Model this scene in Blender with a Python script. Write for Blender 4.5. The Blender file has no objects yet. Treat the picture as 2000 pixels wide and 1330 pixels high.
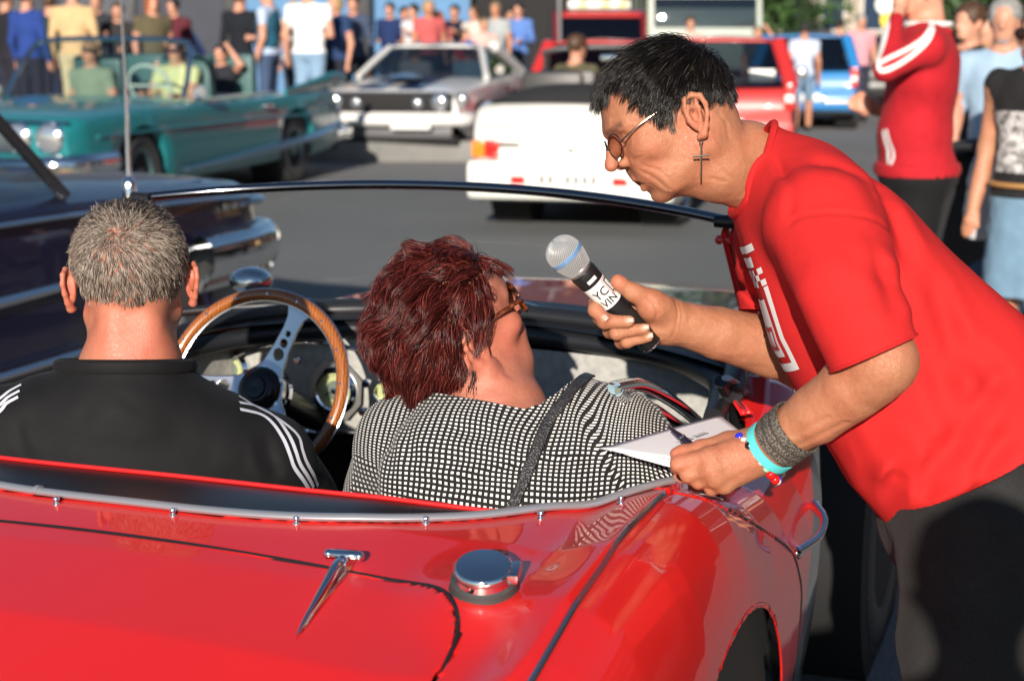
import bpy, bmesh, math, random
import numpy as np
from mathutils import Vector, Matrix
rng = np.random.default_rng(7)
random.seed(7)
SC = bpy.context.scene
COL = SC.collection
# ---------------------------------------------------------------- camera
CAM_H, FPX = 1.5, 3200.0
PITCH = math.atan2(605.0, FPX)
CF = np.array([0.0, math.cos(PITCH), -math.sin(PITCH)])
CU = np.array([0.0, math.sin(PITCH), math.cos(PITCH)])
CR = np.array([1.0, 0.0, 0.0])
CC = np.array([0.0, 0.0, CAM_H])
cam = bpy.data.cameras.new('camera')
cam.sensor_width = 36.0
cam.lens = 36.0 * FPX / 2000.0
cam.clip_start, cam.clip_end = 0.05, 3000.0
cam.dof.use_dof = True
cam.dof.focus_distance = 2.3
cam.dof.aperture_fstop = 5.0
cam.dof.aperture_blades = 9
cam_ob = bpy.data.objects.new('camera', cam)
COL.objects.link(cam_ob)
cam_ob.location = CC
cam_ob.rotation_euler = (math.pi / 2 - PITCH, 0, 0)
SC.camera = cam_ob
# ---------------------------------------------------------------- light
SUN_EL, SUN_AZ = math.radians(17.8), math.radians(188)   # azimuth clockwise from +Y, where the light comes from
w = bpy.data.worlds.new('World'); SC.world = w; w.use_nodes = True
nt = w.node_tree
sky = nt.nodes.new('ShaderNodeTexSky'); sky.sky_type = 'NISHITA'; sky.sun_disc = False
sky.sun_elevation = SUN_EL; sky.sun_rotation = SUN_AZ
sky.air_density = 1.0; sky.dust_density = 0.2; sky.ozone_density = 2.5
bg = nt.nodes['Background']; bg.inputs['Strength'].default_value = 0.066
nt.links.new(sky.outputs['Color'], bg.inputs['Color'])
sun = bpy.data.lights.new('sun', 'SUN'); sun.energy = 5.0; sun.angle = math.radians(0.5); sun.color = (1.0, 0.90, 0.78)
sun_ob = bpy.data.objects.new('sun', sun); COL.objects.link(sun_ob)
sd = Vector((math.sin(SUN_AZ) * math.cos(SUN_EL), math.cos(SUN_AZ) * math.cos(SUN_EL), math.sin(SUN_EL)))
sun_ob.rotation_euler = sd.to_track_quat('Z', 'Y').to_euler()
sun_ob.location = (-6, -6, 9)
SC.view_settings.view_transform = 'Standard'; SC.view_settings.look = 'None'
SC.view_settings.exposure = 0.5; SC.view_settings.gamma = 1.0
SC.render.film_transparent = False
SC.cycles.max_bounces = 8; SC.cycles.transparent_max_bounces = 12
SC.cycles.use_denoising = True
# ---------------------------------------------------------------- placing
def W(px, py, s):                        # the point seen at photo pixel (px, py) where one metre spans s pixels
    d = FPX / s
    return CC + d * (CF + (px - 1000) / FPX * CR + (665 - py) / FPX * CU)
def WD(px, py, d):
    return W(px, py, FPX / d)
def WZ(px, py, z):                       # ... where that ray meets the height z
    r = CF + (px - 1000) / FPX * CR + (665 - py) / FPX * CU
    return CC + r * ((z - CAM_H) / r[2])
RZ = np.array([0, 0, 1.0])
def V3(*a): return np.array(a, float)
def nrm(v): v = np.asarray(v, float); return v / (np.linalg.norm(v) + 1e-12)
# ---------------------------------------------------------------- tags, objects
def tag(o, label=None, cat=None, group=None, kind=None):
    if label: o['label'] = label
    if cat: o['category'] = cat
    if group: o['group'] = group
    if kind: o['kind'] = kind
    return o
def empty(name, loc=(0, 0, 0), rz=0.0, label=None, cat=None, group=None):
    o = bpy.data.objects.new(name, None); COL.objects.link(o)
    o.location = loc; o.rotation_euler = (0, 0, rz); o.empty_display_size = 0.1
    tag(o, label, cat, group); return o
def link(name, me, mats=None, parent=None, world=True):
    """link a mesh; world=True: its coordinates are world ones, also below a moved parent"""
    o = bpy.data.objects.new(name, me); COL.objects.link(o)
    if mats is not None:
        for m in (mats if isinstance(mats, (list, tuple)) else [mats]): me.materials.append(m)
    if parent is not None:
        o.parent = parent
        if world: o.matrix_parent_inverse = world_matrix(parent).inverted()
    return o
def world_matrix(o):
    m = Matrix.LocRotScale(o.location, o.rotation_euler, o.scale)
    if o.parent is not None: return world_matrix(o.parent) @ o.matrix_parent_inverse @ m
    return m
def mesh_np(name, verts, faces, smooth=True, uv=None, mat_idx=None):
    """faces: (n,4) int array (a repeated last index makes a triangle) or list of lists"""
    me = bpy.data.meshes.new(name)
    v = np.asarray(verts, np.float32)
    if isinstance(faces, np.ndarray) and faces.ndim == 2:
        k = faces.shape[1]; n = len(faces)
        me.vertices.add(len(v)); me.vertices.foreach_set('co', v.ravel())
        me.loops.add(n * k); me.loops.foreach_set('vertex_index', faces.ravel().astype(np.int32))
        me.polygons.add(n); me.polygons.foreach_set('loop_start', np.arange(0, n * k, k, dtype=np.int32))
        me.update(calc_edges=True)
    else:
        me.from_pydata([tuple(map(float, p)) for p in v], [], [list(map(int, f)) for f in faces]); me.update()
    if smooth: me.polygons.foreach_set('use_smooth', np.ones(len(me.polygons), bool))
    if uv is not None:
        l = me.uv_layers.new(name='UVMap'); idx = np.empty(len(me.loops), np.int32); me.loops.foreach_get('vertex_index', idx)
        l.data.foreach_set('uv', np.asarray(uv, np.float32)[idx].ravel())
    if mat_idx is not None: me.polygons.foreach_set('material_index', np.asarray(mat_idx, np.int32))
    me.validate(); me.update()
    return me
def attr(me, name, vals):
    a = me.attributes.new(name, 'FLOAT', 'POINT'); a.data.foreach_set('value', np.asarray(vals, np.float32))
# ---------------------------------------------------------------- materials
class NT:
    def __init__(s, name):
        s.m = bpy.data.materials.new(name); s.m.use_nodes = True; s.t = s.m.node_tree
        s.b = s.t.nodes['Principled BSDF']; s.out = s.t.nodes['Material Output']
    def n(s, t, **kw):
        x = s.t.nodes.new(t)
        for k, v in kw.items():
            if k.startswith('i_'):
                key = k[2:]; key = int(key) if key.isdigit() else key.replace('_', ' ')
                x.inputs[key].default_value = v
            else: setattr(x, k, v)
        return x
    def l(s, a, b): s.t.links.new(a, b)
    def noise(s, scale, detail=3, rough=0.55, vec=None, dist=0.0):
        x = s.n('ShaderNodeTexNoise'); x.inputs['Scale'].default_value = scale; x.inputs['Detail'].default_value = detail
        x.inputs['Roughness'].default_value = rough; x.inputs['Distortion'].default_value = dist
        if vec is None:
            vec = s.n('ShaderNodeTexCoord').outputs['Object']
        s.l(vec, x.inputs['Vector']); return x.outputs['Fac']
    def ramp(s, fac, stops):
        r = s.n('ShaderNodeValToRGB'); e = r.color_ramp.elements
        while len(e) < len(stops): e.new(0.5)
        for q, (p, c) in zip(e, stops):
            q.position = p; q.color = (c[0], c[1], c[2], 1) if hasattr(c, '__len__') else (c, c, c, 1)
        s.l(fac, r.inputs['Fac']); return r.outputs['Color']
    def mix(s, fac, a, b, mode='MIX'):
        x = s.n('ShaderNodeMix', data_type='RGBA', blend_type=mode)
        for val, sock in ((fac, x.inputs[0]), (a, x.inputs[6]), (b, x.inputs[7])):
            if hasattr(val, 'is_output'): s.l(val, sock)
            elif hasattr(val, '__len__'): sock.default_value = (val[0], val[1], val[2], 1)
            else: sock.default_value = val
        return x.outputs[2]
    def math(s, op, a, b=0.0):
        x = s.n('ShaderNodeMath', operation=op)
        for val, sock in ((a, x.inputs[0]), (b, x.inputs[1])):
            if hasattr(val, 'is_output'): s.l(val, sock)
            else: sock.default_value = val
        return x.outputs[0]
    def att(s, name): return s.n('ShaderNodeAttribute', attribute_name=name).outputs['Fac']
    def bump(s, h, strength=0.3, dist=0.002):
        b = s.n('ShaderNodeBump'); b.inputs['Strength'].default_value = strength; b.inputs['Distance'].default_value = dist
        s.l(h, b.inputs['Height']); s.l(b.outputs['Normal'], s.b.inputs['Normal']); return b
    def col(s, c):
        if hasattr(c, 'is_output'): s.l(c, s.b.inputs['Base Color'])
        else: s.b.inputs['Base Color'].default_value = (c[0], c[1], c[2], 1)
    def set(s, **kw):
        names = dict(rough='Roughness', metal='Metallic', coat='Coat Weight', coatr='Coat Roughness', spec='Specular IOR Level',
                     trans='Transmission Weight', ior='IOR', sss='Subsurface Weight', alpha='Alpha', sheen='Sheen Weight')
        for k, v in kw.items():
            sock = s.b.inputs[names[k]]
            if hasattr(v, 'is_output'): s.l(v, sock)
            else: sock.default_value = v
        return s
MATS = {}
def mat(name, c, rough=0.5, metal=0.0, var=0.0, vscale=30.0, bump=0.0, bscale=200.0, bdist=0.001, **kw):
    if name in MATS: return MATS[name]
    t = NT(name); t.set(rough=rough, metal=metal, **kw)
    if var > 0:
        f = t.noise(vscale, 4)
        t.col(t.ramp(f, [(0.3, tuple(x * (1 - var) for x in c)), (0.7, tuple(min(1, x * (1 + var)) for x in c))]))
    else: t.col(c)
    if bump > 0: t.bump(t.noise(bscale, 3), bump, bdist)
    MATS[name] = t.m
    return t.m
def paint(name, c, rough=0.12, flake=0.0, coat=1.0):
    if name in MATS: return MATS[name]
    t = NT(name); t.set(rough=0.35, coat=coat, coatr=0.03, metal=flake)
    f = t.noise(3.0, 2); t.col(t.ramp(f, [(0.2, tuple(x * 0.95 for x in c)), (0.8, c)]))
    d = t.noise(900.0, 2)
    t.set(coatr=t.math('MULTIPLY', t.noise(6.0, 4), rough * 0.35))
    MATS[name] = t.m; return t.m
def glassmat(name, tint=(0.9, 0.95, 0.93), alpha=0.12, rough=0.02):
    """thin pane: mostly clear, with a real mirror-like reflection by angle"""
    if name in MATS: return MATS[name]
    t = NT(name)
    t.t.nodes.remove(t.b)
    tr = t.n('ShaderNodeBsdfTransparent'); tr.inputs['Color'].default_value = (*tint, 1)
    gl = t.n('ShaderNodeBsdfGlossy'); gl.inputs['Roughness'].default_value = rough
    g = t.n('ShaderNodeNewGeometry'); dp = t.n('ShaderNodeVectorMath', operation='DOT_PRODUCT')
    t.l(g.outputs['Normal'], dp.inputs[0]); t.l(g.outputs['Incoming'], dp.inputs[1])
    q = t.math('POWER', t.math('SUBTRACT', 1.0, t.math('ABSOLUTE', dp.outputs['Value'])), 5.0)
    f = t.math('ADD', t.math('MULTIPLY', q, .9), .04 + alpha * .2)
    mx = t.n('ShaderNodeMixShader'); t.l(f, mx.inputs[0]); t.l(tr.outputs[0], mx.inputs[1]); t.l(gl.outputs[0], mx.inputs[2])
    t.l(mx.outputs[0], t.out.inputs['Surface'])
    MATS[name] = t.m; return t.m
CHROME = mat('chrome', (0.82, 0.83, 0.85), 0.06, 1.0)
RUBBER = mat('rubber', (0.042, 0.042, 0.042), 0.6, bump=0.2, bscale=300)
DARK = mat('dark_void', (.008, .008, .009), .8)
BLACKTRIM = mat('black_trim', (0.012, 0.012, 0.014), 0.35, bump=0.1, bscale=500)
# ---------------------------------------------------------------- mesh builder
class MB:
    """collects simple shapes as one mesh"""
    def __init__(s): s.v = []; s.f = []; s.mi = []; s.n = 0; s.cur = 0
    def add(s, v, f):
        v = np.asarray(v, float); s.v.append(v)
        for q in f: s.f.append([int(i) + s.n for i in q]); s.mi.append(s.cur)
        s.n += len(v); return s
    def box(s, c, d, M=None, bev=0.0):
        """box of size d (full), bevelled edges, rotated by 3x3 M"""
        d = np.asarray(d, float) / 2; b = min(bev, 0.45 * d.min() * 2)
        if b <= 0:
            v = np.array([[x, y, z] for x in (-1, 1) for y in (-1, 1) for z in (-1, 1)], float) * d
            f = [(0, 1, 3, 2), (4, 6, 7, 5), (0, 4, 5, 1), (2, 3, 7, 6), (0, 2, 6, 4), (1, 5, 7, 3)]
        else:
            bm = bmesh.new(); bmesh.ops.create_cube(bm, size=1.0)
            for q in bm.verts: q.co = Vector((q.co.x * 2 * d[0], q.co.y * 2 * d[1], q.co.z * 2 * d[2]))
            bmesh.ops.bevel(bm, geom=list(bm.edges), offset=b, segments=2, profile=0.6, affect='EDGES')
            bm.verts.index_update(); v = np.array([q.co[:] for q in bm.verts]); f = [[q.index for q in p.verts] for p in bm.faces]; bm.free()
        if M is not None: v = v @ np.asarray(M, float).T
        return s.add(v + np.asarray(c, float), f)
    def tube(s, pts, r, n=10, caps=True, closed=False, up=None, flat=1.0):
        """tube along points; r a number or one per point; flat squeezes it along its up side"""
        P = np.asarray(pts, float); m = len(P); r = np.broadcast_to(np.asarray(r, float), (m,))
        if closed: T = np.roll(P, -1, 0) - np.roll(P, 1, 0)
        else: T = np.gradient(P, axis=0)
        T /= np.linalg.norm(T, axis=1)[:, None] + 1e-12
        a = np.asarray(up, float) if up is not None else (np.array([0, 0, 1.0]) if abs(T[0][2]) < 0.9 else np.array([1.0, 0, 0]))
        vs = []; prev = a
        for i in range(m):
            x = np.cross(T[i], prev); x /= np.linalg.norm(x) + 1e-12; y = np.cross(x, T[i])
            prev = y if up is None else a
            for j in range(n):
                t = 2 * math.pi * j / n
                vs.append(P[i] + r[i] * (math.cos(t) * x + flat * math.sin(t) * y))
        f = []
        for i in range(m if closed else m - 1):
            i2 = (i + 1) % m
            for j in range(n):
                j2 = (j + 1) % n; f.append((i * n + j, i * n + j2, i2 * n + j2, i2 * n + j))
        if caps and not closed:
            f.append(tuple(range(n))[::-1]); f.append(tuple((m - 1) * n + j for j in range(n)))
        return s.add(vs, f)
    def lathe(s, prof, c, axis=(0, 0, 1), n=24, a0=0.0, a1=2 * math.pi, xdir=None):
        """profile [(radius, height)] turned about axis through c"""
        z = nrm(axis); x = np.asarray(xdir, float) if xdir is not None else (np.array([1.0, 0, 0]) if abs(z[0]) < 0.9 else np.array([0, 1.0, 0]))
        x = nrm(x - z * (x @ z)); y = np.cross(z, x); full = abs(a1 - a0 - 2 * math.pi) < 1e-6
        m = n if full else n + 1; vs = []
        for (r, h) in prof:
            for j in range(m):
                t = a0 + (a1 - a0) * j / n; vs.append(np.asarray(c, float) + z * h + r * (math.cos(t) * x + math.sin(t) * y))
        f = []
        for i in range(len(prof) - 1):
            for j in range(n if full else n):
                j2 = (j + 1) % m if full else j + 1
                f.append((i * m + j, i * m + j2, (i + 1) * m + j2, (i + 1) * m + j))
        ring = abs(prof[0][0] - prof[-1][0]) < .35 * max(prof[0][0], prof[-1][0])
        if full and not ring and prof[0][0] > 1e-6: f.append(tuple(range(m))[::-1])
        if full and not ring and prof[-1][0] > 1e-6: f.append(tuple((len(prof) - 1) * m + j for j in range(m)))
        return s.add(vs, f)
    def ball(s, c, r, n=12, M=None):
        r = np.broadcast_to(np.asarray(r, float), (3,)); vs = [(0, 0, -1)]; k = max(4, n // 2)
        for i in range(1, k):
            p = -math.pi / 2 + math.pi * i / k
            for j in range(n):
                t = 2 * math.pi * j / n; vs.append((math.cos(p) * math.cos(t), math.cos(p) * math.sin(t), math.sin(p)))
        vs.append((0, 0, 1)); v = np.array(vs) * r
        if M is not None: v = v @ np.asarray(M, float).T
        f = []; last = len(vs) - 1
        for j in range(n):
            f.append((0, 1 + (j + 1) % n, 1 + j)); f.append((last, last - n + j, last - n + (j + 1) % n))
        for i in range(k - 2):
            for j in range(n):
                a = 1 + i * n + j; b = 1 + i * n + (j + 1) % n; f.append((a, b, b + n, a + n))
        return s.add(v + np.asarray(c, float), f)
    def grid(s, P, closed_u=False, closed_v=False, flip=False):
        """P: (nu, nv, 3) points"""
        P = np.asarray(P, float); nu, nv = P.shape[:2]; f = []
        for i in range(nu if closed_u else nu - 1):
            for j in range(nv if closed_v else nv - 1):
                a, b, c, d = i * nv + j, i * nv + (j + 1) % nv, ((i + 1) % nu) * nv + (j + 1) % nv, ((i + 1) % nu) * nv + j
                f.append((a, d, c, b) if flip else (a, b, c, d))
        return s.add(P.reshape(-1, 3), f)
    def prism(s, poly, o, x, y, z, h):
        """polygon (2-D) in the plane x, y at o, thickened by h along z"""
        poly = np.asarray(poly, float); n = len(poly); o, x, y, z = (np.asarray(q, float) for q in (o, x, y, z))
        a = o + poly[:, :1] * x + poly[:, 1:] * y; b = a + z * h
        f = [tuple(range(n))[::-1], tuple(n + i for i in range(n))]
        f += [(i, (i + 1) % n, n + (i + 1) % n, n + i) for i in range(n)]
        return s.add(np.vstack([a, b]), f)
    def mesh(s, name, smooth=True, fix=True):
        me = mesh_np(name, np.vstack(s.v), s.f, smooth)
        if len(set(s.mi)) > 1: me.polygons.foreach_set('material_index', np.asarray(s.mi, np.int32))
        if fix:
            bm = bmesh.new(); bm.from_mesh(me); bmesh.ops.recalc_face_normals(bm, faces=bm.faces); bm.to_mesh(me); bm.free()
        return me
    def build(s, name, m, parent=None, smooth=True, world=True, auto=True):
        me = s.mesh(name, smooth)
        o = link(name, me, m, parent, world)
        if smooth and auto:
            bm = bmesh.new(); bm.from_mesh(me)
            for e in bm.edges:
                if len(e.link_faces) == 2 and e.calc_face_angle(0) > math.radians(38): e.smooth = False
            bm.to_mesh(me); bm.free()
        return o
def copy_tree(o, parent=None):
    c = o.copy(); COL.objects.link(c)
    if parent is not None: c.parent = parent
    for ch in list(o.children): copy_tree(ch, c)
    return c
def interp(x, xs, ys): return np.interp(x, xs, ys)
def smoothcurve(pts, n):
    """Catmull-Rom through points -> n samples"""
    P = np.asarray(pts, float); m = len(P)
    Q = np.vstack([2 * P[0] - P[1], P, 2 * P[-1] - P[-2]])
    t = np.linspace(0, m - 1 - 1e-9, n); i = t.astype(int); u = (t - i)[:, None]
    p0, p1, p2, p3 = Q[i], Q[i + 1], Q[i + 2], Q[i + 3]
    return 0.5 * (2 * p1 + (p2 - p0) * u + (2 * p0 - 5 * p1 + 4 * p2 - p3) * u ** 2 + (3 * p1 - p0 - 3 * p2 + p3) * u ** 3)
# ---------------------------------------------------------------- implicit figures -> mesh (surface nets)
class Frame:
    def __init__(s, o, x, y, z, k=1.0): s.k = k; s.o = np.asarray(o, float); s.M = np.stack([nrm(x), nrm(y), nrm(z)])
    def w(s, x, y, z): return s.o + s.k * (np.array([x, y, z], float) @ s.M)
    def d(s, x, y, z): return np.array([x, y, z], float) @ s.M
    def loc(s, P): return (P - s.o.astype(P.dtype)) @ s.M.T.astype(P.dtype) / s.k
    def scaled(s, k): return Frame(s.o, s.M[0], s.M[1], s.M[2], k)
def frame_fz(o, fwd, up):
    """right, forward, up"""
    f = nrm(fwd); x = nrm(np.cross(f, up)); return Frame(o, x, f, np.cross(x, f))
def smin(a, b, k):
    if k <= 0: return np.minimum(a, b)
    h = np.clip(0.5 + 0.5 * (b - a) / k, 0, 1); return b + (a - b) * h - k * h * (1 - h)
def vnoise(P, scale, seed=0):
    """cheap smooth value noise in -1..1"""
    Q = P * scale + seed * 17.31; i = np.floor(Q).astype(np.int64); f = (Q - i).astype(np.float32); f = f * f * (3 - 2 * f)
    def h(ix, iy, iz):
        n = (ix * 73856093) ^ (iy * 19349663) ^ (iz * 83492791); n = (n ^ (n >> 13)) * 1274126177; n = n ^ (n >> 16)
        return ((n & 0xffff).astype(np.float32) / 32767.5) - 1
    r = 0
    for dx in (0, 1):
        wx = f[..., 0] if dx else 1 - f[..., 0]
        for dy in (0, 1):
            wy = f[..., 1] if dy else 1 - f[..., 1]
            for dz in (0, 1):
                wz = f[..., 2] if dz else 1 - f[..., 2]
                r = r + wx * wy * wz * h(i[..., 0] + dx, i[..., 1] + dy, i[..., 2] + dz)
    return r
class SDF:
    def __init__(s): s.ops = []; s.disp = None
    def _add(s, fn, c, r, k, op): s.ops.append((fn, np.asarray(c, np.float32), float(r), float(k), op)); return s
    def cap(s, a, b, ra, rb=None, k=0.01, op='u'):
        a = np.asarray(a, np.float32); b = np.asarray(b, np.float32); rb = ra if rb is None else rb
        ab = b - a; L2 = float(ab @ ab) + 1e-12
        def fn(P):
            t = np.clip((P - a) @ ab / L2, 0, 1); return np.linalg.norm(P - a - t[..., None] * ab, axis=-1) - (ra + (rb - ra) * t)
        return s._add(fn, (a + b) / 2, math.sqrt(L2) / 2 + max(ra, rb), k, op)
    def chain(s, pts, rs, k=0.01, op='u'):
        for i in range(len(pts) - 1): s.cap(pts[i], pts[i + 1], rs[i], rs[i + 1], k if i == 0 else min(k, 0.006), op)
        return s
    def ell(s, c, r, M=None, k=0.01, op='u'):
        c = np.asarray(c, np.float32); r = np.asarray(r, np.float32); M = np.eye(3, dtype=np.float32) if M is None else np.asarray(M, np.float32)
        def fn(P):
            q = (P - c) @ M.T; k0 = np.linalg.norm(q / r, axis=-1); k1 = np.linalg.norm(q / (r * r), axis=-1) + 1e-9
            return k0 * (k0 - 1) / k1
        return s._add(fn, c, float(r.max()), k, op)
    def half(s, p, n, k=0.0, op='s'):
        """subtract everything on the side the normal points to"""
        p = np.asarray(p, np.float32); n = nrm(n).astype(np.float32)
        return s._add(lambda P: -((P - p) @ n), p, 1e9, k, op)
    def fun(s, fn, c, r, k=0.01, op='u'): return s._add(fn, c, r, k, op)
    def loft(s, o, ax, u, ts, cu, cv, ru, rv, k=0.01, op='u', p=2.3):
        """tube of superellipse sections along an axis; u the first side, v = ax x u"""
        o = np.asarray(o, np.float32); ax = nrm(ax).astype(np.float32); u = np.asarray(u, float); u = nrm(u - ax * (u @ ax)).astype(np.float32); v = np.cross(ax, u)
        T = np.asarray(ts, float)
        def fn(P):
            q = P - o; t = q @ ax
            a = (q @ u - np.interp(t, T, cu)); b = (q @ v - np.interp(t, T, cv))
            A = np.interp(t, T, ru); B = np.interp(t, T, rv)
            d = ((np.abs(a / A) ** p + np.abs(b / B) ** p) ** (1 / p) - 1) * np.minimum(A, B)
            e = np.maximum(T[0] - t, t - T[-1])
            return np.where(e > 0, np.sqrt(np.maximum(d, 0) ** 2 + e * e) * np.where(d > -9, 1, 1), np.maximum(d, e)).astype(np.float32)
        m = (T[0] + T[-1]) / 2
        return s._add(fn, o + ax * m, (T[-1] - T[0]) / 2 + max(max(ru), max(rv)) + max(np.abs(cu).max(), np.abs(cv).max()), k, op)
    def eval(s, P):
        sh = P.shape[:-1]; P = P.reshape(-1, 3).astype(np.float32); d = np.full(len(P), 1e3, np.float32)
        for fn, c, r, k, op in s.ops:
            if op == 'u':
                sel = np.linalg.norm(P - c, axis=1) < r + 0.25 if r < 1e8 else slice(None)
                d[sel] = smin(d[sel], fn(P[sel]).astype(np.float32), k)
            else:
                sel = np.linalg.norm(P - c, axis=1) < r + k + 0.05 if r < 1e8 else slice(None)
                d[sel] = -smin(-d[sel], fn(P[sel]).astype(np.float32), k)
        if s.disp is not None: d = d + s.disp(P).astype(np.float32)
        return d.reshape(sh)
    def _evalb(s, bc, br, X):
        """bc block centres (B,3), br block radius, X points (B,n,3)"""
        d = np.full(X.shape[:2], 1e3, np.float32)
        for fn, c, r, k, op in s.ops:
            sel = np.nonzero(np.linalg.norm(bc - c, axis=1) < r + br * 2 + k + 0.02)[0] if r < 1e8 else np.arange(len(bc))
            if len(sel) == 0: continue
            q = fn(X[sel].reshape(-1, 3)).astype(np.float32).reshape(len(sel), -1)
            d[sel] = smin(d[sel], q, k) if op == 'u' else -smin(-d[sel], q, k)
        if s.disp is not None: d = d + s.disp(X.reshape(-1, 3)).astype(np.float32).reshape(d.shape)
        return d
    def mesh(s, lo, hi, h, project=1):
        N = 16; lo = np.asarray(lo, float); hi = np.asarray(hi, float); nb = np.ceil((hi - lo) / (h * N)).astype(int) + 1
        g = np.stack(np.meshgrid(*[np.arange(k) for k in nb], indexing='ij'), -1).reshape(-1, 3)
        bc = (lo + (g + 0.5) * h * N).astype(np.float32); br = math.sqrt(3) / 2 * N * h
        dc = s.eval(bc); keep = np.abs(dc) < br * 1.35 + 0.006
        g, bc = g[keep], bc[keep]
        o = np.arange(N + 1); L = np.stack(np.meshgrid(o, o, o, indexing='ij'), -1).reshape(-1, 3)
        big = nb * N + 4
        def key(c): return ((c[..., 0] + 1) * big[1] + (c[..., 1] + 1)) * big[2] + (c[..., 2] + 1)
        VK, VP, QK, QS = [], [], [], []
        corner = [(i, j, k) for i in (0, 1) for j in (0, 1) for k in (0, 1)]
        edges = [(a, b) for a in range(8) for b in range(a + 1, 8) if sum(abs(corner[a][q] - corner[b][q]) for q in range(3)) == 1]
        for c0 in range(0, len(g), 96):
            G = g[c0:c0 + 96]; B = len(G)
            X = ((G[:, None, :] * N + L[None]) * h + lo).astype(np.float32)
            D = s._evalb(bc[c0:c0 + 96], br, X).reshape(B, N + 1, N + 1, N + 1)
            I = D < 0
            cs = [D[:, i:N + i, j:N + j, k:N + k] for (i, j, k) in corner]
            cnt = sum(I[:, i:N + i, j:N + j, k:N + k].astype(np.int8) for (i, j, k) in corner)
            act = (cnt > 0) & (cnt < 8)
            bi, xi, yi, zi = np.nonzero(act)
            if len(bi) == 0: continue
            cv = np.stack([c[bi, xi, yi, zi] for c in cs], 1); acc = np.zeros((len(bi), 3)); num = np.zeros(len(bi))
            for a, b in edges:
                da, db = cv[:, a], cv[:, b]; m = (da < 0) != (db < 0); t = np.where(m, da / np.where(m, da - db, 1), 0)
                pa = np.array(corner[a], float); pb = np.array(corner[b], float)
                acc += m[:, None] * (pa + t[:, None] * (pb - pa)); num += m
            cell = G[bi] * N + np.stack([xi, yi, zi], 1)
            VK.append(key(cell)); VP.append(lo + (cell + acc / num[:, None]) * h)
            for ax in range(3):
                sl = [slice(0, N)] * 3; sl2 = list(sl); sl2[ax] = slice(1, N + 1)
                Aq = I[(slice(None), *sl)]; Bq = I[(slice(None), *sl2)]
                b2, x2, y2, z2 = np.nonzero(Aq != Bq)
                if len(b2) == 0: continue
                ce = G[b2] * N + np.stack([x2, y2, z2], 1); u, v = [(1, 2), (2, 0), (0, 1)][ax]
                e = np.eye(3, dtype=int)
                QK.append(np.stack([key(ce), key(ce - e[u]), key(ce - e[u] - e[v]), key(ce - e[v])], 1)); QS.append(Aq[b2, x2, y2, z2])
        VK = np.concatenate(VK); VP = np.concatenate(VP); QK = np.concatenate(QK); QS = np.concatenate(QS)
        od = np.argsort(VK); VK, VP = VK[od], VP[od]
        ix = np.searchsorted(VK, QK); ix = np.clip(ix, 0, len(VK) - 1); ok = (VK[ix] == QK).all(1)
        ix, QS = ix[ok], QS[ok]; ix[~QS] = ix[~QS][:, ::-1]
        for _ in range(project):
            d, n = s.grad(VP, h * 0.5); VP = VP - np.clip(d, -h, h)[:, None] * n * 0.9
        return VP, ix
    def grad(s, P, e=0.001):
        d = s.eval(P); n = np.stack([s.eval(P + np.eye(3)[i] * e) - d for i in range(3)], 1)
        L = np.linalg.norm(n, axis=1, keepdims=True) + 1e-9
        return d / np.maximum(L[:, 0] / e, 0.5), n / L
def cut_mesh(VP, F, fns):
    """keep where every fn(P) <= 0; vertices just beyond are moved onto the cut"""
    VP = VP.copy()
    for fn in fns:
        d = fn(VP); F = F[(d[F] <= 0).any(1)]
        used = np.unique(F); u = used[d[used] > 0]
        for _ in range(3):
            p = VP[u]; dd = fn(p); e = 1e-4
            g = np.stack([fn(p + np.eye(3)[i] * e) - dd for i in range(3)], 1) / e; g2 = (g * g).sum(1) + 1e-9
            VP[u] = p - (dd / g2)[:, None] * g
    used = np.unique(F); mp = -np.ones(len(VP), int); mp[used] = np.arange(len(used))
    return VP[used], mp[F]
def plane(p, n):
    p = np.asarray(p, float); n = nrm(n); return lambda P: (P - p) @ n
def solidify(o, t, off=-1.0):
    m = o.modifiers.new('thickness', 'SOLIDIFY'); m.thickness = t; m.offset = off; return o
# ---------------------------------------------------------------- hair
def hair_object(name, S, rad, m, parent):
    """S: (strands, points, 3); rad: tip-to-root radius list per point"""
    n, k = S.shape[:2]
    hc = bpy.data.hair_curves.new(name); hc.add_curves([k] * n)
    hc.position_data.foreach_set('vector', S.astype(np.float32).ravel())
    a = hc.attributes.get('radius') or hc.attributes.new('radius', 'FLOAT', 'POINT')
    R = np.broadcast_to(np.asarray(rad, np.float32), (n, k)) if np.ndim(rad) < 2 else np.asarray(rad, np.float32)
    a.data.foreach_set('value', np.ascontiguousarray(R).ravel())
    hc.materials.append(m)
    o = bpy.data.objects.new(name, hc); COL.objects.link(o)
    if parent is not None: o.parent = parent; o.matrix_parent_inverse = world_matrix(parent).inverted()
    return o
def sample_surface(VP, F, mask, n, r):
    """n random points on faces whose mask (per vertex, 0..1) lets them"""
    fm = mask[F].mean(1); sel = np.nonzero(fm > 0.02)[0]
    a, b, c, d = (VP[F[sel, i]] for i in range(4))
    ar = np.linalg.norm(np.cross(c - a, d - b), axis=1) * fm[sel]
    k = r.choice(len(sel), n, p=ar / ar.sum()); u = r.random((n, 1)); v = r.random((n, 1))
    return (a[k] * (1 - u) + b[k] * u) * (1 - v) + (d[k] * (1 - u) + c[k] * u) * v
def hairmat(name, stops, rough=0.35, spec=0.5):
    t = NT(name); hi = t.n('ShaderNodeHairInfo')
    t.col(t.ramp(hi.outputs['Random'], stops)); t.set(rough=rough, spec=spec)
    return t.m
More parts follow.
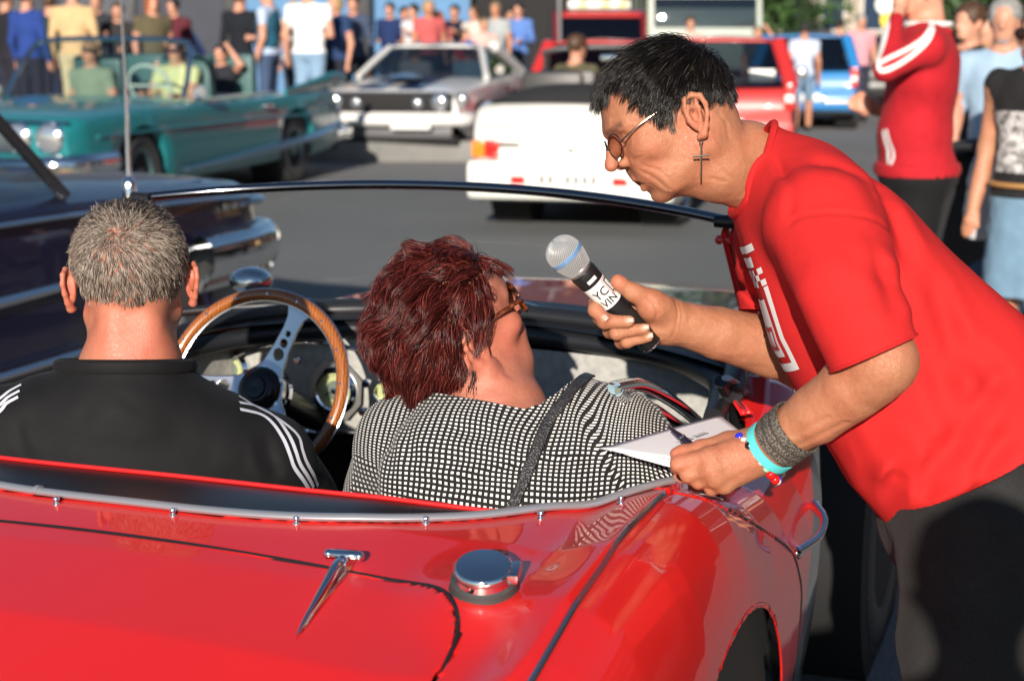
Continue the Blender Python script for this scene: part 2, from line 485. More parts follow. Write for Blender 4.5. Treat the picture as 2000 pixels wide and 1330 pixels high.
# ---------------------------------------------------------------- bodies
def add_head(S, f, sx=1.0, lower=1.0, nose=1.0, female=True, ear=True, mouth_open=0.0, k=1.0, retr=0.0, back=0.0, top=0.0):
    """head around the ear line; f: x right, y forward, z up; lower scales what lies below the ears"""
    L = lambda x, y, z: f.w(x * sx * k, (y - retr * min(1.0, max(0.0, -z / .075))) * k, (z if z > 0 else z * lower) * k)
    M = f.M
    S.ell(L(0, -.012 + back / 2, .040 - top / 2), (.077 * sx * k, (.095 - back / 2) * k, (.084 - top / 2) * k), M, .02)
    S.ell(L(0, .030, .030), (.066 * sx * k, .066 * k, .075 * k), M, .03)      # brow and forehead
    S.ell(L(0, .032, -.030), (.060 * sx * k, .057 * k, .062 * k), M, .025)   # mid face
    S.ell(L(0, .046, -.062), (.044 * sx * k, .044 * k, .030 * k), M, .022)   # jaw
    for s in (-1, 1):
        S.cap(L(s * .056, .000, -.042), L(s * .030, .066, -.080), .012 * k, .013 * k, .022)   # jaw line
        S.ell(L(s * .046, .062, -.012), (.023 * k, .022 * k, .018 * k), M, .022)        # cheekbone
        S.cap(L(s * .014, .087, .036), L(s * .044, .072, .033), .010 * k, .009 * k, .014)     # brow
        S.ell(L(s * .031, .097, .014), (.019 * k, .017 * k, .011 * k), M, .012, 's')   # eye socket
        S.ell(L(s * .031, .070, .014), (.0165 * k, .0165 * k, .0125 * k), M, .004)          # lids over the eyeball
        S.cap(L(s * .017, .0862, .0165), L(s * .043, .078, .0155), .0022 * k, .0022 * k, .003)
        S.cap(L(s * .024, .083, -.036), L(s * .034, .070, -.062), .012 * k, .011 * k, .02)    # cheek fold
    S.ell(L(0, .081, -.048), (.026 * k, .017 * k, .020 * k), M, .016)       # upper jaw
    S.ell(L(0, .080, -.090), (.019 * k, .014 * k, .014 * k), M, .016)       # chin
    n = nose
    S.chain([L(0, .088, .024), L(0, .097 + .004 * n, .006), L(0, .106 + .007 * n, -.012)], [.0068 * k, .0078 * k, .0100 * k], .008)
    for s in (-1, 1):
        S.ell(L(s * .0115, .098, -.018), (.0080 * k, .0105 * k, .0075 * k), M, .006)
        S.ell(L(s * .0065, .104, -.0275), (.0036 * k, .0056 * k, .0045 * k), M, .003, 's')
    mo = mouth_open
    S.cap(L(-.019, .088, -.0535), L(0, .0975, -.0505), .0042 * k, .0058 * k, .007); S.cap(L(.019, .088, -.0535), L(0, .0975, -.0505), .0042 * k, .0058 * k, .007)
    S.cap(L(-.016, .087, -.0655 - mo), L(0, .0955, -.0665 - mo), .0045 * k, .0068 * k, .007); S.cap(L(.016, .087, -.0655 - mo), L(0, .0955, -.0665 - mo), .0045 * k, .0068 * k, .007)
    S.cap(L(-.021, .092, -.0590 - mo * .5), L(0, .1055, -.0580 - mo * .5), .0014 * k, (.0022 + mo * .5) * k, .003, 's'); S.cap(L(.021, .092, -.0590 - mo * .5), L(0, .1055, -.0580 - mo * .5), .0014 * k, (.0022 + mo * .5) * k, .003, 's')
    S.cap(L(-.013, .0985, -.078 - mo), L(.013, .0985, -.078 - mo), .004 * k, .004 * k, .008, 's')
    if ear:
        for s in (-1, 1): add_ear(S, f, s, sx, k)
def add_ear(S, f, s, sx=1.0, k=1.0, big=1.0):
    X = .0745 * sx
    def E(a, b, out): return f.w(s * (X + out) * k, (-.012 + a * big) * k, (-.002 + b * big) * k)   # a forward, b up
    ex, ey, ez = nrm(f.M[0] * s + .35 * f.M[1]), f.M[1], f.M[2]
    S.ell(E(.001, .004, .008), (.0065 * k, .0150 * k, .0255 * k), np.stack([nrm(f.M[0] * s - .45 * f.M[1]), nrm(f.M[1] + .45 * s * f.M[0]), f.M[2]]), .004)
    hel = [(.010, .002, .004), (.011, .016, .007), (.005, .0275, .011), (-.006, .0305, .014), (-.0165, .024, .017), (-.019, .011, .018), (-.0155, -.004, .016), (-.008, -.018, .013), (.000, -.028, .010), (.006, -.029, .007)]
    S.chain([E(*p) for p in hel], [.0030 * k, .0036 * k, .0038 * k, .0038 * k, .0038 * k, .0036 * k, .0034 * k, .0042 * k, .0058 * k, .0048 * k], .003)
    S.chain([E(-.008, .020, .0125), E(-.0085, .009, .0125), E(-.004, -.006, .011)], [.0028 * k] * 3, .004)
    S.ell(E(.0015, .0015, .0125), (.0066 * k, .0062 * k, .0105 * k), np.stack([f.M[0] * s, f.M[1], f.M[2]]), .003, 's')
    S.ell(E(-.0015, .0225, .0145), (.0045 * k, .0050 * k, .0035 * k), np.stack([f.M[0] * s, f.M[1], f.M[2]]), .003, 's')
    S.ell(E(.0105, .000, .007), (.0042 * k, .0042 * k, .0060 * k), None, .003)
def finger(S, pts, rs, k=.006): S.chain(pts, rs, k)
def skinmat(name, c, red=(.55, .12, .08), rough=.42, wr=.35):
    t = NT(name)
    f1 = t.noise(28, 4, .6); f2 = t.noise(160, 3, .6)
    base = t.ramp(f1, [(.25, tuple(x * y for x, y in zip(c, (.92, .82, .78)))), (.75, tuple(min(1, x * 1.06) for x in c))])
    base = t.mix(t.math('MULTIPLY', t.ramp(f2, [(.35, 0.0), (.75, 1.0)]), .38), base, tuple(x * y for x, y in zip(c, (.72, .55, .48))))
    base = t.mix(t.math('MULTIPLY', t.ramp(t.noise(11, 4, .65), [(.45, 0.0), (.75, 1.0)]), .28), base, red)
    base = t.mix(t.att('red'), base, red)
    base = t.mix(t.att('nail'), base, tuple(min(1, x * y) for x, y in zip(c, (1.12, 1.25, 1.3))))
    base = t.mix(t.att('brow'), base, (.07, .045, .035))
    t.col(base)
    t.set(rough=t.math('SUBTRACT', rough, t.math('MULTIPLY', t.att('nail'), .22)), sss=.12, spec=.4)
    t.b.inputs['Subsurface Radius'].default_value = (1.0, .25, .12); t.b.inputs['Subsurface Scale'].default_value = .006
    v = t.n('ShaderNodeTexVoronoi', feature='DISTANCE_TO_EDGE'); v.inputs['Scale'].default_value = 420
    t.l(t.n('ShaderNodeTexCoord').outputs['Object'], v.inputs['Vector'])
    h = t.math('ADD', t.math('MULTIPLY', t.ramp(v.outputs['Distance'], [(0, 0), (.25, 1)]), .35), t.noise(75, 4, .65, None, .8))
    t.bump(h, wr, .0016)
    return t.m
def clothmat(name, c, rough=.8, scale=900, bump=.25, var=.12, sheen=.02):
    t = NT(name); f = t.noise(9, 4, .6); t.col(t.ramp(f, [(.25, tuple(x * (1 - var) for x in c)), (.75, tuple(min(1, x * (1 + var)) for x in c))]))
    t.set(rough=rough, sheen=sheen, spec=.18)
    h = t.math('ADD', t.noise(scale, 2, .5), t.math('MULTIPLY', t.noise(38, 3, .55, None, .6), 2.2)); t.bump(h, bump, .0012)
    return t.m
def folds(P, creases):
    """cloth folds: grooves (amp > 0) and ridges along lines of points, measured across the line of sight of the folded side"""
    X = P @ CR.astype(np.float32); Y = P @ CU.astype(np.float32); Z = P @ CF.astype(np.float32); out = np.zeros(len(P), np.float32)
    for L, amp, wd in creases:
        A_ = np.stack([L @ CR, L @ CU, L @ CF], 1).astype(np.float32); lo_, hi_ = A_.min(0) - wd * 4, A_.max(0) + wd * 4
        sel = np.nonzero((X > lo_[0]) & (X < hi_[0]) & (Y > lo_[1]) & (Y < hi_[1]) & (Z > lo_[2] - .08) & (Z < hi_[2] + .08))[0]
        if len(sel) == 0: continue
        x, y = X[sel], Y[sel]; best = np.full(len(sel), 1e9, np.float32); par = np.zeros(len(sel), np.float32); zz = np.zeros(len(sel), np.float32); n = len(L) - 1
        for q in range(n):
            a, b = A_[q], A_[q + 1]; L2 = (b[0] - a[0]) ** 2 + (b[1] - a[1]) ** 2 + 1e-12
            t = np.clip(((x - a[0]) * (b[0] - a[0]) + (y - a[1]) * (b[1] - a[1])) / L2, 0, 1); r = np.hypot(x - a[0] - t * (b[0] - a[0]), y - a[1] - t * (b[1] - a[1]))
            m = r < best; best[m] = r[m]; par[m] = (q + t[m]) / n; zz[m] = a[2] + t[m] * (b[2] - a[2])
        r = best / wd; taper = np.clip(np.sin(math.pi * np.clip(par, .02, .98)) * 1.5, 0, 1)
        out[sel] += amp * (np.exp(-r * r) - .3 * np.exp(-((r - 2.0) / .9) ** 2)) * taper * np.clip(1.3 - np.abs(Z[sel] - zz) / .07, 0, 1)
    return np.clip(out, -.012, .012)
def fold_line(store, pts, amp, wd): store.append((smoothcurve([W(*p) for p in pts], 3 * len(pts)), amp, wd))
def person(name_label, group=None, loc=(0, 0, 0)):
    return empty('person', loc, 0, name_label, 'person', group)
def skin_attrs(me, VP, spots, nails=(), brows=()):
    r = np.zeros(len(VP)); n = np.zeros(len(VP)); b = np.zeros(len(VP))
    for c, R, a in spots: r = np.maximum(r, a * np.clip(1.4 - np.linalg.norm(VP - c, axis=1) / R, 0, 1))
    for c, d, R in nails:
        q = VP - c; n = np.maximum(n, (np.linalg.norm(q, axis=1) < R) * (q @ d > -.001))
    for a, e, R in brows:
        ab = e - a; t = np.clip((VP - a) @ ab / (ab @ ab), 0, 1); b = np.maximum(b, np.clip(1.5 - np.linalg.norm(VP - a - t[:, None] * ab, axis=1) / R, 0, 1) * .8)
    attr(me, 'red', r); attr(me, 'nail', n); attr(me, 'brow', b)
def grow(f, VP_roots, nrmls, length, comb, k=7, lift=.35, frizz=.12, droop=0.0, clump=.35, ncl=200, r=None, seg_jit=.3):
    """strands: leave along the normal, turn into the comb direction (function of position), gather in clumps"""
    n = len(VP_roots); r = r or rng
    length = np.broadcast_to(length, (n,)) * (1 + seg_jit * (r.random(n) - .5) * 2)
    P = VP_roots.copy(); S = [P.copy()]
    wob = r.normal(0, 1, (n, 3)); 
    cl = r.integers(0, n, ncl); 
    from mathutils import kdtree
    kd = kdtree.KDTree(ncl)
    for i, c in enumerate(cl): kd.insert(P[c], i)
    kd.balance(); own = np.array([kd.find(p)[1] for p in P])
    for i in range(1, k):
        t = i / (k - 1); c = comb(P); c /= np.linalg.norm(c, axis=1, keepdims=True) + 1e-9
        a = lift * (1 - t) ** 1.2
        d = nrmls * a + c * (1 - a) + wob * frizz + np.array([0, 0, -droop * t])
        d /= np.linalg.norm(d, axis=1, keepdims=True)
        P = P + d * (length / (k - 1))[:, None]
        if clump: P = P + (P[cl][own] - P) * (clump * t * .5) * (np.linalg.norm(P[cl][own] - P, axis=1) < .03)[:, None]
        S.append(P.copy())
    return np.stack(S, 1)
# ================================================================ ground, sky backdrop comes from the world
t = NT('asphalt'); co = t.n('ShaderNodeTexCoord').outputs['Object']
f1 = t.noise(.35, 5, .6, co); f2 = t.noise(14, 4, .7, co); f3 = t.noise(90, 2, .5, co)
c = t.ramp(f1, [(.3, (.165, .168, .170)), (.7, (.225, .227, .226))])
c = t.mix(.35, c, t.ramp(f3, [(.35, (.07, .07, .07)), (.65, (.33, .33, .33))]))
t.col(t.mix(t.math('MULTIPLY', t.ramp(f2, [(.55, 0.0), (.75, 1.0)]), .35), c, (.09, .09, .092)))
t.set(rough=.85); t.bump(t.noise(160, 3, .7, co), .6, .006)
m = MB(); m.grid([[(x, y, 0) for y in np.linspace(-40, 400, 23)] for x in np.linspace(-220, 220, 23)])
tag(m.build('road', t.m, smooth=False), kind='structure')
# ---------------------------------------------------------------- pavement, facades, trees
def wbox(name, c, d, m_, parent=None, bev=.0, M=None):
    m = MB(); m.box(c, d, M, bev); return m.build(name, m_, parent, smooth=bev > 0)
PAVE = mat('pavement_grey', (.20, .20, .19), .85, var=.2, vscale=2, bump=.3, bscale=60, bdist=.004)
tag(wbox('pavement', (-13.2, 33.5, .12), (26, 29, .24), PAVE, bev=.02), kind='structure')
WALLB = mat('blue_render', (.10, .23, .42), .75, var=.12, vscale=1.2, bump=.25, bscale=30, bdist=.01)
DKB = mat('dark_blue_cladding', (.007, .012, .030), .6, var=.25, vscale=2)
hall = empty('hall_building', (-6, 33.4, .24), 0, 'blue rendered hall with dark pillars and a wide dark doorway', 'building')
for x0, x1, m_ in ((-16, -5.6, DKB), (-5.4, -3.12, WALLB), (-2.76, -.84, WALLB)):
    m = MB(); m.box(((x0 + x1) / 2, 33.3, 2.9), (x1 - x0, .4, 5.4)); m.build('wall', m_, hall, smooth=False)
for x in (-5.5, -2.94): wbox('pillar', (x, 33.0, 2.9), (.34, .5, 5.5), mat('pillar_dark', (.012, .014, .02), .5), hall, .02)
wbox('doorway', (.55, 33.9, 2.0), (2.78, .2, 3.6), DARK, hall); wbox('lintel', (.55, 33.3, 4.7), (2.8, .4, 1.8), DKB, hall)
wbox('roof', (-7, 36, 5.78), (18.6, 6.4, .25), mat('roof_felt', (.06, .06, .065), .8), hall, .03); wbox('wall', (1.95 + .1, 36, 2.9), (.2, 5.8, 5.4), WALLB, hall)
for i, x in enumerate((-14.5, -12.4, -10.3, -8.2)):
    wf_ = wbox('window', (x, 33.06, 2.0), (1.5, .12, 2.2), mat('frame_dark', (.02, .022, .03), .4), hall, .02); wbox('pane', (x, 32.99, 2.0), (1.32, .02, 2.0), mat('window_glass', (.03, .05, .09), .05, coat=1.0), wf_)
for k in range(6): wbox('wall_joint', (-4.26 if k < 3 else -1.8, 33.09, 1.4 + 1.5 * (k % 3)), (2.1 if k < 3 else 1.8, .012, .03), DKB, hall)
BRICK = NT('pink_brick'); bt = BRICK.n('ShaderNodeTexBrick'); bt.inputs['Scale'].default_value = 5.0; bt.inputs['Color1'].default_value = (.42, .22, .15, 1); bt.inputs['Color2'].default_value = (.50, .30, .21, 1); bt.inputs['Mortar'].default_value = (.45, .38, .32, 1)
BRICK.l(BRICK.n('ShaderNodeTexCoord').outputs['Object'], bt.inputs['Vector']); BRICK.col(bt.outputs['Color']); BRICK.set(rough=.9)
bl2 = empty('brick_building', (13.5, 66, 0), 0, 'pinkish brick building at the far end of the street', 'building')
wbox('wall', (13.6, 66, 4), (4.8, 6, 8), BRICK.m, bl2); wbox('roof', (13.6, 66, 8.15), (5.2, 6.4, .3), mat('tile_red', (.22, .09, .06), .8), bl2)
for i in range(3):
    for k in range(2):
        q = wbox('window', (12.1 + 1.5 * i, 62.96, 2.2 + 3.0 * k), (.9, .12, 1.5), mat('frame_white', (.6, .58, .54), .5), bl2); wbox('pane', (12.1 + 1.5 * i, 62.89, 2.2 + 3.0 * k), (.74, .02, 1.34), mat('window_glass', (.03, .05, .09), .05, coat=1.0), q)
# trees at the end of the street
LEAF = NT('leaf'); oi = LEAF.n('ShaderNodeObjectInfo'); LEAF.col(LEAF.ramp(LEAF.noise(2.2, 4, .7), [(.3, (.020, .05, .012)), (.6, (.045, .105, .022)), (.8, (.085, .15, .030))])); LEAF.set(rough=.6); LEAF.b.inputs['Transmission Weight'].default_value = 0
BARK = mat('bark', (.10, .075, .055), .9, var=.3, vscale=12, bump=.6, bscale=40, bdist=.01)
def tree(label, x, y, hgt, rad, seed, n=5200, low=.25):
    r = np.random.default_rng(seed); root = empty('tree', (x, y, 0), 0, label, 'tree')
    m = MB(); tp = V3(x, y, hgt * .55); m.tube(smoothcurve([V3(x, y, 0), V3(x + .1, y, hgt * .3), tp], 8), np.linspace(.24, .12, 8) * hgt / 8, 9)
    ends = []
    for k in range(9):
        a = r.random() * 6.28; e = V3(x + math.cos(a) * rad * .7, y + math.sin(a) * rad * .7, hgt * (.45 + .45 * r.random())); m.tube(smoothcurve([V3(x, y, hgt * .32 + .15 * k * .1), (tp + e) / 2 - RZ * .3, e], 6), np.linspace(.10, .03, 6) * hgt / 8, 6); ends.append(e)
    m.build('trunk', BARK, root)
    cl = []
    for k in range(46):
        a, q = r.random() * 6.28, r.random() ** .5; z = low + (1 - low) * r.random(); rr = rad * math.sqrt(max(.05, 1 - ((z - .58) / .48) ** 2)); cl.append((x + math.cos(a) * rr * q, y + math.sin(a) * rr * q, z * hgt, rad * (.16 + .18 * r.random())))
    cl = np.array(cl); own = r.integers(0, len(cl), n); dr = r.normal(0, 1, (n, 3)); dr /= np.linalg.norm(dr, axis=1)[:, None]
    C = cl[own, :3] + dr * cl[own, 3:4] * (r.random((n, 1)) ** .4) * [1, 1, .8]; sz = (.09 + .10 * r.random(n)) * hgt / 7
    a1 = r.normal(0, 1, (n, 3)); a1 /= np.linalg.norm(a1, axis=1)[:, None]; a2 = np.cross(a1, r.normal(0, 1, (n, 3))); a2 /= np.linalg.norm(a2, axis=1)[:, None]
    V = np.stack([C - a1 * sz[:, None], C + a2 * sz[:, None] * .5, C + a1 * sz[:, None], C - a2 * sz[:, None] * .5], 1).reshape(-1, 3)
    o = link('crown', mesh_np('crown', V, np.arange(4 * n).reshape(n, 4), smooth=False), [LEAF.m], root); o['kind'] = 'stuff'
for i, (lab, x, y, hh_, rr_) in enumerate((('broad dark green tree standing behind the pale bus', 7.4, 52, 7.5, 3.2), ('dark green tree between the bus and the brick building', 9.0, 58, 7.0, 1.8), ('tree crown over the dark doorway end of the hall', 3.8, 50, 7.0, 2.6), ('sunlit bright green tree at the right behind the tracksuit man', 17.6, 58, 7.5, 3.2), ('dark leafy tree at the far right edge', 22.0, 60, 8.0, 3.6))):
    tree(lab, x, y, hh_, rr_, 31 + i)
hedge_n = 9000; r = np.random.default_rng(8); C = np.stack([r.uniform(4.6, 30, hedge_n), r.uniform(69.5, 71.5, hedge_n), r.uniform(0, 4.5, hedge_n) * (.8 + .2 * np.sin(np.arange(hedge_n)))], 1)
a1 = r.normal(0, 1, (hedge_n, 3)) * .16; a2 = r.normal(0, 1, (hedge_n, 3)) * .10
V = np.stack([C - a1, C + a2, C + a1, C - a2], 1).reshape(-1, 3); tag(link('hedge', mesh_np('hedge', V, np.arange(4 * hedge_n).reshape(-1, 4), smooth=False), [LEAF.m]), kind='stuff')
# a pole with coloured signs near the tracksuit man
sp_ = empty('sign_post', (8.15, 36, 0), 0, 'post with white, green and yellow round signs beside the brick building', 'sign')
m = MB(); m.tube([V3(8.15, 36, 0), V3(8.15, 36, 2.35)], .035, 10); m.build('post', mat('post_grey', (.3, .3, .3), .5, .5), sp_)
for dx, z, c, rr_ in ((-.12, 2.05, (.72, .74, .72), .22), (.28, 2.08, (.25, .45, .30), .22), (-.05, 1.72, (.75, .55, .03), .18)):
    m = MB(); m.lathe([(rr_, -.012), (rr_, .012), (0, .013)], V3(8.15 + dx, 35.94, z), (0, -1, 0), 24); m.build('sign_plate', mat('sign_%d' % int(c[0] * 100), c, .45), sp_)

# brown terrace added out of view on the right, for the roadster's flank to reflect
ter = empty('added_terrace', (17, 18, 0), 0, 'unseen brown brick terrace added on the right of the street for the red flank to mirror', 'building')
wbox('wall', (18, 18, 4), (5, 46, 8), mat('brown_brick', (.16, .085, .06), .85, var=.3, vscale=3), ter); wbox('roof', (18, 18, 8.1), (5.6, 46.6, .3), mat('tile_red', (.22, .09, .06), .8), ter)
for i in range(8):
    for k in range(2):
        q = wbox('window', (15.48, -2 + 5.4 * i, 2.2 + 3.2 * k), (.12, 1.4, 1.7), mat('frame_white', (.6, .58, .54), .5), ter); wbox('pane', (15.41, -2 + 5.4 * i, 2.2 + 3.2 * k), (.02, 1.2, 1.5), mat('window_glass', (.03, .05, .09), .05, coat=1.0), q)
# ================================================================ the red roadster
PSI = math.radians(20)
RF = np.array([math.sin(PSI), math.cos(PSI), 0.0]); RR = np.array([math.cos(PSI), -math.sin(PSI), 0.0]); RZ = np.array([0, 0, 1.0])
RO = 2.05 * RF - 1.18 * RR
def RC(u, v, z): return RO + u * RF + v * RR + z * RZ
def RCA(A): A = np.asarray(A, float); return RO + A[..., 0:1] * RF + A[..., 1:2] * RR + A[..., 2:3] * RZ
def RL(P): q = np.asarray(P, float) - RO; return np.stack([q @ RF, q @ RR, q[..., 2]], -1)
def RU(px, py, u):                      # where the ray through a photo pixel meets the car's cross plane u
    r = CF + (px - 1000) / FPX * CR + (665 - py) / FPX * CU
    return CC + r * ((u - (CC - RO) @ RF) / (r @ RF))
def RV(px, py, v):
    r = CF + (px - 1000) / FPX * CR + (665 - py) / FPX * CU
    return CC + r * ((v - (CC - RO) @ RR) / (r @ RR))
RED = paint('roadster_red_paint', (0.66, 0.014, 0.012), 0.05)
SLATE = paint('roadster_side_painted_reflection', (.085, .092, .10), 0.3)  # dark tone painted in for the jeans and asphalt mirrored in the flank
GREYVINYL = mat('grey_vinyl', (0.33, 0.33, 0.31), 0.55, var=0.18, vscale=60, bump=0.35, bscale=420, bdist=0.0012)
BLACKVINYL = mat('black_vinyl', (0.012, 0.013, 0.016), 0.38, bump=0.2, bscale=700, bdist=0.0006)
PIPING = mat('grey_rim_trim', (0.42, 0.43, 0.46), 0.28, 0.6)
SEATLEATHER = mat('seat_leather', (0.03, 0.03, 0.03), 0.45)
DARK = mat('dark_void', (0.008, 0.008, 0.009), 0.8)
roadster = empty('roadster', RC(0, 0, 0), -PSI, 'open red two-seat roadster with a wood-rimmed steering wheel and chrome filler cap in the foreground', 'car')
R_ = roadster
def zdeck(u): return interp(u, [-1.0, -.93, -.85, -.7, -.55, -.4, -.25, 0, .8, .92, 1.2, 1.8, 2.3, 2.7, 2.95], [.52, .62, .70, .785, .838, .872, .897, .91, .90, .925, .925, .89, .82, .70, .52])
def zfend(u): return interp(u, [-1.0, -.93, -.85, -.7, -.55, -.4, -.25, -.05, .05, .16, .28, .42, .6, .74, .86, 1.0, 1.5, 2.0, 2.4, 2.7, 2.95], [.50, .60, .68, .775, .835, .872, .892, .898, .888, .855, .815, .795, .80, .835, .87, .875, .85, .83, .80, .70, .52])
def wide(u): return interp(u, [-1.0, -.8, -.5, -.2, .1, .5, .75, .95, 1.2, 1.45, 1.62, 1.9, 2.3, 2.6, 2.95], [.60, .70, .745, .76, .76, .752, .742, .705, .62, .585, .62, .70, .69, .62, .45])
def zbot(u):
    b = np.full_like(u, 0.23)
    for uc, R in ((0.0, .405), (1.9, .40)):
        q = R * R - (u - uc) ** 2; b = np.where(q > 0, np.maximum(b, .325 + np.sqrt(np.maximum(q, 0))), b)
    return b
us = np.concatenate([np.arange(-.98, -.6, .02), np.arange(-.6, 1.2, .0058), np.arange(1.2, 2.95, .02)])
CAPUV = None
def section(u, full=True):
    w, zf, zd, zb = float(wide(u)), float(zfend(u)), float(zdeck(u)), float(zbot(np.array([u]))[0])
    vi = np.linspace(0, w - .105, 118)
    t = np.clip((vi - .42) / (w - .105 - .42), 0, 1); t = t * t * (3 - 2 * t)
    zi = zd - 0.022 * (vi / .6) ** 2 * (1 - t) + (zf + .004 - zd) * t
    if CAPUV is not None: zi = zi + 0.012 * np.exp(-(((vi - CAPUV[1]) / .080) ** 2 + ((u - CAPUV[0]) / .085) ** 2) ** 1.5)
    zi = zi - 0.010 * np.exp(-((vi - .575) / .035) ** 2) * (1 if u < .1 else 0) + 0.006 * np.exp(-((vi - (w - .10)) / .03) ** 2)
    z1 = max(zf - .19, zb)
    th = np.linspace(0, math.pi / 2, 46)[1:]
    vo = w - .105 + .105 * np.sin(th) ** 0.92; zo = zf - .19 + .19 * np.cos(th) ** 0.80
    zl = np.linspace(zf - .19, min(zb, zf - .20), 46)[1:]
    vl = w - .05 * ((zf - .19 - zl) / .4) ** 2
    v = np.concatenate([vi, vo, vl]); z = np.concatenate([zi, zo, zl])
    lim = np.maximum(z, zb)
    z = lim
    return v, z
def on_skin(px, py, h=0.0):
    z = .88
    for _ in range(14):
        p = RL(WZ(px, py, z)); sc_ = section(float(p[0])); z = .5 * z + .5 * (float(np.interp(abs(p[1]), sc_[0][:120], sc_[1][:120])) + h)
    return p
CAPUV = on_skin(946, 1106, .034)
S_ = []
for u in us:
    v, z = section(u)
    V = np.concatenate([-v[:0:-1], v]); Z = np.concatenate([z[:0:-1], z])
    S_.append(np.stack([np.full_like(V, u), V, Z], 1))
S_ = np.array(S_)
nu, nv = S_.shape[:2]
ii, jj = np.meshgrid(np.arange(nu - 1), np.arange(nv - 1), indexing='ij')
a = (ii * nv + jj).ravel(); BF = np.stack([a, a + 1, a + nv + 1, a + nv], 1)
BP = S_.reshape(-1, 3)
def g_cock(P):                                # < 0 inside the cockpit opening
    u, v = P[:, 0], np.abs(P[:, 1])
    hw = interp(u, [-.3, 0.0, .2, .55, .8, 1.0, 1.2], [.655, .655, .665, .65, .585, .57, .55])
    ur = -.285 + .31 * np.clip(v / .655, 0, 1.2) ** 2.9
    uf = 1.12 - .20 * (v / .57) ** 2
    return np.maximum(np.maximum(v - hw, ur - u), u - uf)
def g_lid(P):
    u, v = P[:, 0], np.abs(P[:, 1]); r = .13
    du = u - (-.362 - r - .06 * v * v); dv = v - (.545 - r)
    return np.where((du > 0) & (dv > 0), np.hypot(du, dv) - r, np.maximum(du, dv) - r) 
def g_door(P):                                # the right door outline on the flank, < 0 inside
    u, v, z = P[:, 0], P[:, 1], P[:, 2]
    ul = interp(z, [.3, .5, .60, .69, .78, .87, .95], [.47, .505, .512, .44, .265, .06, -.1])
    return np.where(v > .5, np.maximum(ul - u, u - .98), 1.0)
def dark_side(P):                             # < 0 in the lower side toned dark for its reflections
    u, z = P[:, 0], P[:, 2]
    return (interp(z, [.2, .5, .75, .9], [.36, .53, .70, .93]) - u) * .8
def tops(P): return P
bv, bf = cut_mesh(BP, BF, [lambda P: -g_cock(P), lambda P: .0030 - g_lid(P), lambda P: .003 - g_door(P)])
# the painted reflection tone begins ahead of a slanting line, on the flank
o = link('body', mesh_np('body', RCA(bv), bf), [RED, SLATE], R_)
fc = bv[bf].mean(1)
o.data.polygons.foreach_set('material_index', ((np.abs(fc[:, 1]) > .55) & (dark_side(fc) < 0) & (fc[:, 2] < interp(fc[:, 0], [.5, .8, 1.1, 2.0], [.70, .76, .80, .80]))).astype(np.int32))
solidify(o, .004)
lv, lf = cut_mesh(BP, BF, [lambda P: g_lid(P) + .002])
lid = link('boot_lid', mesh_np('boot_lid', RCA(lv + np.array([0, 0, .0012])), lf), [RED], R_); solidify(lid, .012)
dv_, df_ = cut_mesh(BP, BF, [lambda P: g_door(P) + .0025, lambda P: -g_cock(P)])
fc = dv_[df_].mean(1)
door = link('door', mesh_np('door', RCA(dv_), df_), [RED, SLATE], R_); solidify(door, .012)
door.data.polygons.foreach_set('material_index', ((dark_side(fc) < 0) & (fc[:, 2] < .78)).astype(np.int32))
def ztop(u, v):                               # height of the skin at u, v
    s = section(u); return float(np.interp(abs(v), s[0][:120], s[1][:120]))
def SK(u, v, dz=0.0): return RC(u, v, ztop(u, v) + dz)
# dark seals in the shut lines of the door and the boot lid
q_ = []
for z_ in np.linspace(.30, .868, 60):
    u_ = float(np.interp(z_, [.3, .5, .60, .69, .78, .87, .95], [.47, .505, .512, .44, .265, .06, -.1])); sv_, sz_ = section(u_); k_ = np.argmax(sz_ * 0 + sv_) ; o_ = np.arange(100, len(sv_))
    q_.append(RC(u_, float(np.interp(-z_, -sz_[o_], sv_[o_])) - .0008, z_))
m = MB(); m.tube(smoothcurve(q_[::3], 60), .0026, 6); m.build('door_seal', BLACKTRIM, R_)
q_ = []
for sg_ in (1, -1):
    side_ = [(-.9, .545)]
    for a_ in np.linspace(0, math.pi / 2, 14): side_.append((-.362 - .13 - .06 * .415 ** 2 + .13 * math.sin(a_), .415 + .13 * math.cos(a_)))
    side_ += [(-.362 - .06 * v_ * v_, v_) for v_ in np.linspace(.40, 0.02, 16)]
    q_ += [(u_, sg_ * v_) for u_, v_ in (side_ if sg_ == 1 else side_[::-1])]
m = MB(); m.tube(smoothcurve([SK(u_, v_, .0004) for u_, v_ in q_], 160), .0027, 8); m.build('boot_seal', BLACKTRIM, R_)
# seam bead between wing and deck
for sgn in (1, -1):
    m = MB(); U = np.linspace(-.9, -.035, 70)
    m.tube([SK(x, sgn * (.655 + .012 * (x + .3)), .003) for x in U], .0042, 8)
    m.build('seam_bead', mat('bead_chrome', (.30, .32, .38), .15, .9), R_)
# rim trim round the back of the cockpit
def rim(t, off=0.0):
    v = .655 * math.sin(t * math.pi / 2) if abs(t) <= 1 else .655 * np.sign(t)
    u = -.285 + .31 * abs(v / .655) ** 2.9
    return u - off, v
ts = np.linspace(-1, 1, 121)
rp = [np.array(RC(rim(t)[0], rim(t)[1], ztop(*rim(t)) + .006)) for t in ts]
m = MB(); m.tube(rp, .0072, 10, flat=.75); m.build('rim_trim', PIPING, R_)
m = MB(); q = 52
for dz in (0,):
    m.tube([rp[q] + RZ * .0012 + (rp[q + 1] - rp[q - 1]) * .1 * k for k in (-1, 0, 1)], .0086, 10, flat=.78)
m.build('trim_joint', PIPING, R_)
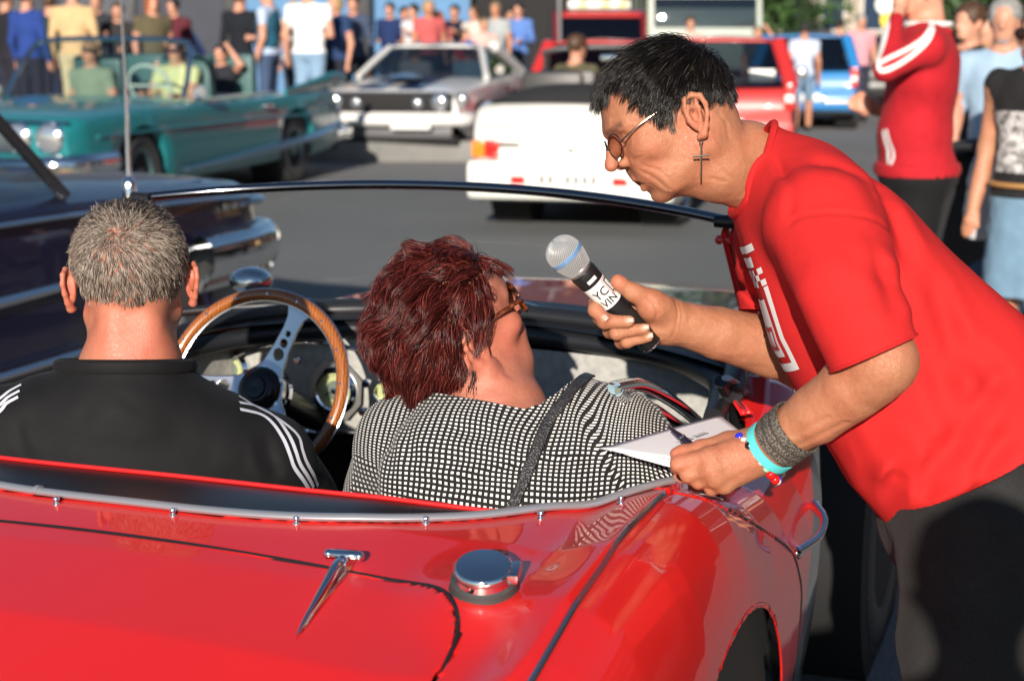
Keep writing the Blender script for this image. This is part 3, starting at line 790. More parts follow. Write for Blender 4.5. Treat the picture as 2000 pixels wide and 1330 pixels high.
# black vinyl shelf inside the trim with a red edge
sh = []
for t in np.linspace(-.93, .93, 90):
    u0, v0 = rim(t); z0 = ztop(u0, v0)
    uin = max(u0 + .004, -.158); z1 = z0 + .004
    sh.append([RC(u0 + .006, v0, z0 + .006), RC(u0 + (uin - u0) * .35, v0, z0 + .6 * (z1 - z0) + .007), RC(u0 + (uin - u0) * .75, v0, z1 + .003), RC(uin, v0, z1), RC(uin + .002, v0, z1 - .03), RC(uin + .002, v0, z1 - .25)])
m = MB(); m.grid(sh); m.build('hood_shelf', BLACKVINYL, R_)
m = MB(); m.tube([np.array(s[3]) + RZ * .003 for s in sh], .0032, 8); m.build('shelf_edge', RED, R_)
# press studs along the deck
for px, py in ((110, 977), (338, 999), (579, 1015), (832, 1015), (1056, 1005), (1213, 975)):
    p = on_skin(px, py, .005); u, v = p[0], p[1]; c = SK(u, v)
    m = MB(); m.lathe([(0.0058, -.001), (.0058, .0012), (.0030, .002), (.0034, .0055), (.0047, .0070), (.0040, .0092), (0.0, .0102)], c, (0, 0, 1), 14)
    m.build('press_stud', CHROME, R_)
# boot hinge: a long tapering chrome blade with a barrel at its top
hT, hB = on_skin(672, 1084, .013), on_skin(580, 1240, .003)
hd = nrm(np.array([hB[0] - hT[0], hB[1] - hT[1], 0])); hn = np.array([-hd[1], hd[0], 0]); L = np.linalg.norm(hB[:2] - hT[:2])
rows = []
for t in np.linspace(0, 1, 24):
    c = hT[:2] + (hB[:2] - hT[:2]) * t; z = ztop(c[0], c[1]); wd = interp(t, [0, .12, .5, .93, 1], [.0115, .0125, .0085, .0035, .0012]); ht = interp(t, [0, .15, .8, 1], [.013, .017, .008, .003])
    rows.append([RC(*(c + hn[:2] * wd * s), z + .002 + ht * (1 - abs(s) ** 2.4)) for s in np.linspace(-1, 1, 11)])
m = MB(); m.grid(rows)
bc = hT + np.array([0, 0, 0]); zc = ztop(bc[0], bc[1]) + .013
m.tube([RC(*(bc[:2] + hn[:2] * s), zc) for s in (-.019, -.017, .017, .019)], [.005, .0065, .0065, .005], 14)
for s in (-.019, .019): m.ball(RC(*(bc[:2] + hn[:2] * s), zc), .0068, 12)
m.lathe([(.012, -.012), (.012, 0)], RC(bc[0], bc[1], zc), (0, 0, 1), 12)
m.build('boot_hinge', CHROME, R_)
hinge2 = MB(); rows2 = [[RCA(RL(p) * np.array([1, -1, 1])) for p in r] for r in rows]; hinge2.grid(rows2); hinge2.build('boot_hinge', CHROME, R_)
# filler cap
cp = CAPUV; cb = RC(cp[0], cp[1], ztop(cp[0], cp[1]) - .006)
tilt = nrm(RZ + .08 * RR - .30 * RF)
m = MB(); m.lathe([(.044, -.02), (.041, .004), (.039, .009), (.0385, .016), (.033, .018)], cb, tilt, 40); capo = m.build('filler_ring', RUBBER, R_)
m = MB(); m.lathe([(.0338, .015), (.0345, .019), (.0328, .0235), (.0336, .027), (.0345, .029), (.034, .032), (.0315, .0345), (.0175, .0358), (0, .0362)], cb, tilt, 56); m.build('filler_cap', CHROME, R_)
hx = nrm(RR + .15 * RF)
m = MB(); m.box(cb + hx * .036 + tilt * .027, (.012, .03, .012), np.stack([hx, np.cross(tilt, hx), tilt], 1), .002); m.build('cap_hinge', CHROME, R_)
# wheels
def wheel(parent, c, ax, R=.325, wd=.15, rim_r=.20, treads=True, rimmat=None, name='wheel', hub=None):
    e = bpy.data.objects.new(name, None); COL.objects.link(e); e.parent = parent; e.empty_display_size = .1
    e.matrix_parent_inverse = world_matrix(parent).inverted(); e.location = c
    h = wd / 2
    prof = [(rim_r, -h * .8), (rim_r + .02, -h * .95), (R * .80, -h * 1.04), (R * .93, -h * .96), (R * .985, -h * .80), (R, -h * .55), (R, h * .55), (R * .985, h * .80), (R * .93, h * .96), (R * .80, h * 1.04), (rim_r + .02, h * .95), (rim_r, h * .8)]
    if treads:
        p2 = []
        for r, x in prof:
            p2.append((r, x))
            if abs(x) <= h * .56 and x < 0:
                for g in (-.33, -.02, .30):
                    p2 += [(R, g * h - .004), (R - .008, g * h - .0035), (R - .008, g * h + .0035), (R, g * h + .004)]
        prof = p2
    m = MB(); m.lathe(prof, c, ax, 56); 
    if treads:
        x, y = None, None
        z = nrm(ax); x = nrm(np.cross(z, [0.3, 0.2, 1])); y = np.cross(z, x)
        for k in range(64):
            t = 2 * math.pi * k / 64; rdir = math.cos(t) * x + math.sin(t) * y; td = -math.sin(t) * x + math.cos(t) * y
            for s in (-1, 1):
                m.box(np.asarray(c) + rdir * (R - .002) + z * (s * h * .80) + td * .003 * s, (.012, .017, h * .34), np.stack([rdir, td, z], 1))
    m.build('tyre', RUBBER, e)
    m = MB(); m.lathe([(rim_r * .2, -h * .2), (rim_r * .86, -h * .25), (rim_r * .9, -h * .8), (rim_r + .012, -h * .86), (rim_r + .012, h * .86), (rim_r * .9, h * .8), (rim_r * .86, h * .25), (rim_r * .5, h * .38), (rim_r * .2, h * .55), (0, h * .6)], c, ax, 28)
    m.build('rim', rimmat or mat('wheel_silver', (.45, .45, .46), .3, .9), e)
    return e
for v in (.62, -.62):
    wheel(R_, RC(0, v, .325), RR * np.sign(v), .325, .155)
for v in (.645, -.645):
    wheel(R_, RC(1.9, v, .325), nrm(RR * np.sign(v) + .0 * RF), .325, .16)
for uc in (0.0, 1.9):
    for sg in (1, -1):
        m = MB(); m.lathe([(.0, 0), (.42, 0), (.42, .30)], RC(uc, sg * .42, .33), RR * sg, 30); m.build('wheel_well', DARK, R_)
# under tray, floor, side inner walls
m = MB(); m.box(RC(1.0, 0, .26), (1.16, 3.5, .03), np.stack([RR, RF, RZ], 1)); m.build('floor_pan', DARK, R_)
m = MB()
m.box(RC(-.27, 0, .55), (1.1, .03, .6), np.stack([RR, RF, RZ], 1)); m.build('bulkhead', DARK, R_)
m = MB(); m.box(RC(1.25, 0, .58), (1.1, .03, .56), np.stack([RR, RF, RZ], 1)); m.build('bulkhead', DARK, R_)
# seats
for v in (-.33, .33):
    s = MB()
    s.box(RC(.22, v, .40), (.48, .50, .16), np.stack([RR, RF, RZ], 1), .05); s.box(RC(-.06, v, .62), (.48, .13, .46), np.stack([RR, nrm(RF - .25 * RZ), nrm(RZ + .25 * RF)], 1), .05)
    s.build('seat', SEATLEATHER, R_)
# door cards: grey panel below a black padded roll
for sg in (1, -1):
    m = MB(); U = np.linspace(.02, 1.02, 40)
    top = lambda u: interp(u, [0, .2, .45, .6, .72, .80, 1.02], [.80, .74, .715, .74, .84, .868, .875])
    m.grid([[RC(u, sg * (interp(u, [0, .5, .8, 1.05], [.63, .625, .56, .53]) - .012 * (1 - k)), .40 + (top(u) - .40) * k) for k in np.linspace(0, 1, 8)] for u in U])
    m.build('door_card', GREYVINYL, R_)
# cockpit roll round the dash and along the door tops
roll = [(.70, .585, .878), (.78, .575, .893), (.88, .545, .905), (.98, .44, .917), (1.03, .30, .926), (1.055, .1, .933), (1.06, 0, .934)]
roll = roll + [(u, -v, z) for u, v, z in roll[-2::-1]]
rpts = smoothcurve([RC(*p) for p in roll], 90)
m = MB(); m.tube(rpts, .022, 14, flat=.8); m.build('padded_roll', BLACKVINYL, R_)
rl2 = smoothcurve([RC(p[0] - .05, p[1] * .97, p[2] - .035) for p in roll], 90)
m = MB(); m.tube(rl2, .020, 12, flat=1.0); m.build('dash_roll', BLACKVINYL, R_)
# scuttle top between roll and windscreen
m = MB(); m.grid([[RC(interp(k, [0, 1], [1.00, 1.20]) - .19 * (v / .57) ** 2, v, .922 + .014 * k - .03 * (v / .6) ** 2) for k in (0, .5, 1)] for v in np.linspace(-.57, .57, 40)]); m.build('dash_top', BLACKVINYL, R_)
# dashboard
dash_u = .955
m = MB(); D = []
for v in np.linspace(-.56, .56, 41):
    zt = .875 - .02 * (v / .56) ** 2; zbm = .665
    D.append([RC(dash_u + .03 - .03 * (v / .56) ** 2 + .02 * (k - .5) ** 2, v, zbm + (zt - zbm) * k) for k in np.linspace(0, 1, 10)])
m.grid(D); m.build('dashboard', GREYVINYL, R_)
m = MB(); m.tube([RC(dash_u - .002 + .03 - .03 * (v / .56) ** 2, v, .668) for v in np.linspace(-.56, .56, 30)], .006, 8); m.build('dash_trim', CHROME, R_)
cowl_hood = MB(); HV = np.linspace(-.60, .05, 30)
cowl_hood.tube([RC(dash_u - .012, v, .70 + .155 * math.sqrt(max(0, 1 - ((v + .33) / .29) ** 2)) + .01) for v in np.linspace(-.618, -.042, 40)], .0035, 8)
cowl_hood.build('binnacle_trim', CHROME, R_)
CREAM = NT('dial_cream'); CREAM.col((.78, .68, .36)); CREAM.set(rough=.35, coat=.6)
INK = mat('dial_ink', (.02, .02, .02), .5)
def dial(px, py, r, big=True):
    p = RU(px, py, dash_u - .004); ax = -RF + .06 * RZ; ax = nrm(ax)
    x = RR; y = np.cross(ax, x); y = y if y[2] > 0 else -y
    e = bpy.data.objects.new('dial', None); COL.objects.link(e); e.parent = R_; e.matrix_parent_inverse = world_matrix(R_).inverted(); e.location = p; e.empty_display_size = .05
    m = MB(); m.lathe([(r, -.006), (r * 1.30, -.004), (r * 1.33, .004), (r * 1.12, .013), (r * 1.02, .011), (r, .004)], p, ax, 40); m.build('bezel', CHROME, e)
    m = MB(); m.lathe([(r * 1.01, .003), (0, .0032)], p, ax, 40); m.build('dial_face', CREAM.m, e)
    if big:
        m = MB(); m.lathe([(r * .56, .0036), (0, .0040)], p, ax, 32); m.build('dial_centre', mat('dial_grey', (.22, .22, .20), .5), e)
    m = MB(); nt_ = 24 if big else 9
    for k in range(nt_):
        t = math.radians(-40 + 260 * k / (nt_ - 1)); d = math.cos(t) * x + math.sin(t) * y; L = .12 if k % 2 == 0 else .07
        m.box(p + ax * .0042 + d * r * (.90 - L / 2), (r * L, .0011, .0006), np.stack([d, np.cross(ax, d), ax], 1))
    m.build('graduations', INK, e)
    m = MB(); t = math.radians(205 if big else 100); d = math.cos(t) * x + math.sin(t) * y
    m.box(p + ax * .0055 + d * r * .3, (r * .8, .002, .0008), np.stack([d, np.cross(ax, d), ax], 1)); m.build('needle', INK, e)
    m = MB(); m.lathe([(r * .2 if big else r * .12, .004), (r * .18 if big else r * .1, .010), (0, .012)], p, ax, 20); m.build('dial_boss', CHROME if big else INK, e)
    m = MB(); m.lathe([(r * 1.02, .008), (0, .0095)], p, ax, 32); m.build('dial_glass', glassmat('dial_glass'), e)
dial(656, 762, .037); dial(752, 765, .019, False); dial(450, 722, .034); dial(400, 745, .016, False)
for px, py in ((401, 709), (722, 745), (716, 800), (590, 700)):
    p = RU(px, py, dash_u - .008); m = MB(); m.lathe([(.004, 0), (.004, .012), (.009, .014), (.009, .022), (.006, .025), (0, .025)], p, -RF, 16); m.build('switch_knob', CHROME, R_)
# chrome surround plate of the speedometer
p = RU(656, 762, dash_u + .002)
m = MB(); pts = [(math.cos(t) * .062 * (1.0 if k % 2 else 1.06), math.sin(t) * .066) for k, t in enumerate(np.linspace(0, 2 * math.pi, 9)[:-1] + math.pi / 8)]
m.prism(pts, p, RR, RZ, -RF, .003); m.build('dial_plate', mat('brushed_plate', (.55, .55, .53), .32, .85), R_)
# steering wheel
sw = bpy.data.objects.new('steering_wheel', None); COL.objects.link(sw); sw.parent = R_; sw.matrix_parent_inverse = world_matrix(R_).inverted()
PT, PB_, PR, PL = RU(553, 579, .76), None, RU(680, 735, .72), RU(336, 690, .72)
axw = nrm(-RF * math.cos(math.radians(24)) + RZ * math.sin(math.radians(24)) + RR * .02)   # towards the driver
hubc = RU(512, 763, .735)
wx = nrm(RR - axw * (RR @ axw)); wy = np.cross(axw, wx); wy = wy if wy[2] > 0 else -wy
wR = .186
sw.location = hubc
WOOD = NT('wheel_wood'); n1 = WOOD.n('ShaderNodeTexWave'); n1.inputs['Scale'].default_value = 55; n1.inputs['Distortion'].default_value = 6; n1.inputs['Detail'].default_value = 3
WOOD.l(WOOD.n('ShaderNodeTexCoord').outputs['Object'], n1.inputs['Vector']); WOOD.col(WOOD.ramp(n1.outputs['Fac'], [(.1, (.20, .055, .012)), (.6, (.34, .105, .02)), (.95, (.42, .14, .03))])); WOOD.set(rough=.3, coat=1.0, coatr=.03)
def wp(r, t, h=0.0): return hubc + r * (math.cos(t) * wx + math.sin(t) * wy) + h * axw
rimh = .035
m = MB(); m.tube([wp(wR, t, rimh) for t in np.linspace(0, 2 * math.pi, 97)[:-1]], .0125, 16, closed=True, up=axw, flat=1.05); m.build('rim', WOOD.m, sw)
ALU = mat('polished_aluminium', (.62, .62, .66), .18, 1.0)
m = MB(); m.tube([wp(wR, t, rimh) for t in np.linspace(0, 2 * math.pi, 97)[:-1]], .0142, 12, closed=True, up=axw, flat=.12); m.build('rim_band', ALU, sw)
for k in range(17):
    t = 2 * math.pi * k / 17 + .1; m = MB(); m.ball(wp(wR - .001, t, rimh + .0118), (.0036, .0036, .0022), 8, np.stack([wx, wy, axw], 1)); m.build('rivet', CHROME, sw)
def spoke(t0):
    """flat spoke with three round holes, one plate"""
    bm = bmesh.new(); d = np.array([math.cos(t0), math.sin(t0)]); e = np.array([-d[1], d[0]]); holes = [(.078, .0115), (.102, .0085), (.122, .006)]
    rs = np.linspace(.03, wR - .008, 60); m = MB(); nr = len(rs)
    def width(r): return interp(r, [.03, .05, .09, .13, .155, wR - .008], [.036, .026, .0195, .0165, .019, .032])
    def hh(r): return interp(r, [.03, .06, wR - .02, wR], [.010, .012, rimh - .003, rimh])
    v = []; f = []; k = 17
    for r in rs:
        for s in np.linspace(-1, 1, k):
            p = d * r + e * s * width(r); v.append((p[0], p[1]))
    v = np.array(v)
    idx = np.arange(nr * k).reshape(nr, k)
    F = np.stack([idx[:-1, :-1], idx[1:, :-1], idx[1:, 1:], idx[:-1, 1:]], -1).reshape(-1, 4)
    P3 = np.column_stack([v, np.zeros(len(v))])
    def hole(P): 
        return np.max([hr - np.hypot(P[:, 0] - d[0] * hc, P[:, 1] - d[1] * hc) for hc, hr in holes], axis=0)
    P3, F = cut_mesh(P3, F, [hole])
    rr = np.hypot(P3[:, 0], P3[:, 1])
    Wd = hubc + P3[:, :1] * wx + P3[:, 1:2] * wy + np.array([hh(r) for r in rr])[:, None] * axw
    o = link('spoke', mesh_np('spoke', Wd, F, smooth=False), [ALU], sw); solidify(o, .0035, 0); return o
for t in (math.radians(67), math.radians(180), math.radians(-50)): spoke(t)
m = MB(); m.lathe([(.05, -.004), (.05, .010), (.046, .0115), (.044, .014)], hubc, axw, 36); m.build('hub_plate', ALU, sw)
m = MB(); m.lathe([(.046, .008), (.045, .016), (.036, .026), (.030, .030), (.022, .031), (.021, .036), (.012, .037), (0, .035)], hubc, axw, 36); m.build('horn_push', mat('horn_black', (.012, .012, .013), .25), sw)
m = MB(); m.lathe([(.0235, .031), (.0225, .034), (.0215, .031)], hubc, axw, 30); m.build('horn_ring', mat('ring_dark', (.12, .12, .16), .25, .9), sw)
for k in range(6):
    t = 2 * math.pi * k / 6 + .5; m = MB(); m.lathe([(.0045, .010), (.0045, .014), (.0025, .0145), (0, .0135)], wp(.047, t), axw, 10); m.build('hub_bolt', CHROME, sw)
m = MB(); m.tube([hubc, hubc - axw * .28], .030, 20); m.build('column', BLACKTRIM, sw)
m = MB(); m.lathe([(.052, -.03), (.05, -.02), (.042, -.018)], hubc, axw, 36); m.build('column_ring', CHROME, sw)
# inner door pull: a long chrome loop
pl = [(1200, 757), (1250, 752), (1300, 775), (1345, 808), (1380, 845), (1352, 850), (1315, 826), (1275, 800), (1225, 783)]
pp = smoothcurve([RV(x, y, .575 - .03) for x, y in pl] + [RV(1200, 757, .545)], 60)
m = MB(); m.tube(pp[:-1], .0105, 10, closed=True); m.build('door_pull', CHROME, R_)
# windscreen
def ws(v, k):                                 # v -1..1 across, k 0 foot .. 1 top
    uu = interp(k, [0, 1], [1.10, .905]) - interp(k, [0, 1], [.19, .155]) * abs(v) ** 2.2
    return RC(uu, v * interp(k, [0, 1], [.625, .600]) - .032, interp(k, [0, 1], [.935, 1.203]) - interp(k, [0, 1], [.02, .03]) * abs(v) ** 2)
m = MB(); m.grid([[ws(v, k) for k in np.linspace(.0, 1, 8)] for v in np.linspace(-1, 1, 41)]); m.build('windscreen_glass', glassmat('windscreen_glass', (.90, .93, .92), .15), R_)
tb = [ws(v, 1.0) for v in np.linspace(-1, 1, 81)]
m = MB(); m.tube(tb, .011, 14, flat=.85); m.build('windscreen_top_rail', mat('dark_chrome', (.22, .23, .26), .09, 1.0), R_)
m = MB(); m.tube([ws(v, 0.0) for v in np.linspace(-1, 1, 61)], .010, 10); m.build('windscreen_foot', BLACKTRIM, R_)
for sg in (1, -1):
    a_, b_ = ws(sg, 1.0) - RZ * .015, ws(sg, -.35)
    xd = RR * sg; fd = nrm(np.cross(nrm(b_ - a_), xd))
    m = MB()
    for off, wd, hh_ in ((-.012, .012, .024), (.006, .016, .030), (.024, .012, .022)):
        m.box((a_ + b_) / 2 + xd * off, (wd, hh_, np.linalg.norm(b_ - a_)), np.stack([xd, fd, nrm(b_ - a_)], 1), .003)
    m.build('windscreen_post', RED, R_)
    m = MB(); m.tube([ws(sg, 1.0) - xd * .03, ws(sg, 1.0) + xd * .006, ws(sg, .93) + xd * .02], [.011, .013, .008], 12); m.build('post_corner', BLACKTRIM, R_)
    m = MB(); m.ball(a_ + (b_ - a_) * .07 - xd * .022 - RF * .015, .0085, 12); m.ball(a_ + (b_ - a_) * .07 - xd * .008 - RF * .015, .0070, 12); m.build('post_bolt', RED, R_)
# grey curved trim and red post behind the door opening
tp = smoothcurve([RV(x, y, .585) for x, y in ((1420, 738), (1445, 760), (1466, 792), (1478, 825), (1492, 862), (1520, 900))], 30)
m = MB(); m.tube(tp, interp(np.linspace(0, 1, 30), [0, .3, .8, 1], [.010, .017, .015, .008]), 12, flat=.55); m.build('door_edge_trim', PIPING, R_)
tp2 = smoothcurve([RV(x, y, .575) for x, y in ((1408, 745), (1430, 790), (1440, 830), (1452, 870))], 20)
m = MB(); m.tube(tp2, .012, 10); m.build('door_seal', BLACKTRIM, R_)
for px, py in ((1456, 783), (1447, 822), (1497, 797)):
    p = RV(px, py, .570); m = MB(); m.ball(p, .0075 if px > 1490 else .0045, 10); m.build('screw_head', CHROME, R_)
# outer door handle: chrome bow and push button
hp = [RV(x, y, .74) for x, y in ((1548, 1078), (1562, 1045), (1574, 1010), (1583, 985))]
hp = [RC(*(RL(p) + np.array([0, .006 + .028 * math.sin(math.pi * k / 3), 0]))) for k, p in enumerate(hp)]
m = MB(); m.tube(smoothcurve(hp, 24), interp(np.linspace(0, 1, 24), [0, .5, 1], [.008, .0058, .009]), 12); m.ball(hp[0], .0115, 14); m.ball(hp[-1], .008, 14)
m.build('door_handle', CHROME, R_)
# wipers
for pts in (((1010, 588), (1080, 606), (1150, 628)), ((560, 580), (620, 588), (700, 598))):
    q = [RU(x, y, u) for (x, y), u in zip(pts, (1.06, 1.09, 1.11))]
    m = MB(); m.tube(q, [.003, .004, .006], 8); m.tube([q[0] + RR * .03 - RZ * .004, q[0] - RR * .12 + RZ * .01], .003, 8); m.ball(q[2], .012, 10); m.build('wiper', CHROME, R_)
# wing mirror on the left front wing
mp = RU(490, 548, 1.45)
m = MB(); m.ball(mp, (.055, .05, .034), 18, np.stack([RR, RF, RZ], 1)); mir = m.build('wing_mirror', CHROME, R_)
m = MB(); m.tube([mp - RZ * .02, mp - RZ * .12 - RR * .01], [.010, .014], 10); m.build('mirror_stalk', CHROME, mir)
# ================================================================ the interviewer leaning over the door
SKIN_A = skinmat('skin_tanned', (.42, .19, .105), wr=.55)
REDCLOTH = clothmat('red_cotton', (.52, .019, .019), .85, 1100, .30, .05, 0.0)
DENIM = NT('charcoal_denim')
wv = DENIM.n('ShaderNodeTexWave', wave_type='BANDS'); wv.inputs['Scale'].default_value = 260; wv.inputs['Distortion'].default_value = .6
DENIM.l(DENIM.n('ShaderNodeTexCoord').outputs['Object'], wv.inputs['Vector'])
f = DENIM.noise(7, 5, .65); c = DENIM.ramp(f, [(.3, (.015, .015, .016)), (.7, (.028, .027, .027))]); DENIM.col(DENIM.mix(.22, c, DENIM.ramp(DENIM.noise(420, 2), [(.3, .006), (.7, .04)])))
DENIM.set(rough=.85, sheen=.04, spec=.2); DENIM.bump(DENIM.math('ADD', DENIM.noise(500, 2), DENIM.math('MULTIPLY', DENIM.noise(22, 3), 5.0)), .25, .0015)
A = person('person in a red T-shirt and black jeans leaning over the car door with a microphone', None, (W(1900, 985, 1410)[0], W(1900, 985, 1410)[1], 0))
S = SDF()
HT = math.radians(24.5)
upA = nrm(-math.sin(HT) * CR + math.cos(HT) * CU); fwA = nrm(-math.cos(HT) * CR - math.sin(HT) * CU - .10 * CF)
HA = frame_fz(V3(0, 0, 0), fwA, upA); HA.o = W(1346, 232, 1430) + .0745 * .95 * CF - HA.d(0, -.012, 0)
add_head(S, HA, 1.02, .86, 1.25, mouth_open=.004, k=.95, retr=.020, back=.016, top=.0)
HK = .95; HG = HA.scaled(HK)
nb = W(1478, 334, 1360)
S.chain([HA.w(0, -.030, -.02), HA.w(0, -.034, -.07), W(1446, 312, 1372), nb], [.058, .052, .052, .048], .03)
S.cap(HA.w(0, .010, -.062), W(1440, 344, 1375), .022, .026, .02)       # front of the throat
for s in (-1, 1): S.cap(HA.w(s * .05, -.02, -.045), W(1452, 350, 1372) + s * CF * .015, .010, .011, .02)
# hidden trunk
S.chain([nb, W(1580, 450, 1380), W(1720, 680, 1390), W(1880, 960, 1405)], [.05, .06, .085, .095], .05)
S.cap(W(1602, 440, 1290), W(1602, 440, 1480), .045, .045, .05)
# near (left) arm
sh, el, wr = W(1598, 428, 1500), W(1724, 706, 1600), W(1512, 868, 1515)
S.chain([sh, sh + (el - sh) * .5, el], [.052, .043, .037], .05)
S.chain([el, el + (wr - el) * .28, el + (wr - el) * .6, wr + (el - wr) * .06, wr], [.037, .0385, .035, .0315, .0305], .03)
S.cap(el + (wr - el) * .1 - CU * .028, el + (wr - el) * .55 - CU * .022, .012, .010, .03)
# left hand, back to the camera, closed on the paper
dz = CF
def HL(px, py, dd=0.0): return W(px, py, 1515) + dd * CF
mcp = [HL(1386, 893), HL(1387, 914, -.004), HL(1399, 933), HL(1416, 947, .008)]
wrl = [HL(1496, 858, .012), HL(1500, 872, .004), HL(1503, 886, .006), HL(1506, 900, .014)]
for a_, b_, r0, r1 in zip(wrl, mcp, (.016, .017, .016, .014), (.0128, .0130, .0122, .0108)): S.cap(a_, b_, r0, r1, .014)
for a_, b_ in zip(wrl, mcp): S.cap(b_ - CF * .0085, a_ + (b_ - a_) * .25 - CF * .0125, .0034, .0026, .006)     # tendons
for b_, r in zip(mcp, (.0128, .0132, .0120, .0105)): S.ell(b_ - CF * .004, (r, r, r), None, .008)
S.chain([HL(1452, 866, -.006), HL(1432, 885, -.012), HL(1428, 905, -.011), HL(1440, 925, -.007)], [.0022] * 4, .004)
S.chain([HL(1410, 903, -.0125), HL(1440, 903, -.0125), HL(1470, 893, -.010)], [.002] * 3, .004)
S.chain([mcp[0], HL(1327, 905, .004), HL(1328, 914, .026), HL(1352, 918, .034)], [.0118, .0105, .0095, .0082], .007)
S.chain([mcp[1], HL(1346, 927, .008), HL(1352, 934, .030), HL(1372, 932, .036)], [.0118, .0102, .0092, .0082], .007)
S.chain([mcp[2], HL(1366, 941, .014), HL(1372, 946, .032), HL(1388, 942, .036)], [.0108, .0096, .0088, .0078], .007)
S.chain([mcp[3], HL(1394, 957, .020), HL(1398, 958, .034), HL(1410, 950, .038)], [.0098, .0086, .0078, .007], .007)
S.chain([HL(1482, 862, .02), HL(1428, 868, .022), HL(1372, 878, .020), HL(1335, 885, .014), HL(1322, 887, .012)], [.018, .0155, .0112, .0098, .0075], .01)
# far (right) arm and the hand round the microphone
MA, MBp = W(1106, 499, 1372), W(1276, 673, 1338)               # microphone axis: grille centre, tail end
def MD(px, py, dd=0.0):                                       # depth follows the microphone
    k = ((px - 1106) * 170 + (py - 499) * 174) / (170 ** 2 + 174 ** 2); d = FPX / 1372 + (FPX / 1338 - FPX / 1372) * k
    return WD(px, py, d + dd)
wr2, el2, sh2 = MD(1316, 628, .012), W(1590, 700, 1285), W(1550, 420, 1275)
S.chain([sh2, el2], [.055, .047], .05)
S.chain([el2, el2 + (wr2 - el2) * .3, el2 + (wr2 - el2) * .68, wr2], [.047, .046, .0385, .0315], .03)
m4 = [MD(1196, 585, .040), MD(1206, 610, .042), MD(1222, 634, .042), MD(1240, 655, .038)]
w4 = [MD(1300, 606, .020), MD(1304, 620, .018), MD(1306, 636, .016), MD(1304, 650, .014)]
for a_, b_, r0, r1 in zip(w4, m4, (.017, .018, .017, .016), (.0135, .0135, .0125, .0115)): S.cap(a_, b_, r0, r1, .014)
S.ell(MD(1285, 640, .008), (.021, .020, .018), None, .014)
S.chain([m4[0], MD(1166, 592, .016), MD(1163, 606, -.008), MD(1180, 622, -.024)], [.0125, .0112, .0102, .0086], .006)
S.chain([m4[1], MD(1173, 620, .018), MD(1181, 628, -.016), MD(1228, 628, -.032)], [.0125, .0112, .0105, .0088], .006)
S.chain([m4[2], MD(1192, 646, .016), MD(1204, 650, -.015), MD(1258, 642, -.031)], [.0120, .0108, .0100, .0084], .006)
S.chain([m4[3], MD(1214, 668, .014), MD(1225, 667, -.012), MD(1266, 658, -.028)], [.0105, .0095, .0090, .0076], .006)
S.chain([MD(1306, 612, .004), MD(1272, 590, -.010), MD(1238, 571, -.014), MD(1210, 553, -.012), MD(1206, 549, -.011)], [.022, .0185, .0128, .0105, .0095], .012)
S.ell(MD(1278, 603, -.006), (.024, .021, .019), None, .014)
lo = np.min([W(1150, 40, 1500), W(1150, 1050, 1250), W(2000, 1050, 1500)], 0) - .15; hi = np.max([W(2050, 40, 1300), W(2050, 40, 1550), W(2000, 900, 1250)], 0) + .15
wrA = [(0.6, 0)]
lines = []
def line(pts, amp, wd, s=1440): lines.append(([W(x, y, s) for x, y in pts], amp, wd))
line([(1246, 328), (1272, 335), (1296, 352), (1312, 366)], .0022, .0022); line([(1262, 318), (1290, 328), (1312, 345), (1322, 358)], .0014, .0020)
line([(1268, 352), (1278, 362), (1284, 378)], .0016, .0020); line([(1225, 300), (1242, 306), (1262, 300)], .0012, .0018); line([(1224, 262), (1240, 250), (1262, 238)], .0012, .0018)
for k in range(3): line([(1240, 278 + 6 * k), (1262, 276 + 10 * k)], .0008, .0014)
line([(1398, 342), (1430, 352), (1448, 366)], .0020, .0028); line([(1388, 300), (1420, 330), (1452, 352)], .0016, .0035); line([(1392, 362), (1440, 392)], .0018, .003)
line([(1176, 240), (1196, 236), (1216, 240)], .0007, .0014); line([(1178, 228), (1200, 224), (1222, 226)], .0007, .0014)
line([(1405, 212), (1425, 232), (1430, 262)], .0012, .003)
line([(1262, 583), (1275, 594), (1282, 612), (1276, 630)], .0022, .0022, 1350); line([(1318, 590), (1322, 612), (1318, 640), (1310, 660)], .0016, .0018, 1340); line([(1326, 592), (1330, 615), (1326, 645)], .0012, .0016, 1340)
for (x, y) in ((1188, 628), (1206, 652), (1226, 668), (1208, 625), (1232, 645), (1248, 660)): line([(x - 2, y - 8), (x + 2, y + 7)], .0009, .0012, 1365)
for (x, y) in ((1246, 565), (1226, 553)): line([(x - 5, y + 8), (x + 3, y - 6)], .0009, .0013, 1365)
for (x, y) in ((1352, 898), (1343, 902), (1362, 930), (1378, 942)): line([(x, y - 9), (x + 2, y + 9)], .0010, .0013, 1520)
for k in range(5): line([(1418 + 12 * k, 872 + k), (1424 + 12 * k, 890 + 2 * k)], .0006, .0016, 1520)
line([(1545, 850), (1640, 790), (1730, 760)], .0020, .004, 1550); line([(1560, 868), (1650, 812), (1735, 775)], .0022, .004, 1550)
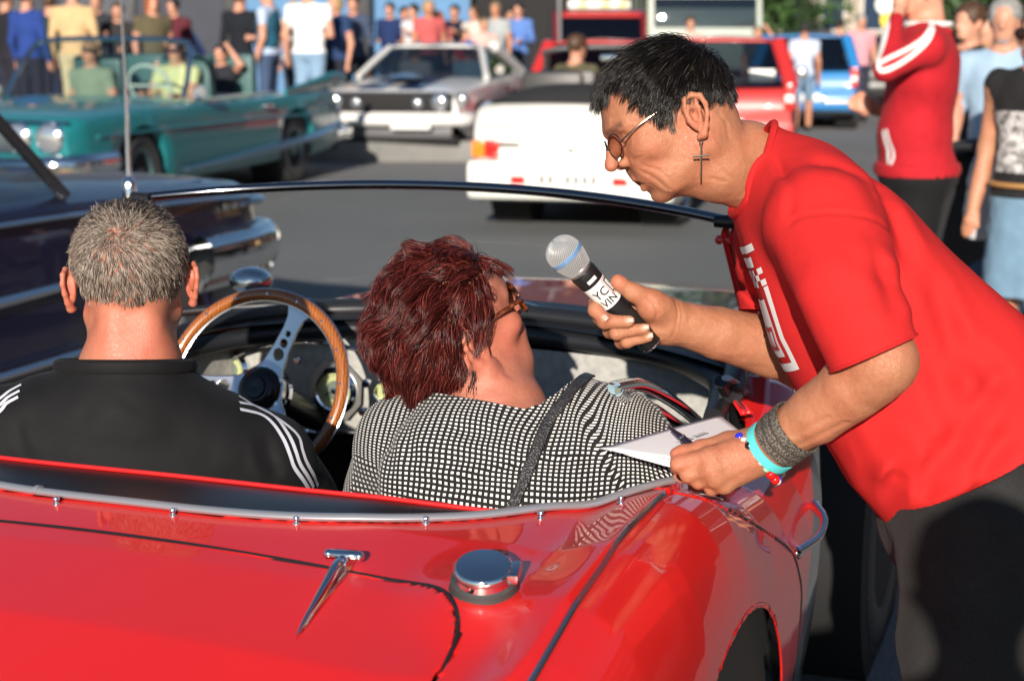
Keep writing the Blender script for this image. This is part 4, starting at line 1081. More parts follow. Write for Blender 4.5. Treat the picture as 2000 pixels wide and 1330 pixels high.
def dispA(P):
    d = vnoise(P, 55, 1) * .0007 + vnoise(P, 130, 2) * .00035
    X = P @ CR.astype(np.float32); Y = P @ CU.astype(np.float32); Z = P @ CF.astype(np.float32)
    for pts, amp, wd in lines:
        for a_, b_ in zip(pts[:-1], pts[1:]):
            ax_, ay, bx, by, az = a_ @ CR, a_ @ CU, b_ @ CR, b_ @ CU, (a_ @ CF + b_ @ CF) / 2
            sel = (np.abs(X - (ax_ + bx) / 2) < abs(bx - ax_) / 2 + wd * 3) & (np.abs(Y - (ay + by) / 2) < abs(by - ay) / 2 + wd * 3) & (np.abs(Z - az) < .045)
            if not sel.any(): continue
            x, y = X[sel] - ax_, Y[sel] - ay; L2 = (bx - ax_) ** 2 + (by - ay) ** 2; t = np.clip((x * (bx - ax_) + y * (by - ay)) / L2, 0, 1)
            r = np.hypot(x - t * (bx - ax_), y - t * (by - ay)) / wd; d[sel] = np.maximum(d[sel], d[sel] * .4 + amp * np.exp(-r * r) * .8)
    return d
S.disp = dispA
VP, F = S.mesh(lo, hi, .0025)
keep = lambda P: (P - W(1760, 800, 1400)) @ nrm(W(1900, 985, 1400) - W(1480, 322, 1400))          # the trunk below the chest is never seen
mA = mesh_np('body', VP, F)
nails = [(MD(1229, 624, -.036), -CF, .0085), (MD(1259, 638, -.035), -CF, .0080), (MD(1266, 654, -.031), -CF, .0072), (MD(1178, 618, -.030), -CF, .0075)]
skin_attrs(mA, VP, [(HA.w(0, .112, -.018), .016, .30), (HA.w(-.0, .100, -.055), .012, .42), (HA.w(-.076, -.012, -.01), .03, .25), (HA.w(-.05, .06, -.01), .03, .12),
    (MD(1206, 549, -.011), .015, .25), (MD(1180, 622, -.024), .015, .25), (HL(1322, 887, .012), .014, .35), (HL(1327, 905, .004), .012, .2), (mcp[0], .012, .12), (mcp[1], .012, .12)], nails,
    [(HA.w(s * .016, .093, .032), HA.w(s * .045, .078, .033), .0045) for s in (-1, 1)])
bodyA = link('body', mA, [SKIN_A], A)
# nails as thin plates
NAIL = mat('nail', (.62, .37, .29), .38)
def nail_plate(parent, c, along, out, L=.0105, w=.0088):
    x = nrm(along); z = nrm(out - x * (out @ x)); y = np.cross(z, x); rows = []
    for i in np.linspace(-1, 1, 7):
        rows.append([c + x * L / 2 * i + y * w / 2 * j * (1 - .25 * max(0, i) ** 3) + z * (.0012 - .0022 * j * j - .0008 * i * i) for j in np.linspace(-1, 1, 7)])
    m = MB(); m.grid(rows); o = m.build('fingernail', NAIL, parent); solidify(o, .0008, 0); return o
for tip, prev, r in ((MD(1228, 628, -.032), MD(1181, 628, -.016), .0088), (MD(1258, 642, -.031), MD(1204, 650, -.015), .0084), (MD(1266, 658, -.028), MD(1225, 667, -.012), .0076), (MD(1180, 622, -.024), MD(1163, 606, -.008), .0086)):
    out = nrm(-CF + .25 * CU); nail_plate(A, tip + nrm(tip - prev) * .0012 + out * (r + .0001), tip - prev, out)
# hair
loc = HG.loc(VP)
x, y, z = loc.T
fr = np.clip((y - .03) / .06, 0, 1)
line = np.where(y > .042, .070 + .022 * fr + .9 * np.maximum(0, np.abs(x) - .022), np.where(y > .012, interp(y, [.012, .030, .045], [-.012, .028, .052]), interp(y, [-.09, -.045, -.032, -.022, .012], [-.062, -.058, -.03, .032, .036])))
er = np.hypot(y + .012, (z - .003)) < .030
hm = ((z > line) & (np.linalg.norm(loc - np.array([0, -.012, .03]), axis=1) < .125) & ~((np.abs(x) > .070) & er)).astype(float)
cc_ = np.array([0, -.012, .035]); crown = np.array([.0, -.055, .115])
def comb_head(f, cc_, crown, fwd=.5, down=.3, swirl=0.0):
    def fn(P):
        q = f.loc(P); n = q - cc_; n /= np.linalg.norm(n, axis=1, keepdims=True) + 1e-9
        d = q - crown; L = np.linalg.norm(d, axis=1, keepdims=True); d = d / (L + .01)
        d = d + np.array([0, fwd, 0]) * np.clip(q[:, 2:3] / .08, 0, 1) + np.array([0, 0, -down]) * np.clip(1 - q[:, 2:3] / .10, 0, 1)
        if swirl: d = d + swirl * np.cross(n, d) * np.exp(-(L / .05) ** 2)
        d = d - n * (d * n).sum(1, keepdims=True) * .93
        d /= np.linalg.norm(d, axis=1, keepdims=True) + 1e-9
        return d @ f.M
    return fn
def make_hair(name, VP, F, hm, f, n, length, comb, mat_, parent, rad, seed=1, **kw):
    r = np.random.default_rng(seed); R = sample_surface(VP, F, hm, n, r); c = f.w(0, -.012, .03); N = R - c; N /= np.linalg.norm(N, axis=1, keepdims=True)
    ln = length(f.loc(R)) if callable(length) else length
    Sx = grow(f, R - N * .002, N, ln, comb, r=r, **kw)
    return hair_object(name, Sx, rad, mat_, parent)
BLACKHAIR = hairmat('black_hair', [(0, (.003, .0025, .0025)), (.8, (.009, .007, .006)), (.95, (.03, .022, .018)), (1, (.11, .09, .075))], .32, .35)
GREYBROWN = hairmat('grey_brown_hair', [(0, (.02, .015, .012)), (.45, (.06, .045, .036)), (.8, (.17, .13, .11)), (1, (.36, .30, .27))], .35)
upper = hm * np.clip((z + .30 * np.abs(x) * 0 - .012) / .03, 0, 1); lower = hm * np.clip((.055 - z) / .03, 0, 1) * (np.abs(x) > .03)
rad7 = [.00036, .00036, .00035, .00032, .00027, .0002, .00008]
make_hair('hair', VP, F, upper, HG, 23000, lambda q: .026 + .018 * np.clip(q[:, 2] / .1, 0, 1) - .010 * np.clip(q[:, 1] / .08, 0, 1), comb_head(HG, cc_, crown, .9, .35), BLACKHAIR, A, rad7, 3, lift=.55, frizz=.16, clump=.55, ncl=420)
make_hair('side_hair', VP, F, lower, HG, 9500, lambda q: .020 + .006 * np.clip(q[:, 1] / .03, -1, 1), comb_head(HG, cc_, crown, .2, .9), GREYBROWN, A, rad7, 4, lift=.30, frizz=.13, clump=.5, ncl=260)
# eyes
EYEW = mat('eye_white', (.75, .72, .68), .15); IRIS = mat('iris', (.05, .03, .02), .1)
for s in (-1, 1):
    m = MB(); m.ball(HG.w(s * .031, .0675, .014), .0105, 16); eo = m.build('eyeball', EYEW, A)
    m = MB(); m.ball(HG.w(s * .031, .0735, .013), .0055, 12); m.build('iris', IRIS, eo)
# glasses
GOLDW = mat('spectacle_wire', (.30, .22, .16), .25, 1.0)
LENS = glassmat('tinted_lens', (.78, .70, .62), .2)
gl = bpy.data.objects.new('spectacles', None); COL.objects.link(gl); gl.parent = A; gl.matrix_parent_inverse = world_matrix(A).inverted(); gl.location = HA.w(0, .1, .01)
for s in (-1, 1):
    c = HG.w(s * .031, .101, .011); ex, ez = HA.d(1, -.22 * s, 0), HA.d(0, -.10, 1)
    ring = [c + ex * .0225 * math.cos(t) + ez * .0165 * math.sin(t) for t in np.linspace(0, 2 * math.pi, 41)[:-1]]
    m = MB(); m.tube(ring, .0011, 8, closed=True); m.build('lens_rim', GOLDW, gl)
    m = MB(); m.add([c] + ring, [(0, 1 + i, 1 + (i + 1) % 40) for i in range(40)]); m.build('lens', LENS, gl)
    tq = [c + ex * s * .0225, HG.w(s * .064, .088, .014), HG.w(s * .0765, .060, .022), HG.w(s * .0830, .012, .030), HG.w(s * .0840, -.010, .029), HG.w(s * .0820, -.022, .018)]
    m = MB(); m.tube(smoothcurve(tq, 30), .0013, 8); m.build('temple', GOLDW, gl)
m = MB(); m.tube(smoothcurve([HG.w(-.0095, .106, .010), HG.w(0, .1085, .014), HG.w(.0095, .106, .010)], 9), .0012, 8); m.build('bridge', GOLDW, gl)
# cross earring
lobe = HG.w(-.0860, -.006, -.034)
er_ = MB(); er_.tube([lobe + (math.cos(t) * CR * .4 + math.sin(t) * RZ) * .005 - RZ * .003 for t in np.linspace(0, 2 * math.pi, 17)[:-1]], .0009, 6, closed=True)
b0 = lobe - RZ * .008 - CF * .004; er_.tube([b0, b0 - RZ * .046], [.0014, .0012], 8); er_.tube([b0 - RZ * .016 - CR * .011 - RZ * .001, b0 - RZ * .016 + CR * .011 + RZ * .001], .0014, 8)
er_.build('cross_earring', mat('old_silver', (.36, .30, .25), .3, 1.0), A)
# ---- shirt
T0 = W(1900, 985, 1410); ax = nrm(-.519 * CR + .855 * CU); nA = nrm(-.855 * CR - .519 * CU)      # axis to the neck, chest normal
SH = SDF()
ts = [-.16, -.05, .02, .109, .191, .277, .338, .409, .474, .53, .58, .64]
front = [.110, .112, .118, .134, .131, .124, .117, .098, .084, .072, .062, .055]
back = [-.185, -.195, -.198, -.198, -.190, -.162, -.143, -.126, -.100, -.074, -.042, -.014]
rv = [(a - b) / 2 for a, b in zip(front, back)]; cvv = [(a + b) / 2 for a, b in zip(front, back)]
ru = [.180, .178, .176, .170, .164, .160, .158, .155, .142, .108, .075, .066]
SH.loft(T0, ax, -CF, ts, [0] * 12, [c * np.sign(np.cross(ax, -CF) @ nA) for c in cvv], ru, rv, .03, p=2.35)
slh = W(1704, 690, 1605)
TR = SDF(); TR.ops = list(SH.ops)
SL0 = W(1650, 560, 1578)
SH.chain([W(1566, 372, 1455), W(1600, 440, 1520), SL0, slh, slh + (slh - SL0) * .5], [.055, .075, .066, .057, .056], .05)
SH.chain([W(1530, 380, 1300), W(1522, 470, 1285), W(1518, 620, 1285), W(1516, 720, 1285)], [.06, .066, .060, .060], .045)
for cpts in (((1455, 450), (1500, 500)),):
    pass
creases = []
def crease(pts, amp, wd): fold_line(creases, pts, amp, wd)
crease([(1470, 470, 1500), (1520, 560, 1530), (1560, 640, 1545)], .005, .011)
crease([(1620, 480, 1580), (1690, 540, 1580), (1760, 560, 1560)], .004, .012)
crease([(1640, 610, 1580), (1710, 620, 1580), (1775, 600, 1560)], -.005, .012)
crease([(1680, 330, 1450), (1740, 430, 1500), (1790, 540, 1520)], .005, .014)
crease([(1790, 640, 1530), (1850, 740, 1540), (1880, 860, 1540)], .007, .016)
crease([(1740, 1040, 1500), (1800, 950, 1540), (1880, 880, 1550), (1960, 850, 1540)], .008, .016)
crease([(1700, 970, 1510), (1770, 900, 1540), (1800, 830, 1545)], -.007, .016)
crease([(1745, 1020, 1500), (1765, 960, 1535), (1790, 930, 1540)], .008, .011)
crease([(1830, 620, 1530), (1910, 700, 1530), (1980, 760, 1520)], .005, .016)
crease([(1800, 1000, 1510), (1880, 960, 1530), (1990, 900, 1530)], -.004, .010)
crease([(1445, 545, 1290), (1470, 575, 1290), (1490, 580, 1290)], .007, .008); crease([(1450, 500, 1290), (1475, 530, 1290), (1495, 540, 1290)], .006, .008)
crease([(1560, 330, 1500), (1640, 350, 1500), (1720, 430, 1520)], .005, .014)
crease([(1500, 300, 1440), (1530, 380, 1500), (1525, 450, 1520)], .004, .006)
crease([(1525, 452, 1540), (1560, 425, 1560), (1640, 420, 1570), (1720, 440, 1560), (1780, 500, 1550)], .0012, .003)
crease([(1690, 470, 1590), (1720, 560, 1600), (1730, 640, 1600)], .004, .012)
crease([(1820, 520, 1530), (1860, 640, 1530), (1870, 740, 1530)], .006, .014)
crease([(1850, 900, 1520), (1900, 800, 1520), (1980, 720, 1520)], .006, .014)
crease([(1620, 800, 1530), (1680, 880, 1530), (1720, 980, 1510)], .006, .012)
crease([(1900, 1000, 1510), (1930, 900, 1520), (1990, 830, 1520)], .006, .014)
crease([(1780, 1010, 1505), (1790, 930, 1515), (1820, 860, 1520)], -.006, .012)
crease([(1540, 620, 1530), (1570, 720, 1535), (1630, 800, 1535)], .006, .010)
def dispS(P):
    q_ = np.stack([(P - T0.astype(np.float32)) @ ax.astype(np.float32) * .3, P @ CF.astype(np.float32), P @ nA.astype(np.float32)], 1)
    d = vnoise(P, 7, 5) * .004 + vnoise(q_, 17, 6) * .0045 + vnoise(P, 42, 9) * .0006
    return d + 1.7 * folds(P, creases)
SH.disp = dispS
sv, sf = SH.mesh(np.min([lo], 0) - .05, hi + .05, .0042)
sleeve_ax = nrm(slh - SL0); img = lambda dx, dy: dx * CR - dy * CU
hemp, hemn = W(1870, 984, 1410), nrm(img(.44, .90) - .06 * CF)
near = lambda P, c, r: np.linalg.norm(P - c, axis=1) - r
slc = plane(slh, nrm(img(.42, .91) * .92 + sleeve_ax * .2)); sl2c = plane(W(1488, 604, 1285), nrm(img(-.05, 1)))
def cut_sleeve(P):
    q = P - slh; ad = np.linalg.norm(q - (q @ sleeve_ax)[:, None] * sleeve_ax, axis=1)
    return np.minimum(np.minimum(slc(P), .09 - ad), TR.eval(P) - .002)
def cut_far(P): return np.minimum(sl2c(P), -(np.linalg.norm(P - W(1517, 690, 1285), axis=1) - .115))
neckc = W(1468, 318, 1375); neckn = nrm(img(-.925, -.38))
def cut_neck(P): return np.minimum(plane(neckc, neckn)(P), -(np.linalg.norm(P - neckc, axis=1) - .16))
far_in = (sv - W(1500, 500, 1390)) @ CF
sv, sf = cut_mesh(sv, sf, [plane(hemp, hemn), cut_neck, cut_sleeve, cut_far])
# the near sleeve's cut must not eat the trunk: the trunk lies deeper
shirt = link('t_shirt', mesh_np('t_shirt', sv, sf), [REDCLOTH], A); solidify(shirt, .0022, -1)
# collar rib, sleeve hem and body hem as thin raised bands along the cut edges
def edge_loops(F):
    e = np.concatenate([F[:, [0, 1]], F[:, [1, 2]], F[:, [2, 3]], F[:, [3, 0]]]); k = np.sort(e, 1); u, i, c = np.unique(k, axis=0, return_index=True, return_counts=True)
    b = u[c == 1]; nb_ = {}
    for p, q in b: nb_.setdefault(p, []).append(q); nb_.setdefault(q, []).append(p)
    loops = []; seen = set()
    for st in nb_:
        if st in seen: continue
        lp = [st]; seen.add(st); cur = st
        while True:
            nx = [q for q in nb_[cur] if q not in seen]
            if not nx: break
            cur = nx[0]; seen.add(cur); lp.append(cur)
        loops.append(lp)
    return loops
for lp in edge_loops(sf):
    if len(lp) < 40: continue
    P = sv[lp]; c = P.mean(0)
    for _ in range(3): P = (np.roll(P, 1, 0) + P * 2 + np.roll(P, -1, 0)) / 4
    if np.linalg.norm(c - neckc) < .12:
        m = MB(); m.tube(P[::2], .0055, 8, closed=True); m.build('collar', REDCLOTH, shirt)
    else:
        m = MB(); m.tube(P[::2], .0022, 6, closed=True); m.build('hem', REDCLOTH, shirt)
from mathutils.bvhtree import BVHTree
bvh = BVHTree.FromPolygons([Vector(p) for p in sv], [tuple(map(int, q)) for q in sf])
def drape(t, u):
    o = T0 + ax * t + CF * u + nA * .5; h = bvh.ray_cast(Vector(o), Vector(-nA), 1.0)
    if h[0] is None: return None
    return np.array(h[0]) + nA * .0016
def patch(m, t0, t1, u0, u1):
    n1 = max(2, int(abs(t1 - t0) / .005) + 1); n2 = max(2, int(abs(u1 - u0) / .005) + 1)
    G = [[drape(t, u) for u in np.linspace(u0, u1, n2)] for t in np.linspace(t0, t1, n1)]
    if any(p is None for r in G for p in r): return
    m.grid(G)
WHITEP = mat('white_print', (.74, .73, .72), .6)
m = MB()
T_a, T_b, U_a, U_b = .292, .470, -.068, .128
for args in ((T_a, T_a + .012, U_a, U_b), (T_b - .010, T_b, U_a, U_b), (T_a + .012, T_b - .06, U_a, U_a + .012), (T_a + .012, T_b - .01, U_b - .012, U_b), (T_b - .03, T_b - .016, U_a + .02, U_b - .02)): patch(m, *args)
patch(m, T_a + .022, T_b - .075, U_a + .024, U_b - .024)
for i in range(3):
    for k in range(12):
        if (i + k) % 2 == 0: patch(m, T_b - .058 + i * .008, T_b - .050 + i * .008, U_a + k * .014, U_a + (k + 1) * .014)
m.build('shirt_print', WHITEP, shirt)
m = MB(); ink = mat('red_print', (.45, .012, .02), .6)
def patch2(*a):
    global bvh
    G = [[drape(t, u) for u in np.linspace(a[2], a[3], 3)] for t in np.linspace(a[0], a[1], 4)]
    if any(p is None for r in G for p in r): return
    m.grid([[p + nA * .0012 for p in r] for r in G])
for k in range(6):
    u0 = -.040 + k * .026
    patch2(.325, .358, u0, u0 + .006); patch2(.325, .331, u0, u0 + .018); patch2(.352, .358, u0, u0 + .018)
m.build('print_letters', ink, shirt)
# ---- jeans and shoes
J = SDF()
hp = W(1945, 1000, 1400)
J.ell(hp, (.165, .165, .14), None, .05)
nl = [W(1928, 1010, 1475), W(1886, 1250, 1470), W(1876, 1530, 1460)]; nl += [np.array([nl[-1][0] + .03, nl[-1][1] + .03, .07])]
fl = [W(1970, 1010, 1320), W(1955, 1250, 1325), W(1940, 1420, 1330)]; fl += [np.array([fl[-1][0] + .04, fl[-1][1] + .03, .07])]
J.chain(nl, [.115, .088, .066, .052], .05); J.chain(fl, [.115, .088, .066, .052], .05)
def dispJ(P): return vnoise(P, 14, 3) * .002 + vnoise(P * np.array([.5, .5, 2.0], np.float32), 20, 4) * .0022 + vnoise(P, 60, 4) * .0005
J.disp = dispJ
jl = np.min([*nl, *fl], 0) - .25; jh = np.max([*nl, *fl], 0) + .25
jv, jf = J.mesh(jl, jh, .006); jv, jf = cut_mesh(jv, jf, [plane((0, 0, .075), (0, 0, -1)), plane(W(1880, 900, 1400), img(-.44, -.9))])
jeans = link('jeans', mesh_np('jeans', jv, jf), [DENIM.m], A)
SHOE = mat('black_shoe', (.015, .015, .015), .5)
for q in (nl[-1], fl[-1]):
    Q = SDF(); Q.cap(q * [1, 1, 0] + V3(.02, 0, .055), q * [1, 1, 0] + V3(-.16, .01, .035), .045, .036, .03); Q.half((0, 0, .0), (0, 0, -1))
    a_, b_ = Q.mesh(q * [1, 1, 0] - V3(.25, .1, .02), q * [1, 1, 0] + V3(.12, .12, .15), .007); link('shoe', mesh_np('shoe', a_, b_), [SHOE], A)
# ---- bracelets on the left wrist
wax = nrm(el - wr); wc = wr
def ring_at(t, r, wdt, name, m_, thick=.002, lean=0.0):
    c = wr + wax * t; a2 = nrm(wax + lean * CR)
    m = MB(); m.lathe([(r, -wdt / 2), (r + thick, -wdt / 2), (r + thick * 1.15, 0), (r + thick, wdt / 2), (r, wdt / 2), (r, -wdt / 2)], c, a2, 40); return m.build(name, m_, A)
ring_at(-.006, .0345, .0125, 'turquoise_wristband', mat('turquoise_rubber', (.10, .62, .62), .45), .0022)
BRAID = NT('grey_braid'); v = BRAID.n('ShaderNodeTexVoronoi'); v.inputs['Scale'].default_value = 380; BRAID.l(BRAID.n('ShaderNodeTexCoord').outputs['Object'], v.inputs['Vector']); BRAID.col(BRAID.ramp(v.outputs['Distance'], [(.1, (.30, .27, .22)), (.6, (.07, .065, .055))])); BRAID.set(rough=.6, metal=.3); BRAID.bump(v.outputs['Distance'], .8, .002)
for k, t in enumerate((.0115, .0245, .0375)): ring_at(t, .0348 + .0006 * k, .0115, 'braided_bracelet', BRAID.m, .0022, .04 * (k - 1))
for k in (-1, 1): ring_at(.018 + k * .0065 + .0065, .0360, .0022, 'bracelet_cord', mat('cord_dark', (.05, .04, .035), .6), .0022)
e1 = nrm(np.cross(wax, CF)); e2 = np.cross(wax, e1)
cols = {'w': mat('bead_white', (.78, .74, .62), .25), 'k': mat('bead_black', (.015, .015, .015), .12), 'g': mat('bead_green', (.30, .55, .38), .25), 'r': mat('bead_red', (.55, .012, .012), .12), 'b': mat('bead_blue', (.02, .03, .55), .15)}
sgn = 1 if (e1 @ CU) > 0 else -1
tt = 1.15; seq = 'wwkwwgrrwb' + 'wwrrwkwwgwb'
cB = wr - wax * .034
for chx in seq:
    R = .0066 if chx in 'krb' else .0050; a_ = tt; p = cB + (math.sin(a_) * e1 * sgn) * .0405 + (-math.cos(a_)) * CF * .0345 + wax * .003 * math.sin(tt * 2)
    m = MB(); m.ball(p, R, 12); m.build('bead', cols[chx], A); tt -= (R * 2 + .0002) / .036
# ---- the microphone she holds
mic = empty('microphone', MBp, 0, 'black wireless microphone with a silver mesh head and white label held in a hand', 'microphone')
mx = nrm(MA - MBp)
def mp_(t): return MBp + mx * t
Lm = np.linalg.norm(MA - MBp)
m = MB(); m.lathe([(.0, 0), (.0150, .0), (.0163, .002), (.0165, .05), (.0172, Lm * .55), (.0182, Lm - .060), (.0195, Lm - .046), (.0205, Lm - .036), (.0185, Lm - .030)], MBp, mx, 40); m.build('handle', mat('mic_black', (.012, .012, .013), .33), mic)
m = MB(); m.lathe([(.0167, .001), (.0171, .002), (.0167, .0035)], MBp, mx, 32); m.build('tail_ring', CHROME, mic)
MESHM = NT('mic_mesh'); MESHM.col((.46, .47, .48)); MESHM.set(rough=.35, metal=.35)
GR = .0262; gc = MA
y_ = nrm(np.cross(mx, CR)); x_ = np.cross(y_, mx)
dome = [(.0185, -.030), (.0215, -.022), (.0248, -.010), (.0258, -.002), (.0262, .001), (.0258, .008), (.0235, .016), (.019, .0222), (.012, .0265), (.005, .0282), (0, .0285)]
m = MB(); m.lathe([(r * .955, h * .97) for r, h in dome], gc, mx, 36); m.build('grille_backing', mat('foam_dark', (.16, .16, .16), .9), mic)
prof = smoothcurve([(r, h, 0) for r, h in dome], 60)[:, :2]
m = MB()
def onp(s, a): 
    r = np.interp(s, np.linspace(0, 1, 60), prof[:, 0]); h = np.interp(s, np.linspace(0, 1, 60), prof[:, 1]); return gc + mx * h + r * (math.cos(a) * x_ + math.sin(a) * y_)
for sg in (-1, 1):
    for k in range(46):
        a0 = 2 * math.pi * k / 46
        m.tube([onp(s, a0 + sg * 1.9 * s) for s in np.linspace(0, .96, 22)], 0.00062, 4, caps=False)
m.build('grille_mesh', MESHM.m, mic)
m = MB(); m.lathe([(.0258, -.0035), (.0272, -.002), (.0272, .003), (.0258, .0045)], gc, mx, 40); m.build('grille_ring', mat('ring_blue', (.22, .42, .72), .3, .5), mic)
m = MB(); m.lathe([(.0190, -.032), (.0200, -.030), (.0200, -.026), (.0186, -.024)], gc, mx, 36); m.build('grille_collar', mat('collar_silver', (.5, .5, .5), .3, .9), mic)
# paper label round the handle with lettering
l0, l1 = Lm - .098, Lm - .056
rl = lambda t: float(np.interp(t, [.05, Lm * .55, Lm - .060, Lm - .046], [.0165, .0172, .0182, .0195])) + .0006
m = MB(); m.lathe([(rl(t), t) for t in np.linspace(l0, l1, 8)], MBp, mx, 40); m.build('label', mat('label_white', (.74, .74, .72), .5), mic)
vd = nrm(-CF - mx * (-CF @ mx)); vs = np.cross(mx, vd)            # towards the camera; sideways
def wrap(t, s, lift=.0004):
    r = rl(t) + lift; a = s / r; return MBp + mx * t + r * (math.cos(a) * vd + math.sin(a) * vs)
def text_mesh(txt, size, bold=False):
    cu = bpy.data.curves.new('t', 'FONT'); cu.body = txt; cu.size = size; cu.resolution_u = 3; cu.offset = size * .018
    ob = bpy.data.objects.new('t', cu); COL.objects.link(ob); dg = bpy.context.evaluated_depsgraph_get(); me = bpy.data.meshes.new_from_object(ob.evaluated_get(dg))
    bm = bmesh.new(); bm.from_mesh(me); bmesh.ops.triangulate(bm, faces=bm.faces); bmesh.ops.subdivide_edges(bm, edges=bm.edges, cuts=1); bm.verts.index_update()
    v = np.array([q.co[:] for q in bm.verts]); f = [[q.index for q in p.verts] for p in bm.faces]; bm.free()
    bpy.data.objects.remove(ob); bpy.data.curves.remove(cu); bpy.data.meshes.remove(me); return v, f
# letters run along the handle's side: their top looks to the head
def put_text(txt, size, t0, s0, parent, m_):
    v, f = text_mesh(txt, size); w_ = v[:, 0].max(); m = MB(); m.add([wrap(t0 + y, s0 + sg_ * (x - w_ / 2)) for x, y, _ in v], f); return m.build('lettering', m_, parent, smooth=False)
sg_ = 1 if vs @ CR > 0 else -1
INKB = mat('label_ink', (.02, .02, .02), .5)
put_text('YC', .0185, l0 + .020, -sg_ * .004 * 1, mic, INKB)
put_text('VIN', .0165, l0 + .004, -sg_ * .002, mic, INKB)
m = MB()
def box_outline(t0, t1, s0, s1, wd, lift=.0005):
    for a_ in ((t0, t0 + wd, s0, s1), (t1 - wd, t1, s0, s1), (t0, t1, s0, s0 + wd), (t0, t1, s1 - wd, s1)):
        m.grid([[wrap(t, s, lift) for s in np.linspace(a_[2], a_[3], 8)] for t in np.linspace(a_[0], a_[1], 3)])
s0 = sg_ * .0105; s1 = sg_ * .0245
box_outline(l0 + .014, l1 - .004, min(s0, s1) + .0015, max(s0, s1), .0022)
for k in range(3): 
    c_ = (s0 + s1) / 2 + sg_ * .002; t_ = l0 + .022 + k * .004
    m.grid([[wrap(t_ + dt * (1 if k % 2 else -1) * .5, s, .0005) for dt in (0, .002)] for s in np.linspace(c_ - .003 + .001 * k, c_ + .003 - .001 * k, 5)])
m.build('emblem', INKB, mic)
m = MB(); box_outline(l0 + .0115, l1 - .0015, min(s0, s1) - .001, max(s0, s1) + .002, .0009); m.build('emblem_border', mat('label_red', (.45, .03, .04), .5), mic)
m = MB(); m.grid([[wrap(t, s, .0012) for s in np.linspace(-.008, .008, 8)] for t in np.linspace(Lm - .050, Lm - .044, 3)]); m.build('switch_mark', mat('mark_white', (.6, .6, .6), .5), mic)
# ---- papers and pen in the left hand
paper = empty('paper_sheets', WZ(1330, 870, .95), 0, 'folded white sheets of paper with a printed line held above the car door', 'paper')
PAPER = mat('paper_white', (.80, .80, .82), .7)
def sheet(corners, sag, dz_, name='sheet'):
    a_, b_, c_, d_ = corners; G = []
    for i in np.linspace(0, 1, 17):
        row = []
        for j in np.linspace(0, 1, 11):
            p = (a_ * (1 - i) + b_ * i) * (1 - j) + (d_ * (1 - i) + c_ * i) * j
            row.append(p + RZ * (sag * math.sin(math.pi * i) * (.3 + .7 * j) + dz_))
        G.append(row)
    m = MB(); m.grid(G); o = m.build(name, PAPER, paper); solidify(o, .0004, 0); return G
tipP, topP, rgtP, handP = WZ(1170, 876, .948), WZ(1407, 811, .962), WZ(1456, 850, .958), WZ(1380, 905, .945)
G = sheet((tipP, topP, rgtP, handP), .003, 0)
sheet((tipP + CR * .014, topP + CR * .002, rgtP, handP - CU * .007), .0, -.0025)
sheet((tipP + CR * .034 - CU * .002, topP + CR * .004 - CU * .003, rgtP - CU * .004, handP - CU * .012), .004, -.006)
m = MB(); r = np.random.default_rng(3)
Gm = np.array(G)
def gp(i, j): 
    i0, j0 = int(min(i, 15.99)), int(min(j, 9.99)); fi, fj = i - i0, j - j0
    return (Gm[i0, j0] * (1 - fi) * (1 - fj) + Gm[i0 + 1, j0] * fi * (1 - fj) + Gm[i0, j0 + 1] * (1 - fi) * fj + Gm[i0 + 1, j0 + 1] * fi * fj) + RZ * .0007
i = 5.6
for k in range(13):
    wd = .22 + .2 * r.random()
    if k not in (1, 6):
        a_, b_ = 4.3, 5.2; m.add([gp(i, a_), gp(i + wd * .45, a_), gp(i + wd * .45, b_), gp(i, b_)], [(0, 1, 2, 3)])
        m.add([gp(i, b_ - .3), gp(i + wd, b_ - .3), gp(i + wd, b_), gp(i, b_)], [(0, 1, 2, 3)])
    i += wd + .12
m.build('printed_line', INKB, paper, smooth=False)
pa, pb = HL(1311, 836, .050), HL(1372, 886, .020)
pen = MB(); pd = nrm(pb - pa); L = np.linalg.norm(pb - pa)
pen.lathe([(.0, 0), (.0012, .001), (.0026, .010), (.0042, .022), (.0048, L * .5), (.0050, L)], pa, pd, 16)
po = tag(pen.build('pen', mat('pen_metal', (.12, .09, .12), .18, .9)), 'dark metallic ballpoint pen pinched over the white paper', 'pen')
m = MB(); m.lathe([(.0048, L * .42), (.0054, L * .43), (.0054, L * .47), (.0048, L * .48)], pa, pd, 16); m.build('pen_ring', CHROME, po)
# ================================================================ the driver, seen from behind
SKIN_D = skinmat('skin_ruddy', (.45, .185, .115))
D = person('person with cropped greying hair in a black striped T-shirt at the steering wheel', None, RC(.1, -.2, .26))
SD = SDF()
HD0 = W(257, 556, 1290); fwD = nrm(V3(HD0[0], HD0[1], 0) + V3(.12, 0, -.10)); HD = frame_fz(HD0, fwD, V3(-.01, -.06, 1))
add_head(SD, HD, 1.04, 1.0, 1.0, k=1.03)
nD = W(256, 735, 1290)
SD.chain([HD.w(0, -.022, -.03), HD.w(0, -.030, -.085), nD], [.056, .050, .062], .03)
for s in (-1, 1): SD.cap(HD.w(s * .026, -.068, -.055), nD + HD.d(s * .030, -.02, -.01), .016, .020, .03)
SD.chain([nD, W(250, 900, 1265), W(240, 1150, 1240)], [.07, .12, .13], .06)
shR, shL = W(514, 902, 1262), W(-8, 858, 1290)
elR = W(625, 1040, 1150); elL = W(-30, 1060, 1150); haR = W(600, 1010, 980); haL = W(335, 830, 1010)
SD.chain([shR, elR], [.06, .05], .05); SD.chain([elR, (elR + haR) / 2, haR], [.048, .042, .032], .02)
SD.chain([shL, elL], [.06, .05], .05); SD.chain([elL, (elL + haL) / 2, haL], [.048, .042, .032], .02)
